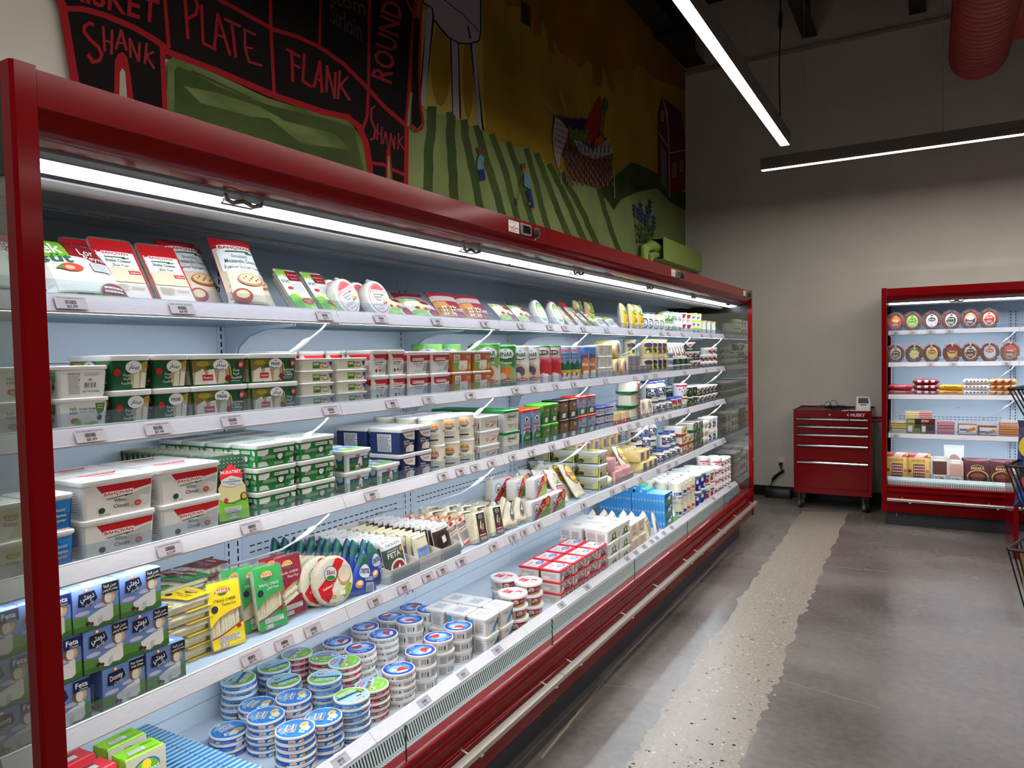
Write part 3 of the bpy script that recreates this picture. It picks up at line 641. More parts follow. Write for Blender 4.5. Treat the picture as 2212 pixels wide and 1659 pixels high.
        m = MB(); art(m, plane_map((x + .006, -.001, 1.999), (.012, 0, 0), (0, 0, .008)), [('r', 0, 0, 1, 1, 'W'), ('r', .3, .2, .7, .8, 'A')]); m.obj('small_sticker', t)
    # end panels
    for s, on in ((-1, lend), (1, rend)):
        if not on: continue
        a, b = (-.041, 0) if s < 0 else (U, U + .041)
        m = MB()
        def post(d0, d1, z0, z1): m.loft([[(a, d0, z0), (b, d0, z0), (b, d1, z0), (a, d1, z0)], [(a, d0, z1), (b, d0, z1), (b, d1, z1), (a, d1, z1)]], M_RED)
        e = .006
        ring = [(a + e, -.001), (b, -.001), (b, .032), (a, .032), (a, -.001 + e)] if s < 0 else [(a, -.001), (b - e, -.001), (b, -.001 + e), (b, .032), (a, .032)]
        m.loft([[(x, y, .112) for x, y in ring], [(x, y, 2.066) for x, y in ring]], M_RED)
        post(.032, .94, 2.036, 2.064); post(.032, .94, .112, .352); post(.90, .94, .352, 2.036); ep = m.obj('end_panel', t)
        m = MB(); m.box((a + .012, .032, 1.885), (b - .012, .90, 2.036), M_BLACK); m.obj('inner_cap', ep)
        m = MB(); m.box((a + .016, .032, .352), (b - .016, .90, 1.885), M_EGLASS); m.obj('end_glass', ep)
    # shelves
    z = None
    for k in range(2):
        for lv in range(4):
            zl = LOW[lv]; x0, x1 = k * MW + .0015, (k + 1) * MW - .0015
            m = MB(); m.box((x0, .243, zl + .004), (x1, .735, zl + .028), M_BACK)
            for x in (x0 + .004, x1 - .007):
                br_ = [(.735, zl - .12), (.735, zl + .004), (.42, zl + .004), (.42, zl - .004), (.55, zl - .010), (.63, zl - .03), (.68, zl - .065), (.70, zl - .12)]
                m.loft([[(x, d, zz) for d, zz in br_], [(x + .003, d, zz) for d, zz in br_]], M_BACK)
            sh = m.obj('shelf', t); sh.location = (0, 0, 0)
            m = MB(); m.extrude_u([(.221, zl), (.238, zl + .0365), (.243, zl + .0365), (.243, zl - .002), (.224, zl - .004)], x0, x1, M_RAIL)
            m.box((x0, .2375, zl + .036), (x1, .2445, zl + .0385), M_WHITE); m.obj('price_rail', sh)
            m = MB(); m.face([(x0, .2200, zl + .002), (x1, .2200, zl + .002), (x1, .2365, zl + .0385), (x0, .2365, zl + .0385)], M_GUARD)
            m.box((x0, .2455, zl + .028), (x1, .2475, zl + .068), M_GUARD); m.obj('front_guard', sh)
            m = MB(); m.extrude_u([(.2445, zl - .003), (.262, zl + .0005), (.262, zl + .0035), (.2445, zl + .0035)], x0 + .02, x1 - .02, M_LEDS); m.obj('led_strip', sh)
            m = MB(); xr = x1 - .03
            if lv < 3:
                m.tube([(xr, .25, zl - .004), (xr - .008, .258, zl - .018), (xr - .028, .275, zl - .040), (xr - .06, .31, zl - .075), (xr - .10, .36, zl - .112), (xr - .15, .50, zl - .16), (xr - .20, .738, zl - .21)], .0034, M_CABLE, 6)
                m.tube([(xr - .036, .284, zl - .049), (xr - .045, .294, zl - .058), (xr - .060, .31, zl - .075), (xr - .075, .329, zl - .089)], [.005, .0095, .008, .0045], M_CABLE, 8); m.obj('led_cable', sh, 50)
            tk = MB()
            for (un, nm, pc) in [q[1:] for q in tickets if q[0] == lv and x0 + .03 < q[1] < x1 - .03]:
                pl = ticket(sh, 0, nm, pc); pl.location = (un, .221, zl)
    for (un, nm, pc) in [q[1:] for q in tickets if q[0] == 4]:
        pl = ticket(dr, un, nm, pc, True)
    tag(t, label, 'refrigerator', gname); return t
XM, Y0M = -1.335, .70
TK = {0: [(155, 'TEKSUT LOR (FARMERS) CHEESE 500GR', '2.99'), (395, 'BAHCIVAN SHATAL CHEESE 350GR', '4.99'), (703, 'TEKSUT DILL CHEESE 200GR', '3.99'), (824, 'BAHCIVAN KASHKAVAL 400GR', '5.99'), (946, 'TEKSUT CECIL CHEESE', '4.99'), (1050, 'CHEESE 200GR', '4.99'),
          (1128, 'CHEESE 350GR', '4.99'), (1190, 'CHEESE 500GR', '6.99'), (1222, 'SHREDDED CHEESE', '4.49'), (1263, 'CHEESE 400GR', '5.99'), (1313, 'SLICED CHEESE', '4.99'), (1364, 'CHEESE', '3.99'), (1431, 'LABNE', '3.99'), (1446, 'LABNE', '3.99'), (1476, 'CREAM', '2.99'), (1518, 'YOGURT', '2.99'), (1537, 'YOGURT', '2.99')],
      1: [(197, 'TEKSUT DOUBLE CREAM WHITE CHEESE 500GR', '5.99'), (343, 'WHITE CHEESE 400GR', '7.99'), (503, 'FETA CHEESE 800 GR', '13.99'), (716, 'TEKSUT KAYMAK 150GR', '4.99'), (849, 'BAHCIVAN WHITE CHEESE 350GR', '7.99'), (927, 'DOUBLE CREAM CHEESE', '6.99'), (1018, 'TEKSUT WHITE CHEESE', '6.29'), (1116, 'PINAR WHITE CHEESE', '14.99'),
          (1156, 'EKER WHITE CHEESE', '11.99'), (1203, 'DANISH WHITE CHEESE', '9.99'), (1242, 'WHITE CHEESE', '9.99'), (1311, 'LABNE', '4.99'), (1374, 'KASHKAVAL', '7.99'), (1397, 'LABNE CUBE', '2.99'), (1418, 'CHEESE SPREAD', '5.99'), (1481, 'BUTTER', '6.99'), (1528, 'YOGURT', '3.99'), (1553, 'YOGURT', '3.99')],
      2: [(368, 'BAHCIVAN FETA CHEESE 900GR', '12.99'), (545, 'MURATBEY KASHKAVAL SLICED', '5.99'), (805, 'YORUK WHITE CHEESE 400GR', '6.29'), (959, 'BARAKA HALLOUM 400GR', '7.99'), (997, 'BARAKA SHILLAL', '7.99'), (1028, 'BARAKA NABULSI', '7.99'), (1064, 'EKICI WHITE CHEESE', '7.79'), (1109, 'PINAR SUZME', '6.99'), (1151, 'NOORI PIKNIK', '9.99'),
          (1195, 'NOORI CHEESE', '9.99'), (1227, 'NOORI CHEESE', '9.99'), (1342, 'SLICED CHEESE', '5.99'), (1361, 'CHEESE', '5.99'), (1380, 'CHEESE SPREAD', '5.99'), (1420, 'CREAM CHEESE', '8.99'), (1434, 'CREAM CHEESE', '8.99'), (1448, 'LABNE', '6.99'), (1488, 'BUTTER', '7.99'), (1545, 'YOGURT', '4.99')],
      3: [(545, 'Baraka String Cheese 200g * 12', '3.79'), (616, 'Baraka Shilal Cheese 200g * 12', '3.79'), (678, 'Baraka Jadel Cheese 200g * 12', '3.79'), (812, 'Ekici Kashkaval Cheese 400 gr', '5.69'), (874, 'Nema Kashkaval Cheese 350 gr', '5.49'), (926, 'Organic Feta Cheese 150 gr', '6.29'), (957, 'Halloumi Cheese 200 gr', '4.79'), (998, 'Goat Cheese 200 gr', '5.39'),
          (1068, 'Village Cheese 250 gr', '7.99'), (1110, 'Braided Cheese', '5.29'), (1134, 'Ekici Mozzarella', '5.99'), (1165, 'Sun Dried Cheese', '5.29'), (1220, 'White Cheese', '5.99'), (1262, 'Village Cheese', '7.99'), (1325, 'Nabulsi Cheese', '8.99'), (1349, 'Nabulsi Cheese', '8.99'), (1385, 'Akkawi', '7.99'), (1424, 'Kashkaval', '8.99'), (1446, 'Cream Cheese', '7.99'), (1462, 'Cream Cheese', '7.99'), (1546, 'Labneh', '5.99'), (1563, 'Labneh', '5.99')],
      4: [(735, 'Baraka Cream Cheese Triangles', '1.99'), (916, 'Byblos Cheese 8 Portions', '1.79'), (1000, 'Cheese Triangles', '1.79'), (1074, 'White Cheese 400 gr', '5.39'), (1213, 'Gazi Feta 500 gr', '5.29'), (1268, 'Feta 45% 400 gr', '5.99'), (1355, 'White Cheese 1 kg', '10.99'), (1374, 'Cheese', '8.99'), (1392, 'Cheese', '8.99'), (1408, 'Cheese', '7.99'), (1419, 'Cheese', '7.99'), (1434, 'Cheese', '5.99'), (1451, 'Nabulsi', '9.99'), (1541, 'Labneh', '7.99'), (1576, 'Labneh', '7.99')]}
def tickets_for(y0):
    out = []
    for lv, L in TK.items():
        for px, nm, pc in L:
            y = y_at(px, -1.558 if lv < 4 else -1.475, (LOW + (.39,))[lv] + .015)
            if y0 < y < y0 + UW: out.append((lv, y - y0, nm, pc))
    return out
make_unit((XM, Y0M, 0), PI / 2, True, False, None, tickets_for(Y0M), 'nearest unit of the red dairy fridge, ending in the tall left post')
make_unit((XM, Y0M + UW, 0), PI / 2, False, False, None, tickets_for(Y0M + UW), 'middle unit of the long red dairy fridge under the painted fields')
make_unit((XM, Y0M + 2 * UW, 0), PI / 2, False, True, 1.62, tickets_for(Y0M + 2 * UW), 'farthest unit of the long red dairy fridge beside the grey back wall')
XR, YR = -.32, 7.10
make_unit((XR, YR, 0), 0, True, False, None, [(0, .06, 'Sucuk', '9.99'), (0, .19, 'Sucuk', '9.99'), (0, .33, 'Sucuk', '9.99'), (0, .47, 'Sucuk', '9.99'), (1, .33, 'Sucuk', '9.99'), (1, .5, 'Sucuk', '9.99'), (1, .88, 'Sucuk', '9.99'), (3, .06, 'Hot Dogs', '5.99')],
          'red open fridge of sausages against the back wall', False, 'display fridges along the back')

# ------------------------------------------------------------------ package builders (local: X right, -Y front, Z up)
M_PW = mat('white_plastic', '#f0f0ec', .35)
M_CREAM = noisy(mat('cheese', '#efe6c4', .5), 60, '#e6dbb4', '#f5efd6')
M_CHW = noisy(mat('white_cheese', '#f1eee2', .5), 60, '#e8e3d3', '#f8f6ee')
M_YCH = noisy(mat('yellow_cheese', '#ead389', .45), 40, '#e2c774', '#f1dfa2')
M_FOIL = mat('foil', '#cfcfcf', .22, .9)
M_SAUS = noisy(mat('sausage', '#6e2219', .4), 90, '#5a1a12', '#83321f')
M_KRAFT = noisy(mat('kraft_card', '#a98454', .8), 30, '#9d7a4c', '#b6915f')
M_BOARD = mat('grey_cardboard', '#c9c8c0', .8)
M_MILK = mat('cloudy_plastic', '#ece8d2', .35)
def PL(c): return c if not isinstance(c, str) else mat('plastic_' + SHORT.get(c, c)[1:], SHORT.get(c, c), .32)
def fm(W, D, H, tp, z0, z1, side='f', ins=.004):
    def f(u, v, h):
        z = z0 + (z1 - z0) * v; s = tp + (1 - tp) * z / H
        if side == 'f': a = W / 2 * s - ins; return Vector((-a + 2 * a * u, -D / 2 * s - h, z))
        if side == 'l': a = D / 2 * s - ins; return Vector((-W / 2 * s - h, a - 2 * a * u, z))
        a = D / 2 * s - ins; return Vector((W / 2 * s + h, -a + 2 * a * u, z))
    return f
def tub(name, W, D, H, front, side=None, top=None, body='W', lid='W', tp=.9, r=.012, lh=.009, z0=None, z1=None, clearb=None):
    b = MB(); Wb, Db = W - .006, D - .006
    b.loft([rrect(Wb / 2 * tp, Db / 2 * tp, r * .8, 0), rrect(Wb / 2, Db / 2, r, H - lh * .6)], clearb or PL(body))
    l = MB(); l.loft([rrect(W / 2 - .001, D / 2 - .001, r, H - lh), rrect(W / 2, D / 2, r, H - lh * .75), rrect(W / 2, D / 2, r, H - .0015), rrect(W / 2 - .0015, D / 2 - .0015, r * .9, H)], PL(lid))
    z0 = .004 if z0 is None else z0; z1 = H - lh - .003 if z1 is None else z1
    a = MB(); art(a, fm(Wb, Db, H, tp, z0, z1, 'f', r * .35), front); sd = side if side is not None else front
    if sd: art(a, fm(Wb, Db, H, tp, z0, z1, 'l', r * .35), sd); art(a, fm(Wb, Db, H, tp, z0, z1, 'r', r * .35), sd)
    p = [('tub_body', b, 40), ('lid', l, 40), ('label', a, None)]
    if top: t = MB(); art(t, plane_map((-W / 2 + .006, -D / 2 + .006, H), (W - .012, 0, 0), (0, D - .012, 0)), top, .0003); p.append(('lid_print', t, None))
    return proto(name, p)
def carton(name, W, D, H, col, front, side=None, top=None, fold=True):
    b = MB(); b.box((-W / 2, -D / 2, 0), (W / 2, D / 2, H), PL(col))
    if fold: b.loft([[(-W / 2 + .001, -.002, H), (W / 2 - .001, -.002, H), (W / 2 - .001, -D / 2 + .004, H), (-W / 2 + .001, -D / 2 + .004, H)], [(-W / 2 + .002, -.002, H + .0012), (W / 2 - .002, -.002, H + .0012), (W / 2 - .002, -D / 2 + .006, H + .0025), (-W / 2 + .002, -D / 2 + .006, H + .0025)]], PL(col))
    a = MB(); art(a, fm(W, D, H, 1, 0, H, 'f', 0), front)
    if side: art(a, fm(W, D, H, 1, 0, H, 'l', 0), side)
    if top: art(a, plane_map((-W / 2, -D / 2, H + (.0025 if fold else 0)), (W, 0, 0), (0, D, 0)), top, .0004)
    return proto(name, [('box', b, None), ('print', a, None)])
def can(name, R, H, items, body='W', lid='W', tp=1., rep=1, top=None, lidr=1.03, lh=.008, shoulder=None, a0=170, a1=370, z0=.004, z1=None, bm=None, nseg=28):
    b = MB(); R0 = R * tp
    b.lathe([(R0, 0), (R, H - lh)] if not shoulder else [(R0, 0), (R * 1.0, .004), (R, H * shoulder), (R * .78, H - lh - .012), (R * .76, H - lh)], bm or PL(body), nseg)
    l = MB(); lr = (R if not shoulder else R * .84) * lidr
    l.lathe([(lr, H - lh), (lr, H - .002), (lr - .0015, H), (lr - .004, H), (lr - .005, H - .0015)], PL(lid), nseg)
    a = MB(); z1 = (H - lh - .002 if not shoulder else H * shoulder) if z1 is None else z1
    def rad(z): return R0 + (R - R0) * min(z / (H - lh), 1)
    w = (a1 - a0) / rep
    for k in range(rep): art(a, cyl_map(rad(z0), rad(z1), z0, z1, a0 + w * k, a0 + w * (k + 1)), items, .0006, .0003, nu=max(3, int(12 / rep)))
    p = [('tub_body', b, 40), ('lid', l, 40), ('label', a, None)]
    if top: t = MB(); q = lr - .006; art(t, plane_map((-q, -q, H - .0015), (2 * q, 0, 0), (0, 2 * q, 0)), top, .0004); p.append(('lid_print', t, None))
    return proto(name, p)
def roundbox(name, R, H, rim, side, top, sidec, rot=0.):
    """flat round box of cheese portions"""
    b = MB(); b.lathe([(R - .0015, .001), (R - .0015, H - .006)], PL(sidec), 32, True, False); b.lathe([(R - .001, 0), (R, .0012), (R, .003), (R - .0012, .004)], PL(rim), 32, True, False)
    l = MB(); l.lathe([(R - .001, H - .0065), (R, H - .006), (R, H - .001), (R - .0012, H), (R - .0035, H), (R - .0045, H - .001)], PL(rim), 32)
    a = MB(); art(a, cyl_map(R - .0015, R - .0015, .0042, H - .0068, 90, 450), side, .0004, .0002, nu=36)
    art(a, plane_map((-R + .004, -R + .004, H - .001), (2 * R - .008, 0, 0), (0, 2 * R - .008, 0)), top, .0004)
    return proto(name, [('box', b, 40), ('lid', l, 40), ('print', a, None)])
def pack(name, W, H, T, items, body=None, film=None, crimp=0., bulge=1., round_=.01, nu=10, nv=12, extra=None, shape=None):
    """pillow or vacuum pack standing on its lower edge; bulges to front and back"""
    film = film or PL('W')
    def pr(u, v):
        a = max(0., 1 - abs(2 * u - 1) ** 3.0); c = max(0., 1 - abs(2 * v - 1) ** (4.0 if crimp == 0 else 3.0)); return (a * c) ** .6
    def wid(v):
        return W * (1 + (.05 if crimp and (v > 1 - crimp or v < crimp) else 0))
    def pos(u, v, h, s=-1):
        t = T / 2 * pr(u, v) * bulge + .001; vv = v
        x = (u - .5) * wid(v); z = H * vv
        if shape: x, z = shape(u, v)
        return Vector((x, s * (t + h), z))
    b = MB(); N, K = 12, 14; i = b.mi(film)
    for s in (-1, 1):
        k = len(b.v)
        for j in range(K + 1):
            for q in range(N + 1): b.v.append(tuple(pos(q / N, j / K, 0, s)))
        for j in range(K):
            for q in range(N):
                f = (k + j * (N + 1) + q, k + j * (N + 1) + q + 1, k + (j + 1) * (N + 1) + q + 1, k + (j + 1) * (N + 1) + q)
                b.f.append(f if s < 0 else f[::-1]); b.m.append(i)
    def edge(u0, v0, u1, v1): b.face([pos(u0, v0, 0, -1), pos(u0, v0, 0, 1), pos(u1, v1, 0, 1), pos(u1, v1, 0, -1)], film)
    for j in range(K): edge(0, (j + 1) / K, 0, j / K); edge(1, j / K, 1, (j + 1) / K)
    for q in range(N): edge(q / N, 0, (q + 1) / N, 0); edge((q + 1) / N, 1, q / N, 1)
    a = MB(); art(a, lambda u, v, h: pos(u, v, h + .0006), items, .0006, .0003, nu, nv)
    return proto(name, [('pouch', b, 60), ('print', a, None)] + (extra or []))
def tray(name, W, H, T, items, content, cm, r=.016, flange=.006):
    """standing blister pack: clear tray with the cheese behind a printed film"""
    b = MB(); 
    def ring(hx, hz, rr, y, zc): return [(x, y, z + zc) for x, z, _ in rrect(hx, hz, rr, 0)]
    b.loft([ring(W / 2, H / 2, r, -.0008, H / 2), ring(W / 2, H / 2, r, .0006, H / 2), ring(W / 2 - flange, H / 2 - flange, r, .0014, H / 2), ring(W / 2 - flange - .006, H / 2 - flange - .006, r, T, H / 2)], M_TRAY)
    c = MB(); rr = random.Random(4)
    if content == 'strings':
        for k in range(9):
            x = -W / 2 + .018 + k * (W - .036) / 8; c.tube([(x, T * .38, .012), (x + rr.uniform(-.004, .004), T * .36, H * .45), (x + rr.uniform(-.004, .004), T * .38, H - .014)], (W - .03) / 13, cm, 7)
        c.loft([ring(W / 2 - .016, H / 2 - .016, .01, T * .4, H / 2), ring(W / 2 - .018, H / 2 - .018, .01, T - .0015, H / 2)], cm)
    elif content == 'braid':
        for k in range(14): c.tube([(((k % 2) - .5) * .03 - .012, T * .5, .02 + k * (H - .05) / 14), (((k % 2) - .5) * .03 + .015, T * .45, .032 + k * (H - .05) / 14)], .013, cm, 7)
    else:
        c.loft([ring(W / 2 - .012, H / 2 - .012, .012, .0018, H / 2), ring(W / 2 - .013, H / 2 - .013, .012, T - .002, H / 2)], cm)
    a = MB(); art(a, lambda u, v, h: Vector(((u - .5) * (W - .012), -.0008 - h, .006 + (H - .012) * v)), items)
    return proto(name, [('tray', b, 40), ('cheese', c, 40), ('print', a, None)])
def disc(name, R, T, items, col, film=True):
    """round cheese standing on its rim, label to the front"""
    b = MB(); e = .008; prof = [(R - e, 0), (R - e * .3, e * .3), (R, e), (R, T - e), (R - e * .3, T - e * .3), (R - e, T)]
    def rg(r, y): return [(r * math.cos(2 * PI * k / 32), y - T / 2, R + r * math.sin(2 * PI * k / 32)) for k in range(32)]
    b.loft([rg(r, y) for r, y in prof], col)
    a = MB(); art(a, lambda u, v, h: Vector(((u - .5) * 2 * (R - e), -T / 2 - h, R + (v - .5) * 2 * (R - e))), items)
    p = [('cheese', b, 40), ('label', a, None)]
    if film:
        f = MB(); n = 14; rr = random.Random(9)
        pts = [(R * 1.0 * math.sin(k / n * PI - PI / 2) * (1 - .1 * (k > 0 and k < n)), R + R * (1.12 + rr.uniform(-.03, .08)) * math.cos(k / n * PI - PI / 2)) for k in range(n + 1)]
        for (x0, z0), (x1, z1) in zip(pts, pts[1:]): f.face([(x0 * .8, 0, R + (z0 - R) * .8), (x1 * .8, .002, R + (z1 - R) * .8), (x1, -.002, z1), (x0, 0, z0)], M_FILM)
        p.append(('film_edge', f, None))
    return proto(name, p)
def block(name, W, D, H, items, col, film=M_FILM, side=None, flap=.02):
    """vacuum packed block with clear film standing off at its ends"""
    b = MB(); r = .008; b.loft([rrect(W / 2 - .003, D / 2 - .003, r, 0), rrect(W / 2, D / 2, r, .004), rrect(W / 2, D / 2, r, H - .004), rrect(W / 2 - .003, D / 2 - .003, r, H)], col)
    a = MB(); art(a, fm(W, D, H, 1, .001, H - .001, 'f', .002), items)
    if side: art(a, fm(W, D, H, 1, .001, H - .001, 'l', .002), side)
    ff = []; rr = random.Random(2)
    for s in (-1, 1):
        f = MB(); ff.append(('film_edge', f, None))
        q = [(-W / 2 + k * W / 5, 0, H * .5 if s < 0 else H) for k in range(6)]
        for k in range(5): f.face([(q[k][0], s * .2 * D, H), (q[k + 1][0], s * .2 * D, H), (q[k + 1][0] + rr.uniform(-.003, .003), s * D * .3, H + flap * rr.uniform(.5, 1)), (q[k][0], s * D * .3, H + flap * rr.uniform(.5, 1))], film)
    return proto(name, [('cheese', b, 40), ('label', a, None)] + ff)
RZM = PI / 2
def Y(px, z=1.3, x=-1.60): return y_at(px, x, z)
def setg(t, name, look, cat, group, extra=''):
    t.name = name
    tag(t, look + (', ' + extra if extra else ''), cat, group); return t
def rows(pr, name, look, cat, group, ys, xf, D, z0, h, nl, nr=1, gap=.004, jit=1.2, rz=0., only=None, sink=None):
    """columns along the shelf x rows into its depth x levels"""
    nc = len(ys); R_ = random.Random(len(look) * 13 + nc)
    for c, y in enumerate(ys):
        for r in range(nr):
            n = nl(c, r) if callable(nl) else nl; dx = R_.uniform(-.003, .003)
            for l in range(n):
                o = put(pr, (xf - D / 2 - r * (D + gap) - abs(dx), y + R_.uniform(-.0012, .0012), z0 + l * h), RZM + rz + math.radians(R_.uniform(-jit, jit)))
                setg(o, name, look, cat, group, where(c, nc, l, n, r, nr))
XF = -1.592

# ================================================================== TOP SHELF
Z1, Z2, Z3, Z4 = SURF
LK = 'on the top shelf'
def lean(pr, y, x, z, back=12, turn=0, roll=0, name='', look='', cat='cheese pack', group=None, extra=''):
    """stand a pack on the shelf, leaning back by some degrees"""
    o = pr.copy(); COL.objects.link(o)
    o.matrix_world = Matrix.Translation((x, y, z)) @ Matrix.Rotation(RZM + math.radians(turn), 4, 'Z') @ Matrix.Rotation(math.radians(-back), 4, 'X') @ Matrix.Rotation(math.radians(roll), 4, 'Y')
    for c in KIDS[pr]: k = c.copy(); COL.objects.link(k); k.parent = o
    return setg(o, name, look, cat, group, extra)
LOR = [('r', 0, 0, 1, 1, '#dfe3d2'), ('p', [(0, .99), (.42, .99), (.42, .62), (.1, .58), (0, .66)], '#7fbf2a'), ('p', [(.42, .99), (1, .99), (.99, .42), (.8, .45), (.62, .62), (.42, .64)], '#8c1a22'), ('r', .42, .93, 1, .99, '#7a1018'), ('t', 'tek', .2, .76, .32, .2, 'W'), ('t', 'süt', .24, .58, .38, .14, '#2a6a50'), ('t', 'Az Yağlı Taze', .72, .87, .34, .05, '#c98a8c', 0, 0), ('t', 'Lor', .66, .72, .2, .12, 'W', 0, 0),
       ('t', 'Peyniri', .76, .6, .34, .1, 'W', 0, 0), ('e', .36, .42, .14, .07, '#cf4a34'), ('e', .33, .41, .06, .035, '#f0b48a'), ('p', [(.16, .4), (.26, .47), (.24, .38)], '#5c8a3a'), ('r', .62, .38, .86, .53, '#dde6ef'), ('l', .64, .39, .84, .52, 5, 'A'), ('e', .8, .1, .19, .1, '#8c1a2c'), ('l', .65, .06, .95, .16, 2, 'W'), ('r', 0, 0, 1, .045, '#6a9a34'), ('r', .3, 0, .5, .045, '#2a5a34')]
lor = pack('lor_cheese_bag', .182, .178, .05, LOR, film=mat('bag_cream', '#dfe3d2', .25), crimp=.08)
lean(lor, .775, -1.62, Z1, 38, 4, 0, 'cheese_bag', 'green and maroon bag of curd cheese behind the end glass', group='bagged curd cheese')
lean(lor, .945, -1.615, Z1, 40, 4, 0, 'cheese_bag', 'green and maroon bag of curd cheese right of the red post', group='bagged curd cheese')
lean(lor, .925, -1.685, Z1, 40, 0, 0, 'cheese_bag', 'bag of curd cheese, hidden behind the one right of the post', group='bagged curd cheese')
SHA = [('r', 0, 0, 1, 1, '#e9e2cf'), ('r', 0, .8, 1, 1, 'R'), ('r', 0, 0, .04, .9, 'R'), ('r', .96, 0, 1, .9, 'R'), ('r', 0, 0, 1, .025, 'R'), ('r', .05, .52, .95, .78, '#e8e8e4'), ('p', [(.05, .77), (.3, .79), (.95, .8), (.95, .86), (.2, .86)], 'R'), ('t', 'BAHÇIVAN', .5, .765, .66, .07, 'W'), ('t', 'BAHÇIVAN', .5, .765, .62, .055, 'R'), ('s', [(.2, .705), (.7, .71), (.62, .69), (.8, .7)], .016, 'G'), ('t', 'Shallal Cheese', .5, .65, .6, .05, '#335040', 0, 0), ('t', 'جبنة شلال', .5, .575, .42, .06, '#335040', 0, 0),
       ('p', [(.05, .5), (.4, .55), (.95, .5), (.95, .3), (.05, .3)], '#d9cdae'), ('r', .64, .43, .93, .49, 'R'), ('t', 'Traditional', .785, .46, .24, .03, 'W', 0, 0), ('l', .12, .14, .5, .26, 5, '#b59a62'), ('l', .55, .18, .9, .22, 2, '#a8643c')]
sha = tray('shallal_tray', .112, .197, .028, SHA, 'fill', noisy(mat('shallal_cheese', '#dccfa8', .5), 80, '#c8b888', '#ece3c6', (1, 1, 3)))
for i, (y, x, e) in enumerate(((1.045, -1.612, 'left one of the front pair'), (1.165, -1.612, 'right one of the front pair'), (1.01, -1.665, 'half hidden behind the left one'), (1.15, -1.70, 'at the back behind the front pair'))):
    lean(sha, y, x, Z1, 34, -3, 0, 'cheese_tray', 'red topped tray of braided cheese', group='red topped cheese trays', extra=e)
MOZ = [('r', 0, 0, 1, 1, '#dccdb0'), ('r', 0, .82, 1, 1, '#c01a20'), ('p', [(0, .84), (.3, .8), (1, .82), (1, .9), (0, .9)], '#c01a20'), ('r', .04, .48, .96, .78, '#e2e6e4'), ('t', 'BAHÇIVAN', .5, .815, .86, .085, 'W'), ('t', 'BAHÇIVAN', .5, .815, .8, .06, 'R'), ('s', [(.2, .755), (.8, .77), (.7, .74), (.9, .75)], .02, 'G'), ('t', 'Shredded', .5, .69, .4, .05, '#7a9a8a', 0, 0), ('t', 'Mozzarella Cheese', .52, .62, .8, .055, '#2a4a3c', 0, 0), ('t', 'جبنة موزاريلا مبشورة', .5, .54, .84, .07, '#2a4a3c', 0, 0),
       ('e', .6, .36, .34, .085, '#a8683c'), ('e', .6, .37, .3, .066, '#e2bf8c')] + [('e', .42 + .06 * k, .37 + .03 * math.sin(k * 2.1), .02, .012, 'K' if k % 2 else '#a03a28') for k in range(7)] + [('e', .28, .14, .24, .09, '#9c2f20'), ('e', .28, .155, .16, .05, '#e8d6a0'), ('r', 0, 0, 1, .04, '#7a2434')]
moz = pack('mozzarella_bag', .122, .228, .045, MOZ, film=mat('bag_red', '#b01a20', .25), crimp=.1)
for y, x, tu, e in ((1.385, -1.618, -6, 'tallest one, standing in front'), (1.30, -1.69, 4, 'left of and behind the tallest'), (1.475, -1.675, 4, 'right of and behind the tallest'), (1.36, -1.76, 0, 'at the very back')):
    lean(moz, y, x, Z1, 27 if 'tallest one' in e else 32, tu, 0, 'cheese_bag', 'red bag of shredded pizza cheese', group='bags of shredded pizza cheese', extra=e)
STR = [('r', 0, 0, 1, 1, '#dfe8d6'), ('p', [(0, .8), (.45, .8), (.45, 1), (.1, 1), (0, .93)], 'L'), ('r', .45, .74, 1, .98, '#8f1a20'), ('r', 0, .6, .42, .82, '#eef0ea'), ('t', 'tek', .22, .84, .34, .1, 'W'), ('t', 'süt', .24, .72, .36, .09, '#3a7a60'), ('t', 'String Cheese', .72, .88, .44, .035, 'W', 0, 0), ('t', 'جبنة خيوط', .72, .8, .3, .045, 'W', 0, 0), ('r', .45, .48, .95, .68, '#e6ebf0'), ('l', .47, .5, .92, .66, 6, 'A'), ('e', .3, .55, .12, .035, '#c8302a'), ('e', .36, .42, .2, .05, '#e8dca6'),
       ('p', [(0, .36), (.3, .4), (.6, .3), (1, .34), (1, 0), (0, 0)], '#7cbf3a'), ('p', [(0, .2), (.5, .28), (.4, 0), (0, 0)], '#4f9a2c'), ('e', .72, .24, .25, .08, '#a5161e'), ('t', 'El Yapımı', .72, .25, .32, .04, 'W', 0, 0), ('t', '200g', .72, .2, .2, .03, 'W', 0, 0), ('l', .7, .04, .95, .12, 2, 'W')]
stc = tray('string_cheese_tray', .10, .178, .03, STR, 'strings', M_CHW)
lean(stc, 1.598, -1.612, Z1, 38, 0, 0, 'cheese_tray', 'green and maroon string cheese tray', group='green string cheese trays', extra='left one')
lean(stc, 1.706, -1.612, Z1, 38, 0, 0, 'cheese_tray', 'green and maroon string cheese tray', group='green string cheese trays', extra='right one')
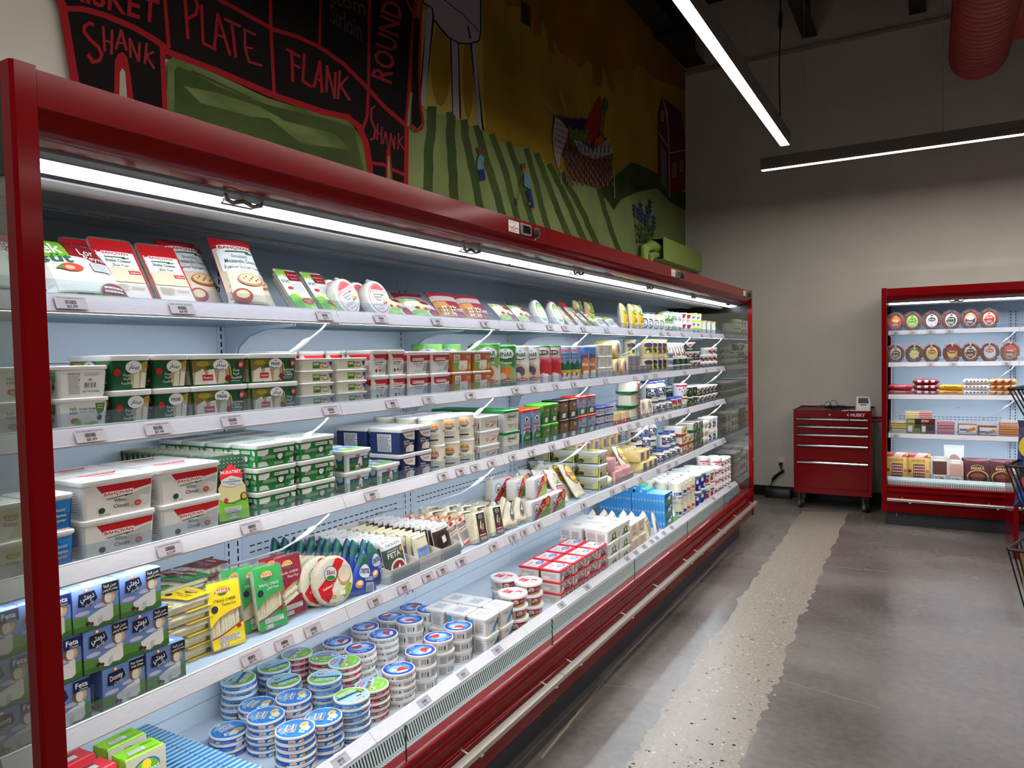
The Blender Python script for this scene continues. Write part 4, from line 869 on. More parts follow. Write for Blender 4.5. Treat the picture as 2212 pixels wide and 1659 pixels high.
KAS = [('e', .5, .5, .48, .48, 'R'), ('e', .5, .5, .455, .455, '#dcd8d0'), ('p', [(.12, .66), (.88, .66), (.78, .84), (.62, .93), (.5, .955), (.38, .93), (.22, .84)], 'R'), ('t', 'BAHÇIVAN', .5, .7, .64, .12, 'W'), ('t', 'BAHÇIVAN', .5, .7, .6, .09, 'R'), ('s', [(.24, .6), (.7, .62), (.62, .59), (.78, .6)], .02, 'K'), ('t', 'Kashkaval', .44, .53, .4, .08, '#2a3a30', 0, 0), ('t', 'Cheese', .44, .44, .28, .07, '#2a3a30', 0, 0), ('e', .72, .42, .07, .07, '#d8b45c'), ('e', .8, .36, .05, .05, 'R'), ('e', .68, .33, .035, .035, 'K'), ('l', .16, .24, .84, .34, 4, 'A'), ('l', .3, .12, .7, .2, 2, 'A')]
kas = disc('kashkaval_disc', .063, .04, KAS, M_CHW)
for y, x, tu, ro, e in ((1.805, -1.632, 6, -22, 'front left one'), (1.935, -1.630, 2, 0, 'front right one'), (1.79, -1.70, 10, 10, 'behind the front left one'), (1.925, -1.70, 0, 0, 'behind the front right one')):
    lean(kas, y, x, Z1, 16, tu, ro, 'kashkaval_cheese', 'round white kashkaval with red ringed label', 'cheese', 'round kashkaval on the top shelf', e)
CEC = [('r', 0, 0, 1, 1, '#e6e6d8'), ('r', 0, .8, 1, 1, '#9cc454'), ('r', .5, .6, .82, .96, '#7a1420'), ('t', 'tek süt', .26, .88, .4, .12, 'W'), ('t', 'Lavaş', .66, .8, .26, .12, 'W', 0, 0), ('e', .35, .5, .24, .18, '#e9d9a8'), ('e', .22, .42, .08, .07, '#a03020'), ('e', .5, .36, .1, .07, '#c84a24'), ('p', [(0, 0), (.5, 0), (.42, .26), (0, .34)], '#86b850'), ('e', .72, .2, .2, .14, '#8c1a24'), ('r', .55, .34, .92, .54, '#e2e6ea'), ('l', .58, .36, .9, .52, 5, 'A')]
cec = pack('sliced_cheese_pack', .15, .12, .03, CEC, film=M_MILK, crimp=.06)
for y, tu, e in ((2.05, 3, 'left one'), (2.21, -3, 'right one')):
    lean(cec, y, -1.612, Z1, 50, tu, 0, 'cheese_pack', 'crinkled green and maroon flat cheese pack', group='crinkled flat cheese packs', extra=e)
MIX = [('r', 0, 0, 1, 1, '#8a2030'), ('r', 0, .62, 1, .8, '#b9a6a0'), ('p', [(0, .1), (.6, .1), (.4, .6), (0, .6)], '#c08a4a')] + [('e', .08 + .09 * (k % 6), .18 + .1 * (k // 6), .03, .04, '#e8dcc0' if k % 3 else '#a8742c') for k in range(18)] + [('t', 'Tost', .7, .3, .34, .16, '#e7c9c4')]
mix = pack('grated_cheese_bag', .16, .15, .03, MIX, film=mat('bag_maroon', '#6a1424', .25), crimp=.1)
for y, x, e in ((2.40, -1.63, 'left one'), (2.57, -1.62, 'right one'), (2.33, -1.74, 'behind the left one')):
    lean(mix, y, x, Z1, 38, -6, 0, 'cheese_bag', 'maroon bag of grated cheese lying back', group='maroon bags of grated cheese', extra=e)
for y, e in ((2.83, 'left one'), (2.995, 'right one')):
    lean(cec, y, -1.62, Z1 + .002, 42, 4, 0, 'cheese_pack', 'green and maroon flat cheese pack in the second bay', group='flat cheese packs of the second bay', extra=e)
lean(stc, 2.69, -1.66, Z1, 42, 0, 0, 'cheese_tray', 'pale string cheese tray left of the flat packs', group='green string cheese trays')
OVA = [('e', .5, .5, .49, .49, '#e8ece0'), ('e', .5, .5, .46, .46, '#3e8a34'), ('e', .5, .46, .38, .4, '#e9ecdf'), ('p', [(.3, .3), (.7, .3), (.6, .6), (.4, .55)], '#d8c27a'), ('e', .5, .78, .24, .1, '#7cbf3a'), ('l', .25, .5, .75, .64, 3, 'A'), ('p', [(.2, .2), (.8, .2), (.66, .08), (.34, .08)], '#4f9a2c')]
ova = disc('oval_cheese', .052, .035, OVA, M_CHW)
for y, e in ((3.17, 'left one'), (3.35, 'right one')):
    o = lean(ova, y, -1.632, Z1, 26, 3, 0, 'cheese_tray', 'green oval tray of spreadable cheese', 'cheese pack', 'oval trays on the top shelf', e)
    o.matrix_world = o.matrix_world @ Matrix.Diagonal((1.1, 1, 1.35, 1))
for k, (y, pr_, e) in enumerate(((3.48, sha, 'leaning beside the oval trays'), (3.60, sha, 'leaning farthest to the right'))):
    lean(pr_, y, -1.615, Z1, 42, 6, 0, 'cheese_tray', 'red topped tray in the third bay', group='red topped cheese trays', extra=e)
for k, y in enumerate((3.715, 3.82)): lean(stc, y, -1.615, Z1, 46, 6, 0, 'cheese_tray', 'string cheese tray leaning beside red topped trays', group='green string cheese trays', extra=('left one', 'right one')[k])
WHP = [('r', 0, 0, 1, 1, '#ece9e0'), ('p', [(0, .7), (.5, .7), (.7, 1), (0, 1)], '#8cc63f'), ('r', .55, .1, .9, .6, '#2c3a4a'), ('t', 'süt', .3, .84, .3, .16, 'W'), ('l', .1, .2, .5, .6, 4, 'G')]
whp = pack('white_cheese_pack', .16, .11, .04, WHP, film=M_PW)
for k, y in enumerate((3.95, 4.12)): lean(whp, y, -1.63, Z1, 48, 0, 0, 'cheese_pack', 'white cheese pack lying back before yellow bags', group='white packs lying back', extra=('left one', 'right one')[k])
YEB = [('r', 0, 0, 1, 1, '#ecd88a'), ('r', .08, .05, .92, .72, '#e8b81c'), ('p', [(.3, .74), (.7, .74), (.62, .98), (.38, .98)], '#2f8a3a'), ('r', .38, .9, .62, 1, 'R'), ('e', .5, .66, .34, .1, '#1f7a34'), ('t', 'Kaşar', .5, .66, .5, .07, 'Y'), ('t', 'Tost', .5, .42, .5, .14, '#2a6a34'), ('e', .5, .18, .3, .1, '#f2e08a'), ('l', .2, .3, .8, .36, 2, 'G')]
yeb = pack('yellow_cheese_bag', .10, .17, .05, YEB, film=M_PW, crimp=.08, shape=None)
for k, (y, x, e) in enumerate(((4.26, -1.64, 'leftmost one'), (4.37, -1.62, 'tallest one in the middle'), (4.50, -1.625, 'rightmost one'), (3.86, -1.76, 'back left one'), (4.02, -1.76, 'back right one'))):
    lean(yeb, y, x, Z1, 6, (8, 0, 0, 0, 0)[k], 0, 'cheese_bag', 'yellow bag of sliced kashar', group='yellow bags of sliced cheese', extra=e)
LAB = [('r', 0, 0, 1, 1, '#eae6d6'), ('e', .5, .45, .34, .3, '#1d3f7a'), ('e', .5, .45, .26, .22, '#e6e8ea'), ('t', 'Ç', .5, .45, .2, .26, '#1d3f7a')]
LAG = [(t if not (len(t) > 5 and t[-1] == '#1d3f7a') else t[:-1] + ('#4f7a2c',)) for t in LAB]
lb = can('labne_tub', .050, .125, LAB, '#ece6d0', '#2a3a7c', .95, 2); lg = can('labne_tub', .044, .120, LAG, '#e6e0c0', '#cdbb5c', .95, 2)
rows(lb, 'spread_tub', 'cream tub with navy round logo', 'tub', 'navy logo tubs on the top shelf', [4.60, 4.71], XF, .105, Z1, .12, 1, 2)
rows(lg, 'spread_tub', 'cream tub with olive round logo', 'tub', 'olive logo tubs on the top shelf', [4.83, 4.93], XF, .095, Z1, .12, 1, 2)
GT = [('r', 0, 0, 1, 1, '#e8ece6'), ('p', [(0, .5), (1, .75), (1, 0), (0, 0)], '#6a9a3c'), ('e', .5, .55, .3, .22, 'W'), ('l', .3, .45, .7, .65, 2, 'G')]
gt = can('cream_cup', .042, .075, GT, 'W', '#5c9a4a', .88, 2)
rows(gt, 'cream_cup', 'small green patterned cup', 'cup', 'green cups on the top shelf', [5.03, 5.13], XF, .09, Z1, .075, 2, 1)
WC = [('r', 0, 0, 1, 1, '#eef0ee'), ('e', .5, .5, .3, .3, '#c6ccd2'), ('l', .2, .3, .8, .6, 3, 'A'), ('e', .7, .3, .1, .1, '#5c8a3c')]
wc = can('cream_cup', .043, .075, WC, 'W', 'W', .88, 2)
rows(wc, 'cream_cup', 'small all white cup', 'cup', 'white cups on the top shelf', [5.24, 5.34], XF, .09, Z1, .075, 2, 1)
RC = [('r', 0, 0, 1, 1, '#eef0ee'), ('p', [(.15, 1), (.85, 1), (.6, .55), (.45, .5)], '#b8202a'), ('l', .2, .15, .8, .4, 3, 'A')]
rc = can('cream_cup', .046, .078, RC, 'W', 'W', .88, 2)
rows(rc, 'cream_cup', 'white cup with red corner', 'cup', 'red cornered cups on the top shelf', [5.46, 5.60], XF, .095, Z1, .078, 2, 1)
LC = [('r', 0, .1, 1, .8, '#eef0ee'), ('e', .5, .5, .2, .25, '#8a96a8'), ('l', .3, .4, .7, .6, 2, 'D')]
lc = can('cream_cup', .042, .055, LC, 'W', '#b4e01c', .88, 2, lh=.014)
rows(lc, 'cream_cup', 'cup with lime green lid', 'cup', 'lime lidded cups', [5.74, 5.87], XF, .09, Z1, .055, 3, 1)
PC = [('r', 0, 0, 1, 1, '#ddd9c4'), ('e', .35, .6, .25, .2, '#efe8c8'), ('e', .6, .35, .25, .2, '#f4efd8'), ('r', .78, 0, 1, 1, '#5a84a8')]
pcn = can('snack_can', .036, .115, PC, '#ddd9c4', '#b9a030', 1, 2)
rows(pcn, 'snack_can', 'pale tall can near the end glass', 'can', 'tall cans by the end glass', [6.02, 6.17, 6.33], XF, .08, Z1, .115, 1, 1)

# ================================================================== SECOND SHELF
DC = [('r', 0, 0, 1, 1, '#ecebe6'), ('t', 'tek', .28, .8, .16, .15, '#5a8a3a'), ('t', 'süt', .28, .64, .18, .13, '#3a4a3c'), ('t', 'DOUBLE CREAM', .58, .76, .36, .09, '#4a4a44'), ('t', 'WHITE CHEESE', .58, .64, .34, .07, '#5a5a54', 0, 0), ('p', [(.76, .98), (.97, .98), (.95, .62), (.84, .5), (.78, .7)], '#4a7a2c'), ('t', 'Beyaz', .87, .88, .12, .06, 'W'), ('t', 'Peynir', .87, .78, .12, .06, 'W'), ('e', .3, .3, .1, .12, '#c03a2c'), ('e', .38, .24, .12, .09, '#7aa04a'), ('p', [(.42, .2), (.74, .16), (.78, .38), (.6, .5), (.46, .42)], '#e4dcc0'), ('e', .86, .38, .05, .12, '#3a3a34'), ('e', .68, .18, .16, .07, '#8aa85a')]
DN = [('r', 0, 0, 1, 1, '#ecebe6'), ('r', .16, .06, .44, .94, '#e4e4e0'), ('t', 'Nutrition Facts', .3, .9, .27, .07, 'K'), ('l', .17, .08, .43, .84, 12, 'A'), ('t', '240', .41, .66, .05, .06, 'K'), ('l', .52, .8, .9, .92, 3, 'A'), ('b', .52, .28, .8, .54), ('t', 'Net 17,6 oz (500g)', .68, .16, .4, .08, 'K'), ('e', .66, .64, .05, .05, 'A')]
dct = tub('white_cheese_tub', .116, .11, .070, DC, DC, None, z0=.004); dnt = tub('white_cheese_tub', .116, .11, .070, DN, DC, None)
for c, y in enumerate((.782, .905)):
    for l in range(2):
        for r in range(2):
            o = put(dnt if (c == 1 and l == 1) else dct, (XF - .055 - r * .114, y, Z2 + l * .070), RZM + math.radians((-1, 1.5)[l]))
            setg(o, 'cheese_tub', 'white double cream cheese tub', 'tub', 'white double cream tubs', ('behind the end glass', 'right of the red post')[c] + ', ' + where(0, 1, l, 2, r, 2))
PG = lambda en: [('r', 0, 0, 1, 1, '#14502a'), ('p', [(0, 0), (.62, 0), (.72, .4), (.68, .8), (.55, 1), (0, 1)], '#b9a878'), ('p', [(0, .5), (.3, .6), (.5, 1), (0, 1)], '#7a6a2c'), ('e', .2, .86, .12, .12, '#a89420'), ('e', .34, .7, .1, .08, '#3f5c22'), ('p', [(.02, 0), (.05, .5), (.2, .66), (.28, .1), (.24, 0)], '#e9e2cc'), ('p', [(.26, 0), (.3, .6), (.4, .64), (.46, .0)], '#f0eadb'), ('p', [(.48, 0), (.5, .5), (.62, .56), (.66, .05)], '#ddd5bb'), ('r', .18, .16, .38, .4, 'R'), ('t', 'Premium', .28, .28, .16, .1, 'W', 5), ('s', [(.66, 0), (.745, .4), (.7, .8), (.58, 1)], .03, '#c9a24a'), ('e', .68, .22, .06, .14, '#8c1a24'),
                 ('e', .53, .8, .15, .24, 'W'), ('e', .53, .8, .135, .21, 'W'), ('s', [(.42, .66), (.5, .6), (.6, .63)], .03, '#0f3a28'), ('t', 'PINAR' if en else 'بينار', .53, .79, .2, .15 if en else .2, '#0f3a28'), ('p', [(.49, .92), (.53, .97), (.57, .92)], '#3a8ac4')] + \
                ([('t', 'TRADITIONAL', .84, .5, .27, .08, 'W'), ('t', 'FETA', .84, .38, .14, .08, 'W'), ('t', 'CHEESE', .84, .27, .2, .08, 'W'), ('l', .72, .06, .96, .2, 2, '#a9c4a8')] if en else [('t', 'جبنة', .84, .56, .14, .14, 'W'), ('t', 'فيتا', .84, .4, .12, .13, 'W'), ('t', 'التقليدية', .85, .24, .22, .14, 'W'), ('l', .74, .05, .96, .15, 1, '#a9c4a8')]) + [('e', .92, .8, .055, .15, 'R'), ('l', .885, .72, .955, .88, 3, 'W')]
PS = lambda en: [('r', 0, 0, 1, 1, '#14502a'), ('p', [(.58, 0), (.5, .4), (.55, .8), (.68, 1), (1, 1), (1, 0)], '#b9a878'), ('p', [(.62, 0), (.62, .5), (.78, .62), (.8, 0)], '#e9e2cc'), ('p', [(.82, 0), (.84, .6), (.98, .55), (.98, 0)], '#f0eadb'), ('e', .9, .86, .1, .12, '#a89420'), ('e', .6, .8, .24, .24, 'W'), ('t', 'PINAR' if en else 'بينار', .6, .79, .32, .15 if en else .2, '#0f3a28'), ('e', .12, .6, .1, .14, 'R'), ('t', 'جبنة', .4, .5, .22, .13, 'W'), ('t', 'فيتا', .4, .36, .18, .12, 'W'), ('t', 'التقليدية', .4, .2, .34, .13, 'W')]
fw = {e: tub('feta_tub', .178, .105, .081, PG(e), PS(e), body='#164f2b', lh=.013) for e in (0, 1)}; fs = {e: tub('feta_tub', .101, .178, .081, PS(e), PG(e), body='#164f2b', lh=.013) for e in (0, 1)}
cols_ = [(1.016, .178, fs, (0, 0)), (1.120, .178, fs, (1, 0)), (1.256, .105, fw, (1, 0)), (1.438, .105, fw, (0, 1))]
for c, (y, D, P_, lang) in enumerate(cols_):
    for l in range(2):
        o = put(P_[lang[l]], (XF - D / 2, y, Z2 + l * .081), RZM + math.radians((.8, -.6)[l])); setg(o, 'feta_tub', 'green feta tub with oval logo', 'tub', 'green feta tubs on the second shelf', where(c, 4, l, 2))
KY = [('r', .34, .1, .98, .95, '#dcdcc0'), ('r', .34, .1, .6, .95, '#7ba03c'), ('t', 'tek', .47, .7, .2, .34, 'W'), ('t', 'süt', .47, .34, .2, .3, '#2c3a2c'), ('t', 'Kaymak', .7, .74, .2, .28, '#2a4a6a'), ('e', .76, .36, .12, .2, '#c98a4a'), ('e', .76, .42, .08, .1, '#f2eee0'), ('p', [(.86, .95), (.98, .95), (.97, .3), (.92, .5)], '#1c4a8a')]
kt = tub('kaymak_tub', .142, .11, .0365, KY, [], None, clearb=M_MILK, lid='#e9e8e2', lh=.006, tp=.93, z0=.003)
rows(kt, 'kaymak_tub', 'flat cream clotted-cream tub', 'tub', 'flat clotted-cream tubs', [1.608, 1.758], XF, .11, Z2, .0365, 4, 1)
BW = [('r', 0, 0, 1, 1, '#e6e2da'), ('p', [(.08, 1), (1, 1), (1, .72), (.9, .7), (.56, .68), (.3, .74), (.18, .84)], 'R'), ('t', 'BAHÇIVAN', .5, .71, .74, .15, 'W'), ('t', 'BAHÇIVAN', .5, .71, .7, .11, 'R'), ('s', [(.2, .58), (.7, .61), (.6, .57), (.8, .6)], .025, 'K'), ('t', 'White Cheese', .45, .49, .5, .08, '#3a3a3a', 0, 0), ('t', 'أبيض', .55, .38, .22, .1, '#3a3a3a'), ('e', .3, .18, .08, .09, '#2c5a3c'), ('e', .56, .2, .07, .07, '#b8302a'), ('p', [(.62, .1), (.96, .1), (.96, .5), (.8, .42)], '#b9b4aa')]
BD = [('r', 0, 0, 1, 1, '#e4e1dc'), ('p', [(.06, 1), (1, 1), (1, .7), (.3, .6), (.14, .62), (.06, .7)], '#b81a22'), ('t', 'BAHÇIVAN', .5, .76, .6, .15, 'W'), ('t', 'BAHÇIVAN', .5, .76, .56, .11, 'R'), ('s', [(.25, .63), (.7, .66), (.6, .62), (.78, .65)], .02, 'K'), ('t', 'Double Cream', .5, .52, .5, .09, '#3a3a3a', 0, 0), ('t', 'Cheese', .5, .41, .3, .08, '#3a3a3a', 0, 0), ('p', [(.72, .08), (.98, .1), (.98, .6), (.82, .5)], '#a9a6a4'), ('l', .28, .06, .7, .16, 2, 'A')]
b1 = tub('cheese_tub', .090, .12, .085, BW, BW, lh=.011); b2 = tub('cheese_tub', .128, .11, .082, BD, BD, lh=.010)
rows(b1, 'cheese_tub', 'white tub with red arc, narrow side out', 'tub', 'narrow red arc tubs', [1.893, 1.988], XF, .12, Z2, .085, 2, 2)
rows(b2, 'cheese_tub', 'white double cream tub with red corner', 'tub', 'red cornered double cream tubs', [2.105, 2.245], XF, .11, Z2, .082, 2, 2)
b3 = tub('cheese_tub', .115, .11, .085, BW, BW, lh=.011)
rows(b3, 'cheese_tub', 'red arc tub behind flat cream tubs', 'tub', 'red arc tubs in the back row', [1.60, 1.72, 1.84], XF - .135, .11, Z2, .085, 2, 1)
TO = [('r', 0, 0, 1, 1, '#b8622c'), ('p', [(0, 0), (.66, 0), (.5, .5), (.3, .62), (0, .5)], '#7d9a2c'), ('p', [(.3, .1), (.78, .08), (.8, .6), (.36, .6)], '#e4ddcd'), ('p', [(.3, .1), (.6, .0), (.78, .08), (.5, .34)], '#c9c0ae'), ('r', .06, .5, .38, .96, '#e9ebe2'), ('t', 'tek', .22, .84, .26, .2, '#5a9a2c'), ('t', 'süt', .22, .64, .28, .2, '#2c3a2c'), ('e', .56, .76, .09, .14, '#c8402a'), ('t', 'Beyaz', .84, .86, .2, .08, 'W', 0, 0), ('t', 'Peynir', .84, .76, .2, .08, 'W', 0, 0), ('e', .88, .26, .07, .2, '#e0a03c')]
to = tub('cheese_tub', .142, .11, .082, TO, TO, body='#b8622c', lh=.008, tp=.96)
rows(to, 'cheese_tub', 'orange and green white-cheese tub', 'tub', 'orange cheese tubs', [2.39, 2.535], XF, .11, Z2, .082, 2, 1)
def PIN(base, a, b, logo='PINAR', sub='Beyaz', low='VALUE'):
    return [('r', 0, 0, 1, 1, base), ('p', [(0, .5), (.5, .62), (1, .45), (1, .1), (0, .1)], a), ('e', .5, .38, .26, .13, b), ('e', .35, .26, .18, .1, '#efe6cf'), ('e', .5, .83, .44, .13, 'W'), ('s', [(.12, .82), (.25, .72), (.5, .69), (.75, .72)], .025, '#0f3a28'), ('t', logo, .5, .82, .66, .11, '#0f3a28'), ('p', [(.4, .91), (.5, .95), (.6, .91)], '#3a8ac4'), ('t', sub, .55, .6, .5, .08, 'W'), ('e', .6, .17, .3, .045, 'R'), ('t', low, .6, .17, .44, .04, 'W')]
gc = can('cheese_tin', .062, .195, PIN('#6f9a4a', '#c9c8b0', '#c86a2c'), '#8fb06a', '#3f9a3c', 1, 2); gc2 = can('cheese_tin', .056, .19, PIN('#2a6a34', '#86a86a', '#d87a2c'), '#2a6a34', '#3f9a3c', 1, 2)
rows(gc, 'cheese_tin', 'large green lidded tin beside orange tubs', 'tin', 'green lidded tins', [2.655], XF, .124, Z2, .195, 1, 1)
rows(gc, 'cheese_tin', 'green lidded tin rising behind orange tubs', 'tin', 'green lidded tins', [2.40, 2.54], XF - .12, .124, Z2, .195, 1, 1)
rows(gc2, 'cheese_tin', 'dark green tin with orange fruit', 'tin', 'green lidded tins', [2.80], XF, .115, Z2, .19, 1, 2)
WP = PIN('#dcdad0', '#c9b98c', '#5a4a6a', 'PINAR', 'Keçi', 'PINAR'); wpn = can('cheese_tin', .050, .186, WP, '#dcdad0', 'W', 1, 2)
rows(wpn, 'cheese_tin', 'white tin with grapes and oval logo', 'tin', 'white grape tins', [2.92, 3.03], XF, .10, Z2, .186, 1, 2)
EK = [('r', 0, 0, 1, 1, '#c8b9b4'), ('r', 0, .28, .1, 1, 'R'), ('p', [(0, .24), (1, .24), (1, .6), (0, .66)], '#b8202c'), ('p', [(0, .6), (1, .56), (1, .7), (0, .74)], '#c95a5c'), ('e', .5, .86, .34, .07, '#1c3a2c'), ('t', 'EKER', .5, .86, .5, .06, 'W'), ('t', 'Blok', .62, .62, .36, .09, '#9c1a24'), ('p', [(.3, .05), (.75, .02), (.82, .26), (.5, .3), (.28, .24)], '#e6e2da'), ('p', [(.3, .05), (.5, .04), (.5, .3), (.28, .24)], '#bdb8b0')]
ek = can('cheese_tin', .051, .188, EK, '#c8b9b4', '#1d6b35', 1, 2)
rows(ek, 'cheese_tin', 'tall red and silver tin, green rim', 'tin', 'red and silver tins', [3.145, 3.255], XF, .102, Z2, .188, 1, 2)
DA = [('r', 0, 0, 1, 1, '#7a96b4'), ('p', [(0, .3), (1, .3), (1, .5), (.8, .66), (.6, .5), (.35, .64), (0, .5)], '#1c5a34'), ('r', 0, 0, 1, .34, '#b9a83a'), ('p', [(.25, .6), (.36, .66), (.46, .58), (.38, .54)], 'W'), ('t', 'BITYIRLI', .5, .92, .8, .07, 'R'), ('t', 'DANISH', .5, .8, .76, .07, 'N'), ('t', 'WHITE CHEESE', .5, .7, .9, .05, 'N'), ('e', .5, .16, .4, .1, 'W')] + [('e', .3 + .13 * k, .2, .07, .06, '#a83224' if k % 2 else '#e9e4d4') for k in range(4)]
da = can('cheese_tin', .054, .186, DA, '#8aa4bc', 'W', 1, 2)
rows(da, 'cheese_tin', 'tin with mountains and radishes', 'tin', 'mountain picture tins', [3.375, 3.49], XF, .108, Z2, .186, 1, 2)
DD = [('r', 0, 0, 1, 1, '#3a6aa8'), ('r', 0, .2, .35, .95, '#7a9ac4'), ('l', .04, .3, .32, .9, 9, 'W'), ('p', [(.45, .1), (1, .1), (1, .62), (.7, .7), (.5, .6)], '#c8702c'), ('t', 'Danu', .72, .76, .44, .12, '#a01a24'), ('t', 'Blok', .72, .48, .4, .1, 'W'), ('p', [(.5, .04), (.98, .04), (.96, .3), (.6, .28)], '#e4dccb'), ('r', 0, 0, 1, .05, '#1c5a34')]
dd = can('cheese_tin', .052, .186, DD, '#3a6aa8', '#d4d8dc', 1, 2)
rows(dd, 'cheese_tin', 'blue and orange cheese tin', 'tin', 'blue and orange tins', [3.60, 3.70], XF, .104, Z2, .186, 1, 1)
LV = [('r', 0, 0, 1, 1, '#e4dfd2'), ('e', .5, .5, .26, .42, '#3a3a36'), ('e', .5, .5, .23, .38, '#e8e4d8'), ('e', .5, .66, .07, .1, '#3a3a36'), ('l', .34, .28, .66, .5, 3, 'D')]
lv_ = tub('labne_box', .104, .10, .064, LV, LV, lh=.008, body='#e8e4d8', tp=.95)
rows(lv_, 'labne_box', 'off-white tub with oval emblem', 'tub', 'oval emblem tubs', [3.80, 3.91], XF, .10, Z2, .064, 3, 1)
KL = [('e', .5, .5, .46, .46, '#e9dfc4'), ('e', .5, .5, .40, .40, '#6a3a2c'), ('e', .5, .5, .37, .37, '#e6e0d0'), ('e', .5, .66, .16, .16, '#3a4a8c'), ('r', .3, .36, .7, .56, '#b8302a'), ('p', [(.3, .36), (.7, .36), (.5, .2)], '#b8302a')]
kl = disc('kashkaval_wheel', .055, .14, KL, M_YCH, False)
for y, z, x, e in ((4.02, 0, XF - .07, 'lower left one'), (4.145, 0, XF - .07, 'lower right one'), (4.05, .109, XF - .075, 'upper one'), (3.99, .109, XF - .22, 'behind the upper one')):
    o = put(kl, (x, y, Z2 + z), RZM + math.radians(3)); setg(o, 'kashkaval_cheese', 'thick yellow cheese wheel with round label', 'cheese', 'yellow cheese wheels', e)
    if 'behind' in e: o.location.z = Z2; 
LU = [('r', 0, 0, 1, 1, '#8a8588'), ('e', .5, .8, .1, .1, '#3a363a'), ('t', 'LUNA', .5, .58, .6, .16, '#2c282c'), ('l', .2, .36, .8, .44, 1, 'D'), ('p', [(.05, .12), (.4, .24), (.5, .18), (.6, .24), (.95, .12), (.6, .1), (.4, .1)], '#8a2a44')]
lu = carton('cheese_cube_box', .098, .09, .062, '#e6e2d4', LU, [('r', 0, 0, 1, 1, '#e9e4cf')], None, False)
for c, y in enumerate((4.245, 4.348, 4.451, 4.554)): o = put(lu, (XF - .045, y, Z2), RZM); setg(o, 'cheese_box', 'grey fronted small cheese box', 'box', 'grey fronted cheese boxes', where(c, 4) + ', bottom level')
for c, y in enumerate((4.25, 4.353)): o = put(lu, (XF - .047, y, Z2 + .0622), RZM); setg(o, 'cheese_box', 'grey fronted small cheese box', 'box', 'grey fronted cheese boxes', ('left', 'right')[c] + ' one of the top level')
JL = lambda c: [('r', .1, .15, .9, .85, c), ('e', .5, .76, .4, .14, '#2c2448'), ('r', .2, .6, .8, .72, '#3a2c5a'), ('e', .5, .4, .3, .18, '#3a4a2c'), ('e', .4, .3, .14, .1, '#e6dfc0'), ('s', [(.2, .2), (.5, .5), (.8, .22)], .04, 'K')]
jy = can('spread_jar', .045, .115, JL('#d8c42c'), '#e6e0ca', '#b8a24a', 1, 2, lh=.01); jo = can('spread_jar', .045, .115, JL('#a8642c'), '#e6e0ca', '#b8a24a', 1, 2, lh=.01)
for c, y in enumerate((4.66, 4.76, 4.86, 4.96)):
    for l in range(2): o = put((jy, jy, jo, jo)[c], (XF - .046, y, Z2 + l * .115), RZM); setg(o, 'spread_jar', ('tall cream jar, yellow label', 'tall cream jar, brown label')[c > 1], 'jar', 'tall gold lidded spread jars', where(c, 4, l, 2))
for l in range(2): o = put(jy, (XF - .15, 4.62, Z2 + l * .115), RZM); setg(o, 'spread_jar', 'yellow labelled jar at the back', 'jar', 'tall gold lidded spread jars', ('lower', 'upper')[l])
TG = [('r', 0, 0, 1, 1, '#1f4a2c'), ('p', [(.2, 1), (.6, 1), (.4, .45)], '#e6dfda'), ('r', .3, .6, .6, .9, '#a81c28'), ('l', .5, .2, .95, .5, 2, 'W'), ('r', .7, .5, .85, .8, 'R')]
bth = tub('butter_tub', .115, .1, .047, [('r', 0, 0, 1, 1, '#a8c4d4'), ('t', 'KAYMAK', .5, .5, .8, .5, '#2a4a6a')], None, None, lh=.007)
rows(bth, 'butter_tub', 'flat light blue and white tub', 'tub', 'light blue flat tubs', [5.07], XF, .1, Z2, .047, 3, 1)
TOPG = [('r', .04, .06, .96, .94, '#1f4a2c'), ('r', .3, .5, .7, .92, '#8c1a28'), ('e', .5, .4, .3, .2, '#e2ded4'), ('r', .56, .0, .74, .5, 'R'), ('l', .2, .6, .8, .8, 2, 'W')]
tg = tub('butter_tub', .125, .115, .05, TG, TG, TOPG, lh=.008, body='#1f4a2c')
rows(tg, 'butter_tub', 'flat dark green butter tub', 'tub', 'dark green butter tubs', [5.22, 5.36, 5.50], XF, .115, Z2, .05, 2, 1)
for k, y in enumerate((5.17, 5.31, 5.44)):
    o = tg.copy(); COL.objects.link(o); o.matrix_world = Matrix.Translation((XF - .018, y, Z2 + .104)) @ Matrix.Rotation(RZM, 4, 'Z') @ Matrix.Rotation(math.radians(72), 4, 'X') @ Matrix.Translation((0, .0575, -.05))
    for c in KIDS[tg]: q = c.copy(); COL.objects.link(q); q.parent = o
    setg(o, 'butter_tub', 'dark green tub tipped up on its side', 'tub', 'dark green tubs tipped up', where(k, 3))
TR = [('r', 0, 0, 1, 1, '#2a4034'), ('p', [(.1, 1), (.9, 1), (.5, .45)], '#e6dfda'), ('r', .34, .7, .66, .9, '#a81c28'), ('l', .2, .15, .8, .4, 2, 'W')]
trc = can('yogurt_tub', .057, .072, TR, '#2a4034', 'W', .9, 2)
rows(trc, 'yogurt_tub', 'dark green yogurt tub, red triangle', 'tub', 'dark green yogurt tubs', [5.66, 5.80], XF, .115, Z2, .072, lambda c, r: (3, 2)[c], 1)
DW = [('r', 0, 0, 1, 1, '#dcdcd8'), ('e', .6, .5, .16, .3, '#7a2430'), ('l', .1, .2, .5, .7, 3, 'D'), ('r', .75, 0, 1, .5, '#2a4034')]
dw = can('yogurt_tub', .052, .058, DW, 'W', 'W', .88, 2)
rows(dw, 'yogurt_tub', 'white lidded tub with red dot', 'tub', 'white lidded tubs by the end glass', [5.94, 6.07, 6.20, 6.34], XF, .105, Z2, .058, lambda c, r: (2, 2, 3, 3)[c], 1)

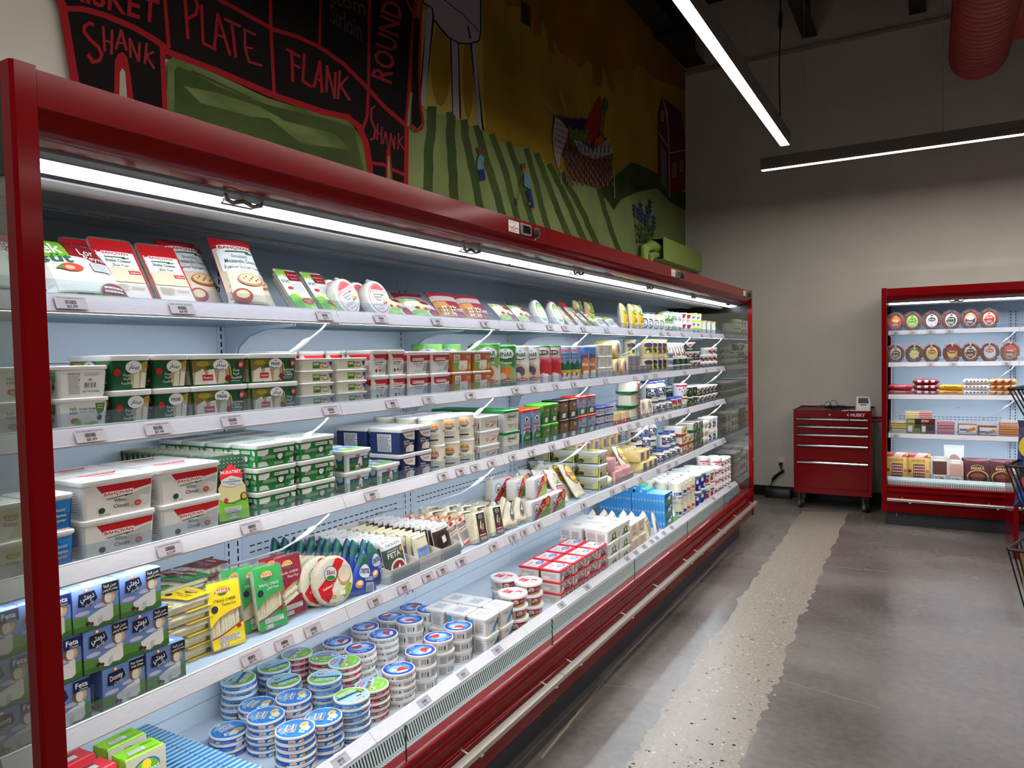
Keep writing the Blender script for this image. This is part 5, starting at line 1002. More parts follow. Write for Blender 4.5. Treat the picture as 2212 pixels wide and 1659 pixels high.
# ================================================================== THIRD SHELF
PK = [('r', 0, 0, 1, 1, '#d9d0b0'), ('p', [(0, 0), (.6, 0), (.8, .4), (.4, .5), (0, .4)], '#efece0'), ('e', .75, .75, .2, .16, '#d8c86a'), ('s', [(.5, .8), (.55, .66), (.75, .62), (.9, .7)], .025, '#2c3a34'), ('t', 'PINAR', .72, .76, .36, .12, '#2c3a34'), ('t', 'Kaşar', .7, .48, .4, .16, '#4a4a6a'), ('e', .12, .7, .1, .14, '#7a3a3a')]
BP = [('r', 0, 0, 1, 1, '#1b6cb4'), ('r', 0, 0, .1, 1, '#cfd8e0'), ('p', [(.5, 1), (1, 1), (1, .5), (.8, .6)], '#2a86cc'), ('t', 'Beyaz', .68, .46, .44, .13, 'W'), ('t', 'Peynir', .68, .28, .44, .13, 'W'), ('l', .5, .6, .9, .7, 2, 'W')]
pk = tub('kashar_tub', .086, .13, .078, PK, PK, None); bp = tub('cheese_tub', .088, .13, .078, BP, BP, None)
for l in range(2):
    setg(put(pk, (XF - .065, .738, Z3 + l * .078), RZM), 'kashar_tub', 'yellowish printed tub seen through the end glass', 'tub', 'yellowish tubs behind the end glass', ('lower', 'upper')[l])
    setg(put(bp, (XF - .065, .832, Z3 + l * .078), RZM), 'cheese_tub', 'bright blue tub against the red post', 'tub', 'bright blue tubs', ('lower', 'upper')[l])
BF = [('r', 0, 0, 1, 1, '#e8e4dc'), ('p', [(.16, 1), (.99, 1), (.99, .8), (.8, .74), (.55, .66), (.36, .62), (.24, .74)], 'R'), ('p', [(.56, .18), (.7, .1), (.98, .2), (.98, .72), (.8, .66), (.6, .5)], '#c3beb6'), ('p', [(.7, .1), (.98, .2), (.98, .45), (.82, .5)], '#d9d5cd'), ('t', 'BAHÇIVAN', .48, .68, .46, .17, 'W'), ('t', 'BAHÇIVAN', .48, .68, .43, .13, 'R'), ('s', [(.3, .52), (.62, .58), (.58, .54), (.7, .6)], .025, '#1c2c24'), ('t', 'White', .5, .44, .18, .13, '#1c2c24', 0, 0), ('t', 'Cheese', .52, .26, .24, .13, '#1c2c24', 0, 0), ('e', .22, .18, .05, .1, '#1f4a34'), ('t', 'Net 900g', .26, .03, .16, .05, 'K', 0, 0), ('e', .78, .24, .055, .1, '#b8301f'), ('e', .78, .24, .035, .06, '#d8705a')]
BT = [('r', .06, .08, .94, .92, '#efece6'), ('p', [(.2, .8), (.8, .8), (.7, .6), (.3, .6)], 'R'), ('t', 'BAHÇIVAN', .5, .7, .4, .12, 'W'), ('l', .3, .3, .7, .5, 3, 'A')]
bf = tub('white_cheese_tub', .176, .125, .087, BF, [('r', .4, .1, .9, .9, '#e6e2da'), ('l', .5, .15, .85, .85, 8, 'A')], BT, lh=.012, tp=.93)
rows(bf, 'white_cheese_tub', 'large white tub, red arc, tomato slice', 'tub', 'large white cheese tubs on the third shelf', [.977, 1.163], XF, .125, Z3, .087, lambda c, r: 2, 2)
MU = [('r', 0, 0, 1, 1, '#1d3a2a')] + [('e', .08 + .12 * (k % 8), .7 + .06 * (k // 8), .012, .007, '#e6dca0') for k in range(40)] + [('p', [(.05, .5), (.3, .7), (.7, .7), (.95, .5), (.95, .2), (.05, .3)], '#e6d79a'), ('p', [(0, .36), (.3, .26), (1, .32), (1, 0), (0, 0)], '#7fb832'), ('p', [(.12, .62), (.16, .75), (.5, .84), (.84, .75), (.88, .62), (.5, .68)], 'R'), ('e', .5, .82, .08, .035, 'R'), ('t', 'MURATBEY', .5, .735, .68, .05, 'W'), ('p', [(.14, .62), (.5, .66), (.86, .62), (.82, .54), (.5, .5), (.18, .54)], '#dfe6ea'), ('t', 'Sliced', .5, .625, .2, .025, 'K', 0, 0), ('t', 'Fresh Kashkaval', .5, .59, .56, .035, 'K', 0, 0), ('t', 'Cheese', .5, .55, .24, .025, 'K', 0, 0), ('s', [(.2, .28), (.5, .25), (.8, .3)], .012, 'K'), ('e', .86, .34, .12, .06, 'K'), ('e', .86, .34, .09, .045, '#c8a23a'), ('e', .26, .31, .07, .035, '#b8303a'), ('r', .18, .12, .72, .2, '#dfe6da'), ('l', .2, .125, .7, .19, 4, 'D'), ('b', .3, .03, .6, .09)]
mt = tray('kashkaval_tray', .104, .185, .02, MU, 'fill', M_YCH)
for k in range(17):
    x = XF - .028 - k * .0245; back = 8 if k == 0 else 4
    lean(mt, 1.302 + .002 * (k % 3) - (.012 if k else 0), x, Z3, back, 0 if k else -4, 0 if k else 2, 'kashkaval_tray', 'green dotted tray of sliced kashkaval', group='file of sliced kashkaval trays', extra='front one' if k == 0 else 'rearmost one' if k == 16 else ORD[k] + ' from the front')
BL = [('r', 0, 0, 1, 1, '#1e7a34'), ('p', [(0, .95), (.3, .97), (.28, .72), (.18, .6), (0, .66)], 'W'), ('p', [(0, 0), (.28, 0), (.22, .26), (.08, .3), (0, .24)], '#dfe4e0'), ('p', [(.86, .96), (1, .92), (1, .64), (.9, .7)], '#dfe4e0'), ('p', [(.84, 0), (1, 0), (1, .3), (.9, .26)], '#dfe4e0')] + [('r', .1, .42 + .05 * k, .98, .44 + .05 * k, '#c9d8c8') for k in range(4)] + [('p', [(.45, .88), (.62, .94), (.78, .88), (.74, .3), (.62, .18), (.5, .3)], '#1b5a2c'), ('r', .42, .76, .8, .94, 'W'), ('t', 'Balkan Dairy', .61, .85, .34, .11, '#1b5a2c'), ('e', .6, .5, .08, .14, '#dfe4e0'), ('e', .6, .38, .05, .08, 'W'), ('t', 'BULGARIAN', .56, .15, .24, .08, '#cfe0cc'), ('t', 'WHITE CHEESE', .56, .06, .26, .06, '#cfe0cc'), ('e', .82, .16, .07, .1, '#2a8a44')]
BLT = [('r', .05, .1, .95, .9, '#dfe6df'), ('l', .1, .2, .9, .8, 4, '#3a6a4a')]
bl = tub('white_cheese_tub', .150, .105, .0665, BL, BL, BLT, body='#1e7a34', lh=.012, tp=.93)
rows(bl, 'balkan_cheese_tub', 'green and white tub with shield', 'tub', 'green shield tubs', [1.437, 1.594], XF, .105, Z3, .0665, 3, 4)
YO = [('r', 0, 0, 1, 1, '#28507c'), ('p', [(0, .36), (.3, .5), (.7, .42), (1, .52), (1, 0), (0, 0)], '#3f7a34'), ('r', 0, 0, 1, .2, '#2a5a28'), ('r', 0, 0, .14, 1, '#dde2e2'), ('p', [(.5, .2), (.52, .62), (.56, .78), (.64, .78), (.68, .62), (.7, .2)], '#e6e6de'), ('e', .55, .28, .07, .1, '#c03a2c'), ('e', .48, .22, .08, .07, 'W'), ('e', .48, .86, .1, .1, '#a82a24'), ('t', 'YÖRÜK', .48, .86, .16, .07, 'W'), ('e', .82, .72, .09, .07, '#c4d4e0'), ('e', .3, .66, .06, .1, '#3a7a3a'), ('t', 'Kilisli', .5, .1, .24, .08, 'W')]
YOT = [('r', .08, .1, .92, .9, '#4a8ac4'), ('p', [(.08, .1), (.92, .1), (.92, .4), (.5, .5), (.08, .35)], '#7ab04a'), ('e', .5, .55, .2, .16, 'W'), ('e', .6, .5, .08, .08, '#c03a2c')]
yo = tub('white_cheese_tub', .128, .12, .069, YO, YO, YOT, lh=.011, tp=.9, body='#dfe4e4')
for c, y in enumerate((1.775, 1.925)):
    for r in range(2):
        for l in range((2, 1)[c] if r == 0 else (2, 1)[c]):
            setg(put(yo, (XF - .062 - r * .125, y, Z3 + l * .069), RZM + math.radians((-1, 2)[c])), 'farm_cheese_tub', 'blue and green tub with milk can', 'tub', 'milk can picture tubs', where(c, 2, l, (2, 1)[c], r, 2))
UL = [('r', 0, 0, 1, 1, '#18244e'), ('p', [(.1, 1), (1, 1), (1, .6), (.6, .66), (.3, .76)], '#e8e8ea'), ('t', 'ÜLKER', .6, .84, .5, .13, 'R'), ('t', 'Full Fat', .38, .58, .4, .08, 'W'), ('t', 'White Cheese', .52, .46, .7, .09, 'W'), ('p', [(.3, .05), (.9, .02), (.96, .3), (.7, .4), (.34, .3)], '#e9e4d8'), ('p', [(.3, .05), (.6, .03), (.6, .3), (.34, .3)], '#cfc8bb'), ('e', .32, .32, .1, .05, '#b8402c')]
ULS = [('r', 0, 0, 1, 1, '#18244e'), ('r', .25, .06, .72, .94, '#e8eaee'), ('l', .28, .08, .7, .84, 12, 'K'), ('t', 'Nutrition Facts', .48, .89, .4, .05, 'K')]
ul = tub('white_cheese_tub', .092, .15, .091, UL, ULS, None, body='#18244e', lh=.013, tp=.95)
rows(ul, 'navy_cheese_tub', 'dark blue and white cheese tub', 'tub', 'dark blue cheese tubs', [2.032, 2.128], XF, .15, Z3, .091, 2, 2)
BK_ = [('r', 0, 0, 1, 1, '#e4dec6'), ('e', .5, .55, .4, .35, '#efeadb'), ('e', .55, .76, .22, .12, '#d8962c'), ('p', [(.3, .62), (.34, .76), (.76, .76), (.8, .62)], '#a8242c'), ('t', 'BARAKA', .55, .69, .42, .1, 'W'), ('p', [(.36, .6), (.74, .6), (.64, .52), (.46, .52)], '#4a5a34'), ('e', .16, .52, .07, .06, '#5c3a34'), ('t', 'Nabulsi Cheese', .55, .4, .52, .07, '#7a5a3a', 0, 0), ('l', .3, .28, .8, .35, 2, 'A'), ('r', .34, .14, .76, .2, 'N')]
bk_ = can('braided_cheese_tub', .050, .101, BK_, '#e4dec6', '#eef0ee', 1, 2)
rows(bk_, 'cloudy_cheese_tub', 'cloudy round tub with red arched logo', 'tub', 'cloudy round cheese tubs', [2.235, 2.34, 2.445], XF, .102, Z3, .101, 2, 3)
EB = [('r', 0, 0, 1, 1, '#e9e3da'), ('e', .34, .5, .1, .24, '#3a5a3a'), ('e', .34, .52, .085, .2, '#ece7df'), ('t', 'Ekici', .34, .5, .12, .16, '#7a1a24'), ('t', 'Süzme Peynir', .66, .7, .34, .12, '#a8323a'), ('s', [(.5, .2), (.85, .55)], .06, '#b8402c'), ('e', .66, .36, .07, .1, '#c8503a'), ('r', .93, .1, .97, .7, 'K')]
eb = tub('white_cheese_tub', .158, .12, .060, EB, EB, None, lh=.009, tp=.93)
rows(eb, 'flat_cheese_tub', 'flat white tub with green ringed logo', 'tub', 'flat white ringed logo tubs', [2.585], XF, .12, Z3, .060, 3, 1)
SZ = [('r', 0, 0, 1, 1, '#e2dfd4'), ('s', [(.3, .92), (.2, .78), (.26, .66), (.45, .58)], .035, '#1c3a2c'), ('s', [(.7, .93), (.78, .8), (.72, .66)], .03, '#1c3a2c'), ('t', 'PINAR', .48, .78, .44, .14, '#1c3a2c'), ('t', 'Süzme', .45, .34, .44, .1, '#2a3a34', 0, 0), ('r', .28, .18, .54, .23, '#8a9a2c'), ('e', .82, .25, .12, .16, '#c4c0b8')]
SZS = [('r', 0, 0, 1, 1, '#e2e2dc'), ('r', .15, .5, .8, .92, '#eceef0'), ('l', .18, .1, .8, .9, 12, 'A')]
sz = tub('strained_cheese_tub', .140, .13, .096, SZ, SZS, None, lid='#1c7a3a', lh=.012, tp=.93)
rows(sz, 'strained_cheese_tub', 'white square tub with green lid', 'tub', 'white tubs with green lids', [2.775], XF, .13, Z3, .096, 2, 3)
def NO(a, b, dark=False): return [('r', 0, 0, 1, 1, a), ('p', [(0, 0), (1, 0), (1, .45), (.6, .4), (.3, .5), (0, .42)], b), ('p', [(.2, .1), (.7, .08), (.74, .34), (.3, .36)], '#dcdcd6'), ('e', .66, .8, .14, .1, 'K'), ('e', .66, .8, .12, .085, 'W'), ('e', .66, .79, .07, .05, 'K'), ('t', 'Noor', .6, .64, .56, .1, 'R'), ('r', .08, .82, .3, .98, 'R')]
NP = [('r', 0, 0, 1, 1, '#8aa4c8'), ('p', [(0, .3), (.4, .5), (1, .42), (1, 0), (0, 0)], '#1f6a2c'), ('p', [(.05, .4), (.4, .48), (.36, .6), (.1, .58)], '#d6c4c8'), ('e', .5, .82, .3, .1, 'K'), ('e', .5, .82, .26, .085, 'W'), ('e', .5, .81, .14, .05, 'K'), ('t', 'Noor', .5, .66, .8, .08, 'R'), ('t', 'pikniq', .5, .53, .9, .1, 'R'), ('t', 'جبنة بيضاء', .6, .32, .6, .12, 'W'), ('e', .6, .16, .14, .05, 'K'), ('r', 0, 0, 1, .06, '#c8948a')]
npk = tub('picnic_cheese_tub', .086, .11, .182, NP, NP, None, lid='#e03a1c', body='#8aa4c8', lh=.012, tp=.96)
for c, y in enumerate((2.905, 3.005)): setg(put(npk, (XF - .056, y, Z3), RZM), 'picnic_cheese_tub', 'tall tub with orange-red lid and cow', 'tub', 'tall tubs with orange-red lids', ('left', 'right')[c] + ' one')
m = MB(); m.box((XF - .002, 2.953, Z3), (XF + .004, 2.957, Z3 + .165), M_GUARD); tag(m.obj('shelf_divider'), 'clear upright divider between the orange-red lidded tubs', 'divider')
ng = tub('cheese_tub', .083, .11, .096, NO('#47803a', '#2a5a28'), None, None, lid='#4fc02c', body='#47803a', lh=.011, tp=.95)
rows(ng, 'green_cheese_tub', 'bright green tub with cow disc', 'tub', 'bright green cow tubs', [3.105, 3.195], XF, .11, Z3, .096, 2, 1)
nb = tub('cheese_tub', .105, .11, .1, NO('#6a5a3c', '#3a3c1c'), None, None, lid='#1a1a1a', body='#4a3f28', lh=.01, tp=.95)
rows(nb, 'olive_cheese_tub', 'olive brown tub with black lid', 'tub', 'black lidded tubs', [3.30, 3.412], XF, .11, Z3, .1, 2, 1)
nr_ = tub('cheese_tub', .112, .11, .103, NO('#8a9cb8', '#2a5a2c'), None, None, lid='#e0301c', body='#7a8ca8', lh=.01, tp=.95)
rows(nr_, 'pasture_cheese_tub', 'tub with pasture picture and red lid', 'tub', 'pasture tubs with red lids', [3.53, 3.648], XF, .11, Z3, .103, 2, 1)
YB = [('r', 0, 0, 1, 1, '#c9c6cc'), ('t', 'Peynir', .6, .6, .5, .3, '#a83240'), ('r', .1, .2, .3, .8, 'A')]
yb = tub('cheese_tub', .118, .1, .0435, YB, None, None, lid='#2a3a8a', lh=.011, tp=.9)
rows(yb, 'blue_lid_tub', 'low tub with blue lid', 'tub', 'low tubs with blue lids', [3.78, 3.902], XF, .10, Z3, .0435, 3, 1)
# clear boxes of cheese, disc packs, spread jars
def clamshell(name, W, D, H, cm, base, art_, cap=None):
    b = MB(); b.loft([rrect(W / 2, D / 2, .01, .014), rrect(W / 2 - .004, D / 2 - .004, .01, H)], M_TRAY); p = MB(); p.loft([rrect(W / 2 - .005, D / 2 - .005, .008, 0), rrect(W / 2, D / 2, .01, .013), rrect(W / 2 + .003, D / 2 + .003, .01, .0135), rrect(W / 2 + .003, D / 2 + .003, .01, .016)], PL(base))
    c = MB(); c.loft([rrect(W / 2 - .012, D / 2 - .01, .01, .016), rrect(W / 2 - .014, D / 2 - .012, .01, H - .008)], cm); a = MB(); art(a, fm(W, D, H, 1, .016, H - .002, 'f', .006), art_)
    return proto(name, [('clear_cover', b, 40), ('base_tray', p, 40), ('cheese', c, 40), ('label', a, None)])
cy = clamshell('cheese_box', .13, .1, .082, M_YCH, 'R', [('r', 0, 0, 1, .28, 'R'), ('e', .3, .14, .1, .12, 'W')])
for c, y in enumerate((4.02, 4.16)): setg(put(cy, (XF - .05, y, Z3), RZM), 'cheese_box', 'clear box of yellow cheese, red base', 'box', 'clear boxes of yellow cheese', ('left', 'right')[c] + ' one')
cg = clamshell('cheese_box', .16, .11, .087, M_CHW, 'G', [('r', .72, .05, .98, .98, '#7a1420'), ('e', .85, .75, .06, .12, '#d8b0b0'), ('l', .76, .2, .94, .5, 3, 'P')])
rows(cg, 'labelled_cheese_box', 'clear box of white cheese, maroon label', 'box', 'clear boxes with maroon labels', [4.33], XF, .11, Z3, .088, 3, 1)
OV = [('e', .5, .5, .44, .46, '#e8e0cc'), ('e', .5, .5, .30, .4, '#7a1a20'), ('e', .5, .5, .25, .34, '#c4b8b0'), ('e', .5, .6, .12, .14, '#6a6a6e')]
ovd = disc('wedge_disc', .062, .05, OV, M_CREAM)
for c, y in enumerate((4.50, 4.63)):
    o = lean(ovd, y, XF - .03, Z3, 8, 0, 0, 'cheese_disc', 'ivory cheese disc with maroon oval', 'cheese', 'ivory cheese discs', ('left', 'right')[c] + ' one')
PU = [('r', .1, .08, .9, .9, '#16203a'), ('e', .5, .55, .36, .3, '#e9ecef'), ('e', .5, .55, .33, .27, '#16203a'), ('e', .5, .72, .1, .12, 'W'), ('t', 'Puck', .5, .5, .5, .22, 'W'), ('p', [(.4, .1), (.85, .1), (.8, .26), (.5, .2)], '#e4d6b0'), ('r', .86, .2, 1, .8, '#2a6ab8')]
pu1 = can('cream_cheese_jar', .062, .135, PU, '#f0eee6', '#23306c', 1, 2, shoulder=.72, z0=.012, lh=.012); pu2 = can('cream_cheese_jar', .046, .10, PU, '#f0eee6', '#23306c', 1, 2, shoulder=.72, z0=.01, lh=.011)
for c, y in enumerate((4.78, 4.92, 5.06)): setg(put(pu2, (XF - .05, y, Z3), RZM), 'cream_cheese_jar', 'white jar with black round logo, lower level', 'jar', 'white spread jars on the third shelf', where(c, 3))
for c, y in enumerate((4.77, 4.94)): setg(put(pu1, (XF - .07, y, Z3 + .1), RZM), 'cream_cheese_jar', 'large white jar with black round logo, stacked', 'jar', 'white spread jars on the third shelf', ('left', 'right')[c] + ' one')
BJ = [('r', .1, .1, .9, .9, '#2a5a9a'), ('r', .2, .62, .8, .82, 'R'), ('e', .5, .36, .3, .22, '#b8a23a'), ('e', .6, .3, .1, .1, '#4a5a2c')]
bj = can('cheese_jar', .045, .1, BJ, '#e9e6da', '#2c3f9a', 1, 2); 
rows(bj, 'picture_jar', 'cream jar with blue picture label', 'jar', 'blue picture jars', [5.19, 5.30], XF, .09, Z3, .1, 1, 1)
CW = [('r', 0, 0, 1, 1, '#f0eeea'), ('r', 0, .86, 1, 1, 'R'), ('e', .3, .6, .05, .08, 'K'), ('e', .6, .7, .04, .06, 'K'), ('e', .5, .4, .07, .05, 'K'), ('e', .75, .5, .04, .08, 'K'), ('t', 'La', .8, .3, .3, .2, 'R'), ('e', .8, .05, .25, .1, '#3a8a3a')]
cw = can('cow_spot_tub', .055, .095, CW, 'W', 'W', .88, 2)
rows(cw, 'cow_spot_tub', 'white tub with black cow spots', 'tub', 'cow spotted tubs', [5.42], XF, .11, Z3, .095, 2, 1)
GW = [('r', 0, 0, 1, 1, '#213a2c'), ('e', .3, .8, .24, .14, '#c9d0cc'), ('l', .16, .74, .44, .86, 2, 'G'), ('e', .72, .6, .09, .12, '#7ab02c'), ('r', .56, .36, .8, .48, 'R'), ('t', 'Butter', .3, .52, .36, .1, 'W', 0, 0)]
gw = can('butter_tub', .058, .08, GW, '#213a2c', 'W', .93, 2); 
rows(gw, 'dark_butter_tub', 'dark green round butter tub, white lid', 'tub', 'dark green round butter tubs', [5.58, 5.71], XF, .116, Z3, .08, 2, 2)
rows(trc, 'triangle_yogurt_tub', 'dark yogurt tub with red triangle badge', 'tub', 'red triangle yogurt tubs', [5.86, 5.98, 6.10, 6.22, 6.35], XF, .115, Z3, .072, 2, 2)

# ================================================================== FOURTH SHELF
def DOM(kind):
    a = [('r', 0, 0, 1, 1, '#6f8cc4'), ('p', [(0, 0), (1, 0), (1, .42), (.7, .36), (.4, .3), (0, .36)], '#5a8a3c'), ('e', .2, .42, .16, .05, '#c8c4dc'), ('e', .62, .5, .18, .05, '#c8c4dc'), ('p', [(0, 0), (1, 0), (1, .16), (.5, .1), (0, .14)], '#41702e'), ('p', [(.3, .3), (.32, .1), (.52, .04), (.62, .1), (.78, .08), (.86, .14), (.86, .46), (.6, .42)], '#e9e8e4'), ('p', [(.52, .04), (.62, .1), (.62, .26), (.52, .22)], '#c9c9c9'), ('p', [(.72, .4), (.72, .74), (.84, .74), (.84, .4)], '#e9e8e4'),
         ('e', .76, .64, .14, .16, '#8a5a30'), ('e', .80, .63, .11, .14, '#d8b070'), ('e', .755, .63, .08, .13, '#e9e6dc'), ('e', .3, .16, .05, .05, '#3a2434'), ('e', .38, .13, .04, .045, '#5a2a3a'), ('p', [(.12, .88), (.46, .9), (.52, .7), (.36, .56), (.1, .6)], '#141c3c')]
    if kind == 0: a += [('r', .62, .74, .99, .99, '#141c54'), ('t', 'Feta', .8, .88, .26, .12, 'W'), ('t', 'Cheese', .84, .78, .18, .05, 'W', 0, 0), ('t', 'Domty', .3, .74, .3, .16, 'W', 6), ('t', 'Classic', .34, .62, .2, .08, 'W', 16, 0)]
    elif kind == 1: a += [('r', .62, .74, .99, .99, 'K'), ('t', 'جبن فيتا', .8, .91, .28, .09, 'W'), ('t', 'بطعم الزيتون', .8, .81, .34, .09, 'W'), ('t', 'دومتي', .3, .74, .3, .2, 'W', 6), ('t', 'كلاسيك', .34, .62, .2, .09, 'W', 16)]
    else: a += [('r', .62, .74, .99, .99, 'K'), ('t', 'Feta Cheese', .8, .91, .3, .06, 'W'), ('t', 'With Olives', .8, .82, .3, .06, 'W'), ('t', 'Domty', .3, .74, .3, .16, 'W', 6), ('t', 'Classic', .34, .62, .2, .08, 'W', 16, 0)]
    return a + [('p', [(.2, .9), (.28, .99), (.36, .9)], 'O'), ('e', .28, .95, .03, .03, 'W')]
DTOP = [('r', .3, .1, .8, .45, '#dfe6ee'), ('l', .34, .15, .76, .4, 2, 'A'), ('l', .1, .6, .9, .8, 2, '#3a5a9a')]
DSD = [('r', 0, 0, 1, 1, '#6f8cc4'), ('r', 0, 0, 1, .35, '#4f8038'), ('r', .15, .1, .5, .6, '#e4e6e8'), ('b', .18, .12, .47, .3), ('l', .18, .34, .47, .58, 5, 'A')]
dm = [carton('feta_carton', .101, .066, .095, '#7f9ed0', DOM(k), DSD, DTOP) for k in range(3)]
lv_x = ((.738, .842, .968, 1.076), (.722, .826, .932, 1.034), (.705, .808, .913, 1.018)); knd = ((0, 0, 2, 1), (0, 0, 1, 1), (0, 0, 1, 1))
for l in range(3):
    for c in range(4):
        if c == 0 and l == 0: pass
        for r in range(2):
            if r == 1 and c == 3 and l == 2: continue
            setg(put(dm[knd[l][c]], (XF - .036 - r * .069 - .002 * (c % 2), lv_x[l][c], Z4 + l * .0978), RZM + math.radians((-2, 1, 2, -1)[(c + l) % 4] * .6)), 'feta_carton', 'blue feta carton with burger picture', 'carton', 'blue feta cartons', where(c, 4, l, 3, r, 2))
def BAR(col, nm, arb): return [('p', [(0, 1), (1, 1), (1, .56), (.6, .52), (.3, .46), (0, .34)], col), ('s', [(0, .34), (.3, .46), (.6, .52), (1, .56)], .014, '#c8642c'), ('p', [(0, 0), (1, 0), (1, .34), (.6, .26), (.3, .2), (0, .17)], col), ('s', [(0, .17), (.3, .2), (.6, .26), (1, .34)], .02, '#8a1a24'), ('e', .46, .885, .18, .045, '#e0962c'), ('p', [(.2, .83), (.25, .885), (.67, .885), (.72, .83), (.46, .86)], '#a01c28'), ('t', 'BARAKA', .46, .862, .42, .045, 'W'), ('p', [(.3, .83), (.62, .83), (.54, .79), (.38, .79)], '#3f5a2c'), ('t', nm, .5, .715, .7, .045, ('K' if col[1] in 'de' else 'W'), 0, 0), ('t', arb, .62, .65, .44, .055, ('K' if col[1] in 'de' else 'W')), ('e', .17, .6, .1, .055, '#1c2430'), ('r', .2, .1, .86, .18, '#dfe2dc'), ('l', .22, .105, .84, .175, 4, 'D'), ('b', .2, .02, .48, .08), ('e', .84, .28, .07, .03, '#a01c28')]
bs = tray('string_cheese_tray', .112, .188, .03, BAR('#e6c81e', 'STRING CHEESE', 'جبنة مسلسلة'), 'strings', M_CREAM); bg_ = tray('shilal_cheese_tray', .112, .188, .03, BAR('#2f8a44', 'SHILALL CHEESE', 'جبنة شلل'), 'strings', M_CREAM); bj_ = tray('jadel_cheese_tray', .112, .188, .03, BAR('#7a1826', 'JADEL CHEESE', 'جبنة مجدلة'), 'braid', M_CREAM)
def flat(pr, y, x, z, turn, name, look, group, extra):
    o = pr.copy(); COL.objects.link(o)
    o.matrix_world = Matrix.Translation((x, y, z)) @ Matrix.Rotation(RZM + math.radians(turn), 4, 'Z') @ Matrix.Rotation(math.radians(-90), 4, 'X') @ Matrix.Translation((0, 0, -.094))
    for c in KIDS[pr]: k = c.copy(); COL.objects.link(k); k.parent = o
    return setg(o, name, look, 'cheese tray', group, extra)
for l in range(6):
    flat(bs, 1.172, XF - .118, Z4 + l * .0322 + .0008, -90 + (l % 2) * 1, 'string_cheese_tray', 'yellow string cheese tray lying flat', 'flat stack of yellow string cheese', where(0, 1, l, 6))
for l in range(6):
    flat((bs if l < 5 else bg_), 1.15, XF - .315, Z4 + l * .0322 + .0008, -90 + (l % 2) * 1.5, 'string_cheese_tray', 'cheese tray lying flat in the left back stack', 'left back stack of cheese trays', where(0, 1, l, 6))
    flat((bg_ if l != 5 else bg_), 1.275, XF - .26, Z4 + l * .0322 + .0008, -89 - (l % 2) * 1.5, 'shilal_cheese_tray', 'green cheese tray lying flat behind the yellow ones', 'green back stack of cheese trays', where(0, 1, l, 6))
    flat(bj_, 1.39, XF - .32, Z4 + l * .0322 + .0008, -90 + (l % 2) * 1.5, 'jadel_cheese_tray', 'maroon cheese tray lying flat at the back', 'maroon back stack of cheese trays', where(0, 1, l, 6))
lean(bs, 1.292, XF - .046, Z4, 14, -2, 4, 'string_cheese_tray', 'yellow string cheese tray standing upright in front', 'cheese tray')
for k, (y, x, e) in enumerate(((1.445, XF - .046, 'frontmost one'), (1.425, XF - .082, 'second one back'), (1.395, XF - .118, 'third one back'))): lean(bg_, y, x, Z4, 12, 0, 3, 'shilal_cheese_tray', 'green cheese tray standing upright', 'cheese tray', 'upright green cheese trays', e)
for k, (y, x, e) in enumerate(((1.545, XF - .07, 'front one'), (1.52, XF - .11, 'rear one'))): lean(bj_, y, x, Z4 + .004, 10, 2, 2, 'jadel_cheese_tray', 'maroon braided cheese tray standing upright', 'cheese tray', 'upright maroon cheese trays', e)
EKD = [('e', .5, .5, .49, .49, '#ece6d2'), ('p', [(.0, .35), (.1, .15), (.3, .02), (.5, .0), (.4, .3), (.75, .93), (.6, 1), (.5, .98), (.28, .6)], 'R'), ('p', [(.3, .02), (.62, .02), (.86, .14), (.96, .34), (.7, .3), (.45, .25)], '#ddd6a8'), ('p', [(.75, .1), (.92, .2), (.99, .4), (.9, .44), (.7, .24)], '#86a82c'), ('e', .76, .6, .2, .22, '#b88a54'), ('e', .76, .63, .18, .18, '#e9dcc0'), ('e', .36, .66, .19, .17, '#2c5a34'), ('e', .36, .66, .175, .155, 'W'), ('t', 'Ekici', .36, .69, .22, .1, '#8a1a20'), ('e', .36, .57, .12, .05, '#2c7a34'), ('t', 'Kashkaval Cheese', .38, .4, .5, .06, 'W', 18), ('r', .62, .18, .78, .28, 'W'), ('l', .2, .1, .55, .2, 3, 'D')]
ekd = disc('kashkaval_disc', .078, .03, EKD, M_CREAM)
for k in range(4): lean(ekd, 1.672 - k * .012, XF - .038 - k * .034, Z4, 10, -4, 10 if k == 0 else 0, 'kashkaval_disc', 'round kashkaval with red sash label', 'cheese', 'file of round kashkaval', 'front one' if k == 0 else ORD[k] + ' from the front')
# blue wedge packs
def wedge(name, W, H, T, items, cm):
    def sh(u, v): hw = W / 2 * (1 - v) ** .8; return (u - .5) * 2 * hw, H * v
    return pack(name, W, H, T, items, film=cm, shape=sh, bulge=.7)
NE = [('r', 0, 0, 1, 1, '#1d3f96'), ('p', [(0, .6), (1, .66), (1, 1), (0, 1)], '#1b5a4a'), ('p', [(0, .5), (.5, .55), (1, .5), (1, .62), (0, .62)], '#1d3f96'), ('e', .5, .52, .3, .15, '#dfe3ea'), ('t', 'nema', .5, .52, .5, .12, '#1a2a5a'), ('e', .3, .24, .16, .09, '#c98a5a'), ('e', .3, .26, .1, .05, '#efe6d0'), ('r', .55, .06, .86, .26, '#dfe4ee'), ('l', .57, .07, .84, .25, 6, 'K'), ('l', .5, .3, .9, .4, 3, 'W')]
ne = wedge('cheese_wedge', .135, .145, .032, NE, mat('wedge_blue', '#1d3f96', .3))
lean(ne, 1.80, XF - .03, Z4, 10, -6, 12, 'cheese_wedge', 'blue wedge pack with green leaves', 'cheese wedge', 'file of blue wedge packs', 'front left one')
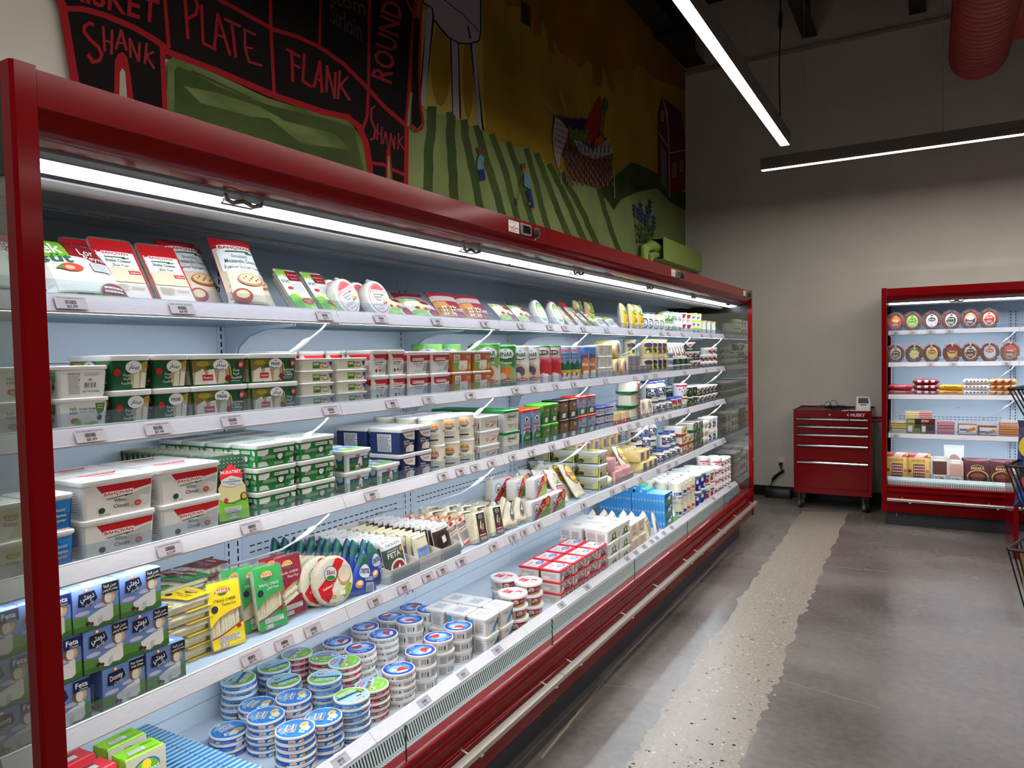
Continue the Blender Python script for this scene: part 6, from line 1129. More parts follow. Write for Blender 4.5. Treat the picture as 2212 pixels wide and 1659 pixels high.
for k in range(12): lean(ne, 1.905 - k * .010, XF - .05 - k * .031, Z4 + .012, 10, 4, -6 + (k * 7) % 11, 'cheese_wedge', 'blue wedge pack with green leaves', 'cheese wedge', 'file of blue wedge packs', 'front right one' if k == 0 else ORD[k] + ' in the right file')
# cardboard display cartons with filed packs
def display_box(y0, y1, x0, x1, h, label):
    m = MB(); t = .002; L = y1 - y0; D = x1 - x0
    m.box((0, 0, 0), (L, D, t), M_BOARD); m.loft([[(0, 0, t), (t, 0, t), (t, D, t), (0, D, t)], [(0, 0, h * .42), (t, 0, h * .42), (t, D, h), (0, D, h)]], M_BOARD); m.loft([[(L - t, 0, t), (L, 0, t), (L, D, t), (L - t, D, t)], [(L - t, 0, h * .42), (L, 0, h * .42), (L, D, h), (L - t, D, h)]], M_BOARD)
    m.box((t, 0, t), (L - t, t, h * .42), M_BOARD); m.box((t, D - t, t), (L - t, D, h), M_BOARD)
    o = m.obj('display_carton'); o.location = (x1, y0, Z4 + .001); o.rotation_euler = (0, 0, RZM); tag(o, label, 'carton', 'grey cardboard display cartons'); return o
display_box(1.915, 2.075, -2.0, XF - .004, .118, 'grey cardboard display box holding green feta papers')
display_box(2.082, 2.212, -2.0, XF - .004, .12, 'grey cardboard display box holding walnut cheese')
display_box(2.218, 2.345, -2.0, XF - .004, .12, 'grey cardboard display box holding brown feta papers')
F1 = [('r', 0, 0, 1, 1, '#f0efec'), ('t', 'NOLIOS', .5, .92, .6, .07, '#3a3a3a', 0, 0), ('r', 0, 0, .86, .82, '#3d4a3c'), ('t', 'ORGANIC', .4, .76, .5, .05, 'W', 0, 0), ('t', 'FETA', .42, .64, .56, .14, 'W'), ('e', .78, .72, .09, .06, '#d8842c'), ('e', .5, .26, .34, .24, '#e6e2da'), ('e', .5, .26, .28, .19, '#7a2a24'), ('p', [(.4, .2), (.62, .18), (.56, .36)], 'W')]
F2 = [('r', 0, 0, 1, 1, '#f0efec'), ('t', 'NOLIOS', .5, .92, .6, .07, '#3a3a3a', 0, 0), ('r', 0, 0, .94, .86, '#3b2620'), ('e', .45, .56, .36, .26, '#22140f'), ('p', [(.4, .44), (.62, .48), (.58, .68), (.36, .64)], '#e6dfd8'), ('r', 0, 0, .94, .26, '#4a3a36'), ('t', 'FETA', .44, .15, .62, .15, 'W'), ('e', .84, .78, .08, .05, '#d8c83c')]
F3 = [('r', 0, 0, 1, 1, '#e9e0bc'), ('r', .1, .1, .9, .62, '#7a94c0'), ('t', 'GINGER', .5, .54, .6, .08, 'N', 0, 0), ('e', .5, .2, .3, .14, '#a87a3c'), ('t', 'WALNUT', .5, .9, .6, .06, 'K', 0, 0)]
f1 = pack('feta_paper_pack', .118, .13, .024, F1, film=mat('paper_white', '#f0efec', .6)); f2 = pack('feta_paper_pack', .105, .125, .024, F2, film=mat('paper_white', '#f0efec', .6)); f3 = pack('walnut_cheese_pack', .085, .118, .028, F3, film=M_YCH, crimp=.05)
for k in range(13): lean(f1, 1.995, XF - .036 - k * .0262, Z4 + .004, 12, 0, (k * 5) % 7 - 3, 'feta_paper_pack', 'white papered feta, dark green front', 'cheese pack', 'file of green feta papers', 'front one' if k == 0 else ORD[k] + ' from the front')
for k in range(10): lean(f3, 2.147, XF - .036 - k * .033, Z4 + .004, 10, 0, (k * 5) % 7 - 3, 'walnut_cheese_pack', 'pale cheese bar with blue walnut label', 'cheese pack', 'file of walnut cheese bars', 'front one' if k == 0 else ORD[k] + ' from the front')
for k in range(13): lean(f2, 2.282, XF - .034 - k * .0262, Z4 + .004, 12, 0, (k * 5) % 7 - 3, 'feta_paper_pack', 'white papered feta, dark brown front', 'cheese pack', 'file of brown feta papers', 'front one' if k == 0 else ORD[k] + ' from the front')
for i, (y0, w) in enumerate(((1.92, .15), (2.22, .12))):
    m = MB(); m.box((0, 0, 0), (.0015, w, .045), M_GUARD); m.box((-.03, 0, 0), (0, w, .0015), M_GUARD); o = m.obj('ticket_stand'); o.location = (XF + .004, y0, Z4 + .001); o.location.x = XF + .0025; tag(o, ('clear lip in front of the green feta papers', 'clear lip in front of the brown feta papers')[i], 'shelf divider')
HA = [('r', 0, 0, 1, 1, '#ece4da'), ('s', [(.0, 0), (.02, 1)], .04, '#a8642c'), ('s', [(.98, 0), (.98, 1)], .04, '#a8642c'), ('r', 0, .95, 1, 1, '#a8642c'), ('e', .5, .88, .18, .06, '#9a1c24'), ('t', 'HALLOUMI', .5, .74, .8, .1, '#6a1c1c'), ('r', .14, .66, .86, .68, 'K'), ('t', 'جبنة حلوم', .5, .58, .6, .1, 'K'), ('l', .15, .2, .85, .5, 9, 'D'), ('r', .1, .04, .7, .12, '#c83a3c')]
ha = tray('halloumi_pack', .092, .135, .024, HA, 'fill', mat('halloumi_rim', '#c9853f', .5))
for k in range(9):
    c = k % 2; lean(ha, 2.385 + c * .085 + (k // 2) * .004, XF - .036 - (k // 2) * .055 - c * .012, Z4, 16, 2, -8, 'halloumi_pack', 'orange edged halloumi pack', 'cheese pack', 'halloumi packs', ('left ', 'right ')[c] + 'file, ' + ORD[k // 2] + ' one')
SM = [('r', .22, .02, .9, .96, '#3a2a1c'), ('p', [(.22, .96), (.9, .96), (.9, .8), (.5, .7), (.22, .84)], '#1e3a24'), ('e', .56, .84, .16, .075, '#e6ded0'), ('e', .56, .84, .13, .06, '#8a1c24'), ('t', 'BARAKA', .56, .84, .22, .03, 'W'), ('p', [(.4, .45), (.5, .7), (.56, .7), (.5, .42)], '#e8dcc0'), ('p', [(.55, .4), (.66, .6), (.72, .58), (.62, .38)], '#cfbf9a'), ('r', .22, .02, .9, .28, '#6e1220'), ('e', .56, .34, .06, .03, '#c83a44'), ('l', .28, .2, .84, .26, 1, 'W'), ('r', .3, .06, .82, .16, '#d8d4d0'), ('l', .32, .07, .8, .15, 3, 'D')]
SG = [(q if q[0] != 'r' or q[1] != .22 or q[3] != .9 or q[2] != .02 else q[:5] + ('#4a3a24',)) for q in SM]
sm = block('smoked_cheese_pack', .10, .045, .125, SM, M_CREAM, flap=.02)
for k, (y, x, e) in enumerate(((2.535, XF - .03, 'front left one'), (2.665, XF - .028, 'front right one'), (2.52, XF - .09, 'behind the front left one'), (2.64, XF - .09, 'behind the front right one'), (2.50, XF - .15, 'third one back, left'), (2.62, XF - .15, 'third one back, right'), (2.48, XF - .21, 'fourth one back, left'), (2.60, XF - .21, 'fourth one back, right'), (2.54, XF - .275, 'rearmost one'))):
    lean(sm, y, x - .01, Z4, 12, 2, 4 + k % 3, 'smoked_cheese_pack', 'ivory vacuum cheese with dark label strip', 'cheese pack', 'ivory vacuum cheeses', e)
OG = [('r', 0, 0, 1, 1, '#e6dcc2'), ('e', .5, .56, .24, .3, '#8a8680'), ('e', .5, .58, .2, .24, '#5a5652'), ('p', [(.34, .5), (.5, .76), (.6, .5)], '#d8d4cc'), ('l', .2, .06, .8, .16, 2, '#c9a08a')]
og = wedge('triangle_cheese', .14, .13, .05, OG, M_CREAM)
for k, (y, x, e) in enumerate(((2.785, XF - .035, 'front left one'), (2.885, XF - .04, 'front right one'), (2.76, XF - .10, 'back left one'), (2.86, XF - .105, 'back right one'))): lean(og, y, x, Z4, 16, 0, 18, 'triangle_cheese', 'ivory triangle cheese, grey oval label', 'cheese wedge', 'ivory triangle cheeses', e)
MZ = [('r', 0, 0, 1, 1, '#c9d6e2'), ('p', [(.05, 0), (.3, 0), (.95, .9), (.85, 1), (.62, 1)], '#b01c24'), ('p', [(.32, 0), (1, 0), (1, .5), (.9, .75)], '#8aa84a'), ('e', .9, .78, .16, .3, '#a8502c'), ('e', .88, .8, .11, .2, '#d8905a'), ('e', .24, .6, .14, .26, '#2c4a3a'), ('e', .24, .6, .12, .22, 'W'), ('t', 'Ekici', .24, .64, .16, .14, '#8a1a20'), ('e', .24, .5, .08, .07, '#2c7a34'), ('t', 'Mozzarella', .55, .66, .26, .1, 'W', 26), ('t', 'Taze', .56, .5, .12, .08, 'W', 26)]
mz = block('mozzarella_block', .175, .05, .092, MZ, M_CHW, flap=.022)
for k, (y, x, z, tu, e) in enumerate(((3.035, XF - .03, 0, -2, 'front bottom left one'), (3.215, XF - .03, 0, 2, 'front bottom right one'), (3.02, XF - .09, .0, 2, 'second row, bottom left'), (3.20, XF - .09, .0, -3, 'second row, bottom right'), (3.10, XF - .065, .094, 8, 'highest one on top'), (3.0, XF - .155, 0, 4, 'third row, bottom left'), (3.185, XF - .155, 0, 0, 'third row, bottom right'), (3.02, XF - .13, .094, 12, 'on top, behind the highest'), (2.98, XF - .215, 0, -4, 'rear row, bottom left'), (3.17, XF - .215, 0, 2, 'rear row, bottom right'), (2.98, XF - .20, .094, -6, 'on top at the back'), (2.80, XF - .20, 0, 10, 'far back beside the dark labels'), (2.90, XF - .27, 0, 4, 'deepest one against the panel'))):
    o = put(mz, (x - .002, y, Z4 + z), RZM + math.radians(tu)); setg(o, 'mozzarella_block', 'white cheese block with red and green label', 'cheese block', 'mozzarella blocks', e)
VO = [('r', 0, 0, 1, 1, '#ece3cb'), ('p', [(.1, .2), (.9, .2), (.8, .0), (.2, 0)], '#e2d6b8'), ('e', .5, .66, .4, .3, '#231c3a'), ('e', .5, .76, .3, .16, '#e2c21c'), ('e', .5, .54, .28, .15, '#e2c21c'), ('r', .06, .6, .94, .7, '#8a1c28'), ('t', 'VILLAGE', .5, .65, .7, .06, 'W'), ('t', 'CHEESE', .5, .46, .4, .05, 'N')]
VR = [('r', 0, 0, 1, 1, '#ece6d6'), ('e', .5, .8, .12, .06, 'R'), ('l', .15, .55, .85, .75, 4, '#6a7a4a'), ('r', .14, .3, .86, .5, '#8a2a34'), ('l', .2, .33, .8, .47, 3, 'W'), ('p', [(.2, .52), (.6, .56), (.5, .68)], '#5c8a4a')]
vo = pack('village_cheese_pack', .15, .21, .035, VO, film=M_CREAM); vr = pack('braided_cheese_pack', .13, .20, .035, VR, film=M_CREAM)
for k, (y, x, e) in enumerate(((3.385, XF - .05, 'front one'), (3.36, XF - .11, 'second one back'), (3.33, XF - .17, 'third one back'))): lean(vr, y, x, Z4, 30, 8, 8, 'braided_cheese_pack', 'white braided cheese with maroon label', 'cheese pack', 'maroon labelled braided cheeses', e)
for k, (y, x, e) in enumerate(((3.575, XF - .045, 'front one'), (3.55, XF - .10, 'rear one'))): lean(vo, y, x, Z4, 34, 10, 10, 'village_cheese_pack', 'flat cheese pack with yellow oval label', 'cheese pack', 'yellow oval label packs', e)
NA = [('r', 0, 0, 1, 1, '#2c5a34'), ('r', .04, .12, .96, .8, '#d8c83c'), ('r', .2, .14, .8, .76, '#dcd8c8'), ('t', 'NABULSI', .5, .89, .7, .14, 'W'), ('l', .26, .2, .74, .7, 6, '#5a7a3a'), ('e', .16, .35, .12, .22, '#4a2a1c')]
NT = [('r', .06, .08, .94, .92, '#dfe6d0'), ('p', [(.06, .08), (.6, .08), (.9, .92), (.4, .92)], '#d8d04a'), ('l', .2, .2, .8, .8, 4, '#3a6a3a'), ('e', .4, .6, .14, .14, '#4a7a3a')]
na = tub('nabulsi_tub', .118, .15, .074, NA, NA, NT, lh=.012, tp=.9)
rows(na, 'nabulsi_tub', 'green and yellow labelled white tub', 'tub', 'green and yellow labelled tubs', [3.825], XF - .01, .15, Z4, .074, lambda c, r: 3, 3, gap=.008)
m_ball = MB(); m_ball.loft([circ(.001, 0, 14), circ(.032, .006, 14), circ(.043, .03, 14), (circ(.036, .052, 14)), circ(.012, .066, 14), circ(.018, .08, 14)], M_CHW)
al = MB(); art(al, lambda u, v, h: Vector(((u - .5) * .05, -.043 - h, .02 + v * .03)), [('e', .5, .5, .4, .4, '#d8c23c'), ('l', .3, .3, .7, .7, 2, 'K')])
ball = proto('cheese_ball_bag', [('cheese', m_ball, 60), ('label', al, None)])
for k, (y, x, z, e) in enumerate(((3.93, XF - .05, 0, 'in front beside the red checked packs'), (3.55, XF - .30, 0, 'left one at the back'), (3.66, XF - .32, 0, 'right one at the back'), (3.61, XF - .31, .08, 'on top at the back'))):
    o = put(ball, (x, y, Z4 + z), RZM, sc=1.25 if k else 1.); setg(o, 'cheese_ball_bag', 'bag of white cheese balls', 'cheese bag', 'bags of white cheese balls', e)
CK = [('r', 0, 0, 1, 1, '#e2c4c4')] + [('r', .02 + .08 * i, .02 + .1 * j, .06 + .08 * i, .07 + .1 * j, '#b8303c') for i in range(12) for j in range(10)] + [('r', .3, .2, .8, .75, '#e6dcd2'), ('t', 'Akawi', .55, .5, .4, .2, '#8a1c28')]
ck_ = block('checked_cheese_pack', .13, .11, .075, CK, mat('checked_wrap', '#cf8a8e', .45), side=CK, flap=.03)
for k, (y, x, z, e) in enumerate(((4.06, XF - .07, 0, 'bottom front one'), (4.05, XF - .19, 0, 'bottom rear one'), (4.03, XF - .10, .077, 'top front one'), (4.01, XF - .22, .077, 'top rear one'), (4.20, XF - .07, 0, 'right one'))):
    setg(put(ck_, (x, y, Z4 + z), RZM + math.radians((2, -3, 5, 0, -4)[k])), 'checked_cheese_pack', 'red checked cheese pack', 'cheese pack', 'red checked cheese packs', e)
lean(vo, 4.34, XF - .05, Z4, 30, 8, 6, 'village_cheese_pack', 'ivory pack leaning against the red checked ones', 'cheese pack')
YK = [('r', .2, .1, .85, .9, '#8a7a9a'), ('l', .3, .2, .75, .8, 6, 'K')]
yk = block('kashkaval_brick', .095, .13, .07, YK, M_YCH, side=None, flap=.018); KT = MB()
for l in range(2):
    for c in range(3):
        for r in range(2):
            if l == 1 and c == 2 and r == 0: continue
            setg(put(yk, (XF - .075 - r * .135 - .01 * l, 4.50 + c * .105 - .02 * l, Z4 + l * .072), RZM + math.radians(((c * 3 + r * 5 + l) % 5 - 2) * 1.2)), 'kashkaval_brick', 'yellow cheese brick in clear film', 'cheese brick', 'yellow cheese bricks', where(c, 3, l, 2, r, 2))
for k in range(6):
    for l in range(3): setg(put(yk, (XF - .365, 4.12 + k * .135, Z4 + l * .072), RZM + math.radians((k * 3) % 5 - 2)), 'kashkaval_brick', 'yellow brick in the long rear row', 'cheese brick', 'yellow cheese bricks', where(k, 6, l, 3))
for c, (y, pr_, x, z) in enumerate(((4.88, pu2, XF - .05, 0), (5.0, pu2, XF - .05, 0), (5.12, pu2, XF - .05, 0), (5.24, pu2, XF - .05, 0), (4.9, pu2, XF - .16, .1), (5.08, pu2, XF - .07, .1), (5.2, pu2, XF - .07, .1))):
    if z and x < XF - .1: setg(put(pu2, (x, y, Z4), RZM), 'cream_cheese_jar', 'white jar under a stacked back jar', 'jar', 'white spread jars on the fourth shelf')
    setg(put(pr_, (x, y, Z4 + z), RZM), 'cream_cheese_jar', 'white jar with navy lid and black logo', 'jar', 'white spread jars on the fourth shelf', where(c if c < 4 else c - 4, 4 if c < 4 else 3) + (', bottom level' if c < 4 else ', upper level'))
for c, (y, x) in enumerate(((4.86, XF - .215), (5.02, XF - .23), (5.17, XF - .22))):
    m = MB(); m.lathe([(.055, 0), (.055, .12)], PL('W'), 20, cx=0); o = None
    setg(put(pu1, (x, y, Z4), RZM), 'cream_cheese_jar', 'large white jar standing at the very back', 'jar', 'large back jars on the fourth shelf', where(c, 3)); setg(put(pu1, (x, y, Z4 + .135), RZM), 'cream_cheese_jar', 'large white jar topping a back stack', 'jar', 'large back jars on the fourth shelf', where(c, 3))
VEG = [('r', .05, 0, .95, 1, '#dfe0cc'), ('e', .3, .3, .18, .25, '#5c8a3a'), ('e', .6, .4, .2, .2, '#e07a2c'), ('e', .45, .75, .2, .15, '#d8c84a'), ('e', .7, .75, .14, .14, '#c83a2c')]
VEB = [('r', .05, 0, .95, 1, '#3a4a34'), ('e', .3, .3, .18, .25, '#8a9a7a'), ('e', .6, .4, .2, .2, '#7a5a8a'), ('e', .45, .75, .2, .15, '#b8b09a')]
co = clamshell('cheese_slab_box', .125, .16, .072, M_CHW, '#e0521c', VEG); cgn = clamshell('cheese_slab_box', .125, .16, .072, M_CHW, '#1f7a34', VEB)
rows(co, 'cheese_slab_box', 'clear cheese box with orange base', 'box', 'orange based cheese boxes', [5.38, 5.52], XF, .16, Z4, .074, lambda c, r: (3, 2)[c], 1)
rows(cgn, 'cheese_slab_box', 'clear cheese box with green base', 'box', 'green based cheese boxes', [5.67, 5.81], XF, .16, Z4, .074, 3, 1)
SK_ = [('r', 0, 0, 1, 1, '#efefec'), ('e', .6, .4, .2, .3, '#d8b02c'), ('r', .2, .5, .8, .8, '#8a9ab0'), ('e', .4, .3, .16, .2, '#b83a2c')]
skc = can('labneh_cup', .052, .066, SK_, 'W', 'W', .88, 2); rows(skc, 'labneh_cup', 'white cup with yellow fruit print', 'cup', 'yellow print cups', [5.94, 6.05], XF, .105, Z4, .066, 3, 1)
PB = [('r', 0, 0, 1, 1, '#efefec'), ('e', .5, .45, .3, .34, '#1a2440'), ('e', .5, .45, .26, .3, '#e6e8ec'), ('e', .5, .45, .23, .26, '#1a2440'), ('t', 'Puck', .5, .45, .34, .2, 'W'), ('t', 'Labneh', .5, .88, .5, .1, '#1a2440')]
pb = can('labneh_bucket', .064, .106, PB, 'W', 'W', .92, 2); rows(pb, 'labneh_bucket', 'white bucket with navy round logo', 'bucket', 'navy logo buckets', [6.19, 6.33], XF, .13, Z4, .106, 2, 1)

# ================================================================== BOTTOM DECK
XD = -1.503
BCT = [('e', .5, .5, .5, .5, '#2a72bc'), ('p', [(.1, .7), (.3, .9), (.6, .98), (.3, .6)], '#6fa8dc'), ('p', [(.5, .98), (.7, .94), (.5, .5), (.36, .4)], '#4a90d0'), ('e', .72, .34, .17, .11, '#d8b45c'), ('e', .72, .34, .06, .035, '#a87a3a'), ('p', [(.42, .1), (.62, .1), (.72, .24), (.56, .36), (.44, .28)], '#ece6d0'), ('p', [(.3, .14), (.5, .2), (.44, .34), (.3, .3)], 'W'), ('p', [(.34, .18), (.46, .22), (.4, .3)], '#3a86c8'), ('t', 'Cream', .42, .68, .42, .13, 'W', 14), ('t', 'Cream', .42, .68, .4, .11, 'N', 14), ('t', 'Cheese', .46, .52, .46, .13, 'W', 14), ('t', 'Cheese', .46, .52, .44, .11, 'N', 14), ('t', 'كريم', .14, .6, .16, .08, '#dfe9f4', 40), ('r', .2, .82, .36, .9, 'W'), ('t', 'BARAKA', .28, .86, .14, .05, 'R')]
BCS = []
for k in range(4):
    b = k / 4
    BCS += [('r', b, 0, b + .25, 1, '#1f5cae'), ('r', b + .02, .08, b + .075, .92, 'W'), ('t', 'BARAKA' if k % 2 else 'بركة', b + .048, .56, .046, .5, 'R'), ('r', b + .024, .12, b + .072, .24, '#2c7a3a'), ('e', b + .13, .5, .014, .42, '#d8b45c'), ('p', [(b + .095, .2), (b + .122, .25), (b + .118, .85), (b + .1, .6)], '#e4ecf4'), ('l', b + .155, .3, b + .225, .7, 1, '#8ab4e0'), ('e', b + .238, .5, .004, .3, 'R')]
BYT = lambda sky, lo: [('e', .5, .5, .5, .5, sky), ('p', [(.02, .42), (.3, .5), (.7, .46), (.98, .4), (.9, .2), (.74, .06), (.5, .0), (.26, .06), (.1, .2)], lo), ('p', [(.2, .44), (.98, .6), (.98, .46), (.2, .32)], '#e9ece6' if sky[1] == '6' else '#2c3a6a'), ('t', 'SPREADABLE', .56, .36, .6, .1, 'W', 8), ('t', 'CHEESE WEDGES', .56, .24, .66, .1, 'W', 8), ('t', 'Byblos', .46, .82, .44, .12, 'W'), ('t', 'Byblos', .46, .82, .42, .1, '#7a1c24'), ('p', [(.08, .52), (.24, .56), (.22, .42), (.08, .4)], '#7a3a2c'), ('e', .3, .66, .05, .03, '#6a2a24'), ('e', .4, .68, .04, .03, '#8a3a2c'), ('t', '8', .16, .48, .06, .08, 'Y')]
BYR = [('e', .5, .5, .5, .5, '#7ab4dc'), ('p', [(.01, .5), (.3, .56), (.7, .5), (.99, .52), (.94, .25), (.74, .06), (.5, .0), (.26, .06), (.06, .25)], '#6fae3a'), ('r', .18, .76, .62, .9, '#a8343a'), ('t', 'Byblos', .4, .83, .4, .11, 'W'), ('t', 'SPREADABLE', .5, .6, .56, .09, '#8a2a2c', 10), ('t', 'CHEESE', .52, .48, .4, .08, '#e9e2d0', 10), ('e', .22, .36, .11, .09, '#efe9e0'), ('e', .2, .38, .04, .05, '#7a3a2c'), ('e', .8, .62, .1, .08, '#efe9e0'), ('e', .84, .64, .04, .04, '#5a3024'), ('e', .56, .34, .07, .05, 'Y'), ('t', '8', .56, .34, .05, .07, '#3a7a2c'), ('l', .4, .12, .7, .2, 1, 'W')]
def BYS(base, dk):
    o = []
    for k in range(4):
        b = k / 4; o += [('r', b, 0, b + .25, 1, base), ('p', [(b + .01, 0), (b + .09, 0), (b + .08, .9), (b + .02, .9)], dk), ('t', 'Byblos', b + .05, .55, .06, .4, 'W'), ('l', b + .1, .15, b + .165, .88, 3, '#cfe0ea'), ('r', b + .172, .1, b + .174, .9, '#cfe0ea'), ('t', '8', b + .2, .62, .012, .4, 'W'), ('l', b + .18, .12, b + .225, .34, 1, 'W')]
    return o
# round picture lids with the drawn figure left out: ring, sky, red cloth shape and wedges only
BOY = [('e', .5, .5, .5, .5, '#233a94'), ('e', .5, .48, .4, .36, '#3a7ccc'), ('e', .44, .46, .28, .27, '#86b8e8'), ('p', [(.36, .22), (.74, .22), (.7, .48), (.56, .54), (.42, .46)], '#b8262c'), ('p', [(.2, .42), (.36, .34), (.38, .5), (.26, .56)], '#efe2c4'), ('p', [(.66, .4), (.84, .5), (.74, .6)], '#7aa84a'), ('e', .5, .2, .2, .07, '#e9e4f0'), ('t', 'جبنة', .24, .8, .22, .13, 'W', 28), ('t', 'المثلثات', .62, .88, .34, .13, 'W', -12)]
def BOS(n):
    o = [('r', 0, 0, 1, 1, '#d9d7d4')]
    for k in range(5): b = k / 5; o += [('l', b + .01, .1, b + .085, .9, n, '#4a4a4e'), ('b', b + .1, .15, b + .15, .85), ('e', b + .17, .5, .008, .3, '#3a3a3e')]
    return o
RB = .0565
tin = {'b': roundbox('cream_cheese_box', RB, .021, 'W', BCS, BCT, '#1f5cae'), 'y': roundbox('cheese_portion_box', RB, .021, 'W', BYS('#3a86c8', '#1f3a6a'), BYT('#8ac4d8', '#6aa83c'), '#3a86c8'), 'r': roundbox('cheese_portion_box', RB, .021, 'W', BYS('#a81c28', '#2a6a34'), BYR, '#a81c28'),
       'w': roundbox('triangle_cheese_box', RB, .0235, 'W', BOS(4), BOY, '#d9d7d4'), 'W': roundbox('triangle_cheese_box', RB, .044, 'W', BOS(8), BOY, '#d9d7d4')}
LKS = {'b': ('blue cream cheese round box', 'blue cream cheese round boxes', .021), 'y': ('sky blue portion cheese round box', 'sky blue portion cheese boxes', .021), 'r': ('red sided portion cheese round box', 'red sided portion cheese boxes', .021),
       'w': ('thin white round box, navy rimmed lid', 'thin white round boxes', .0235), 'W': ('thick white round box, navy rimmed lid', 'thick white round boxes', .044)}
STK = [('b', -1.582, 1.458, 6, 'front left stack'), ('b', -1.590, 1.578, 5, 'front right stack'), ('b', -1.755, 1.503, 5, 'middle left stack'), ('b', -1.772, 1.631, 5, 'middle right stack'), ('b', -1.852, 1.445, 3, 'low stack by the striped cartons'), ('b', -1.870, 1.568, 4, 'rearmost stack'),
       ('y', -1.578, 1.690, 6, 'front stack'), ('y', -1.752, 1.750, 6, 'middle right stack'), ('y', -1.890, 1.700, 5, 'middle left stack'), ('y', -2.010, 1.765, 5, 'back right stack'), ('y', -2.000, 1.605, 6, 'back left stack'),
       ('r', -1.602, 1.812, 5, 'front stack'), ('r', -1.777, 1.872, 6, 'middle stack'), ('r', -1.905, 1.905, 5, 'third stack back'), ('r', -2.022, 1.885, 5, 'rearmost stack'),
       ('w', -1.584, 1.930, 5, 'front stack'), ('w', -1.822, 2.005, 5, 'second stack back'), ('w', -1.835, 2.150, 5, 'right of the second stack'), ('w', -1.985, 2.058, 4, 'third stack back'), ('w', -1.994, 2.225, 4, 'rearmost stack'),
       ('W', -1.587, 2.060, 3, 'front left stack'), ('W', -1.602, 2.192, 3, 'front middle stack'), ('W', -1.601, 2.320, 3, 'front right stack'), ('W', -1.817, 2.290, 3, 'second row, left stack'), ('W', -1.816, 2.425, 3, 'second row, right stack'), ('W', -1.985, 2.375, 2, 'back row, left stack'), ('W', -1.977, 2.510, 2, 'back row, right stack')]
sr = random.Random(21)
for kk, x, y, n, nm in STK:
    lk, g, h = LKS[kk]
    a0 = sr.choice((0, 20, -25, 40, 160, -60))
    for l in range(n):
        dx, dy = (sr.uniform(-.004, .004), sr.uniform(-.004, .004)) if l < n - 1 else (0, 0)
        o = put(tin[kk], (min(x + dx, XD - RB - .001), y + dy, ZD + l * h), RZM + math.radians(a0 + sr.choice((0, 35, 180, -50, 90)) * (l < n - 1)))
        setg(o, 'round_cheese_box', lk, 'cheese box', g, nm + ', ' + where(0, 1, l, n))
# striped cartons filed in two rows, green and red cartons in a kraft tray
SC = [('p', [(0, 0), (1, 0), (1, .4), (0, .7)], '#2f7ab4'), ('p', [(0, .7), (1, .4), (1, .75), (0, 1)], '#b4d4e6'), ('r', .06, .25, .3, .5, 'N'), ('e', .66, .5, .02, .12, 'N')]
sc = MB(); sc.box((-.066, -.009, 0), (.066, .009, .104), PL('#9cc4de')); sca = MB(); art(sca, plane_map((-.066, -.009, .104), (.132, 0, 0), (0, .018, 0)), SC); art(sca, fm(.132, .018, .104, 1, 0, .104, 'f', 0), [('r', 0, 0, 1, 1, '#3f86bc'), ('p', [(0, .5), (1, .8), (1, 1), (0, 1)], '#a9cde4')]); art(sca, fm(.132, .018, .104, 1, 0, .104, 'l', 0), [('r', 0, 0, .5, 1, '#2f6ea4')])
scp = proto('striped_carton', [('box', sc, None), ('print', sca, None)])
for f, (y, xs, n) in enumerate(((1.234, -1.52, 27), (1.094, -1.90, 7))):
    for k in range(n): setg(put(scp, (xs - k * .0195, y, ZD), RZM), 'striped_carton', 'thin pale blue striped carton', 'carton', 'files of thin striped cartons', ('right file, ', 'left file, ')[f] + ('front one' if k == 0 else 'rearmost one' if k == n - 1 else ORD[k] + ' from the front'))
GLF = [('r', 0, 0, 1, 1, '#b9b0a0'), ('r', 0, 0, 1, .3, '#2f7a1c'), ('e', .5, .62, .34, .26, '#1f5a9c'), ('e', .5, .62, .3, .22, '#6aa02c'), ('e', .5, .72, .12, .14, 'Y'), ('t', 'Greenland', .5, .56, .62, .16, 'W'), ('t', 'White Cheese', .5, .36, .5, .08, 'N')]
GLT = [('r', .2, .3, .62, .56, '#e9eef0'), ('l', .24, .34, .58, .52, 2, 'A'), ('r', .1, .2, .9, .23, '#2f5a1c'), ('l', .6, .6, .92, .76, 2, '#2f5a1c')]
gl = carton('white_cheese_carton', .103, .066, .097, '#8fd02c', GLF, [('r', 0, 0, 1, 1, '#86c42a'), ('p', [(0, 1), (.5, .6), (1, 1)], '#9cdc3a'), ('r', .1, .05, .5, .35, '#d8dce4')], GLT)
for k, (x, y, n, nm) in enumerate(((-1.842, .985 + .025, 2, 'rear left stack'), (-1.758, .985 + .02, 2, 'front left stack'), (-1.675, 1.10, 1, 'single one at the right'), (-1.60, 1.10, 1, 'foremost single one'))):
    pass
for x, y, n, nm in ((-1.842, 1.10, 2, 'rear stack'), (-1.748, 1.092, 2, 'front stack'), (-1.665, 1.095, 1, 'low one before the stacks'), (-1.592, 1.095, 1, 'lowest foremost one')):
    for l in range(n): setg(put(gl, (x, y, ZD + .003 + l * .0995), RZM + math.radians((0, -4)[l] if nm == 'front stack' else 0)), 'green_cheese_carton', 'lime green white-cheese carton', 'carton', 'lime green cartons', nm + (', ' + where(0, 1, l, 2) if n > 1 else ''))
RDF = [('r', 0, 0, 1, 1, '#c8303a'), ('e', .5, .6, .34, .2, '#1f5a9c'), ('e', .5, .66, .12, .12, 'Y')]
rd = carton('red_cheese_carton', .103, .066, .097, '#d8303c', RDF, RDF, [('r', .2, .3, .7, .6, 'W'), ('l', .3, .6, .8, .8, 2, 'K')])
for x in (-1.86, -1.77):
    for l in range(2): setg(put(rd, (x, .975, ZD + .003 + l * .0995), RZM + math.radians(3)), 'red_cheese_carton', 'red cheese carton beside the post', 'carton', 'red cartons by the post', ('rear stack', 'front stack')[x > -1.8] + ', ' + where(0, 1, l, 2))
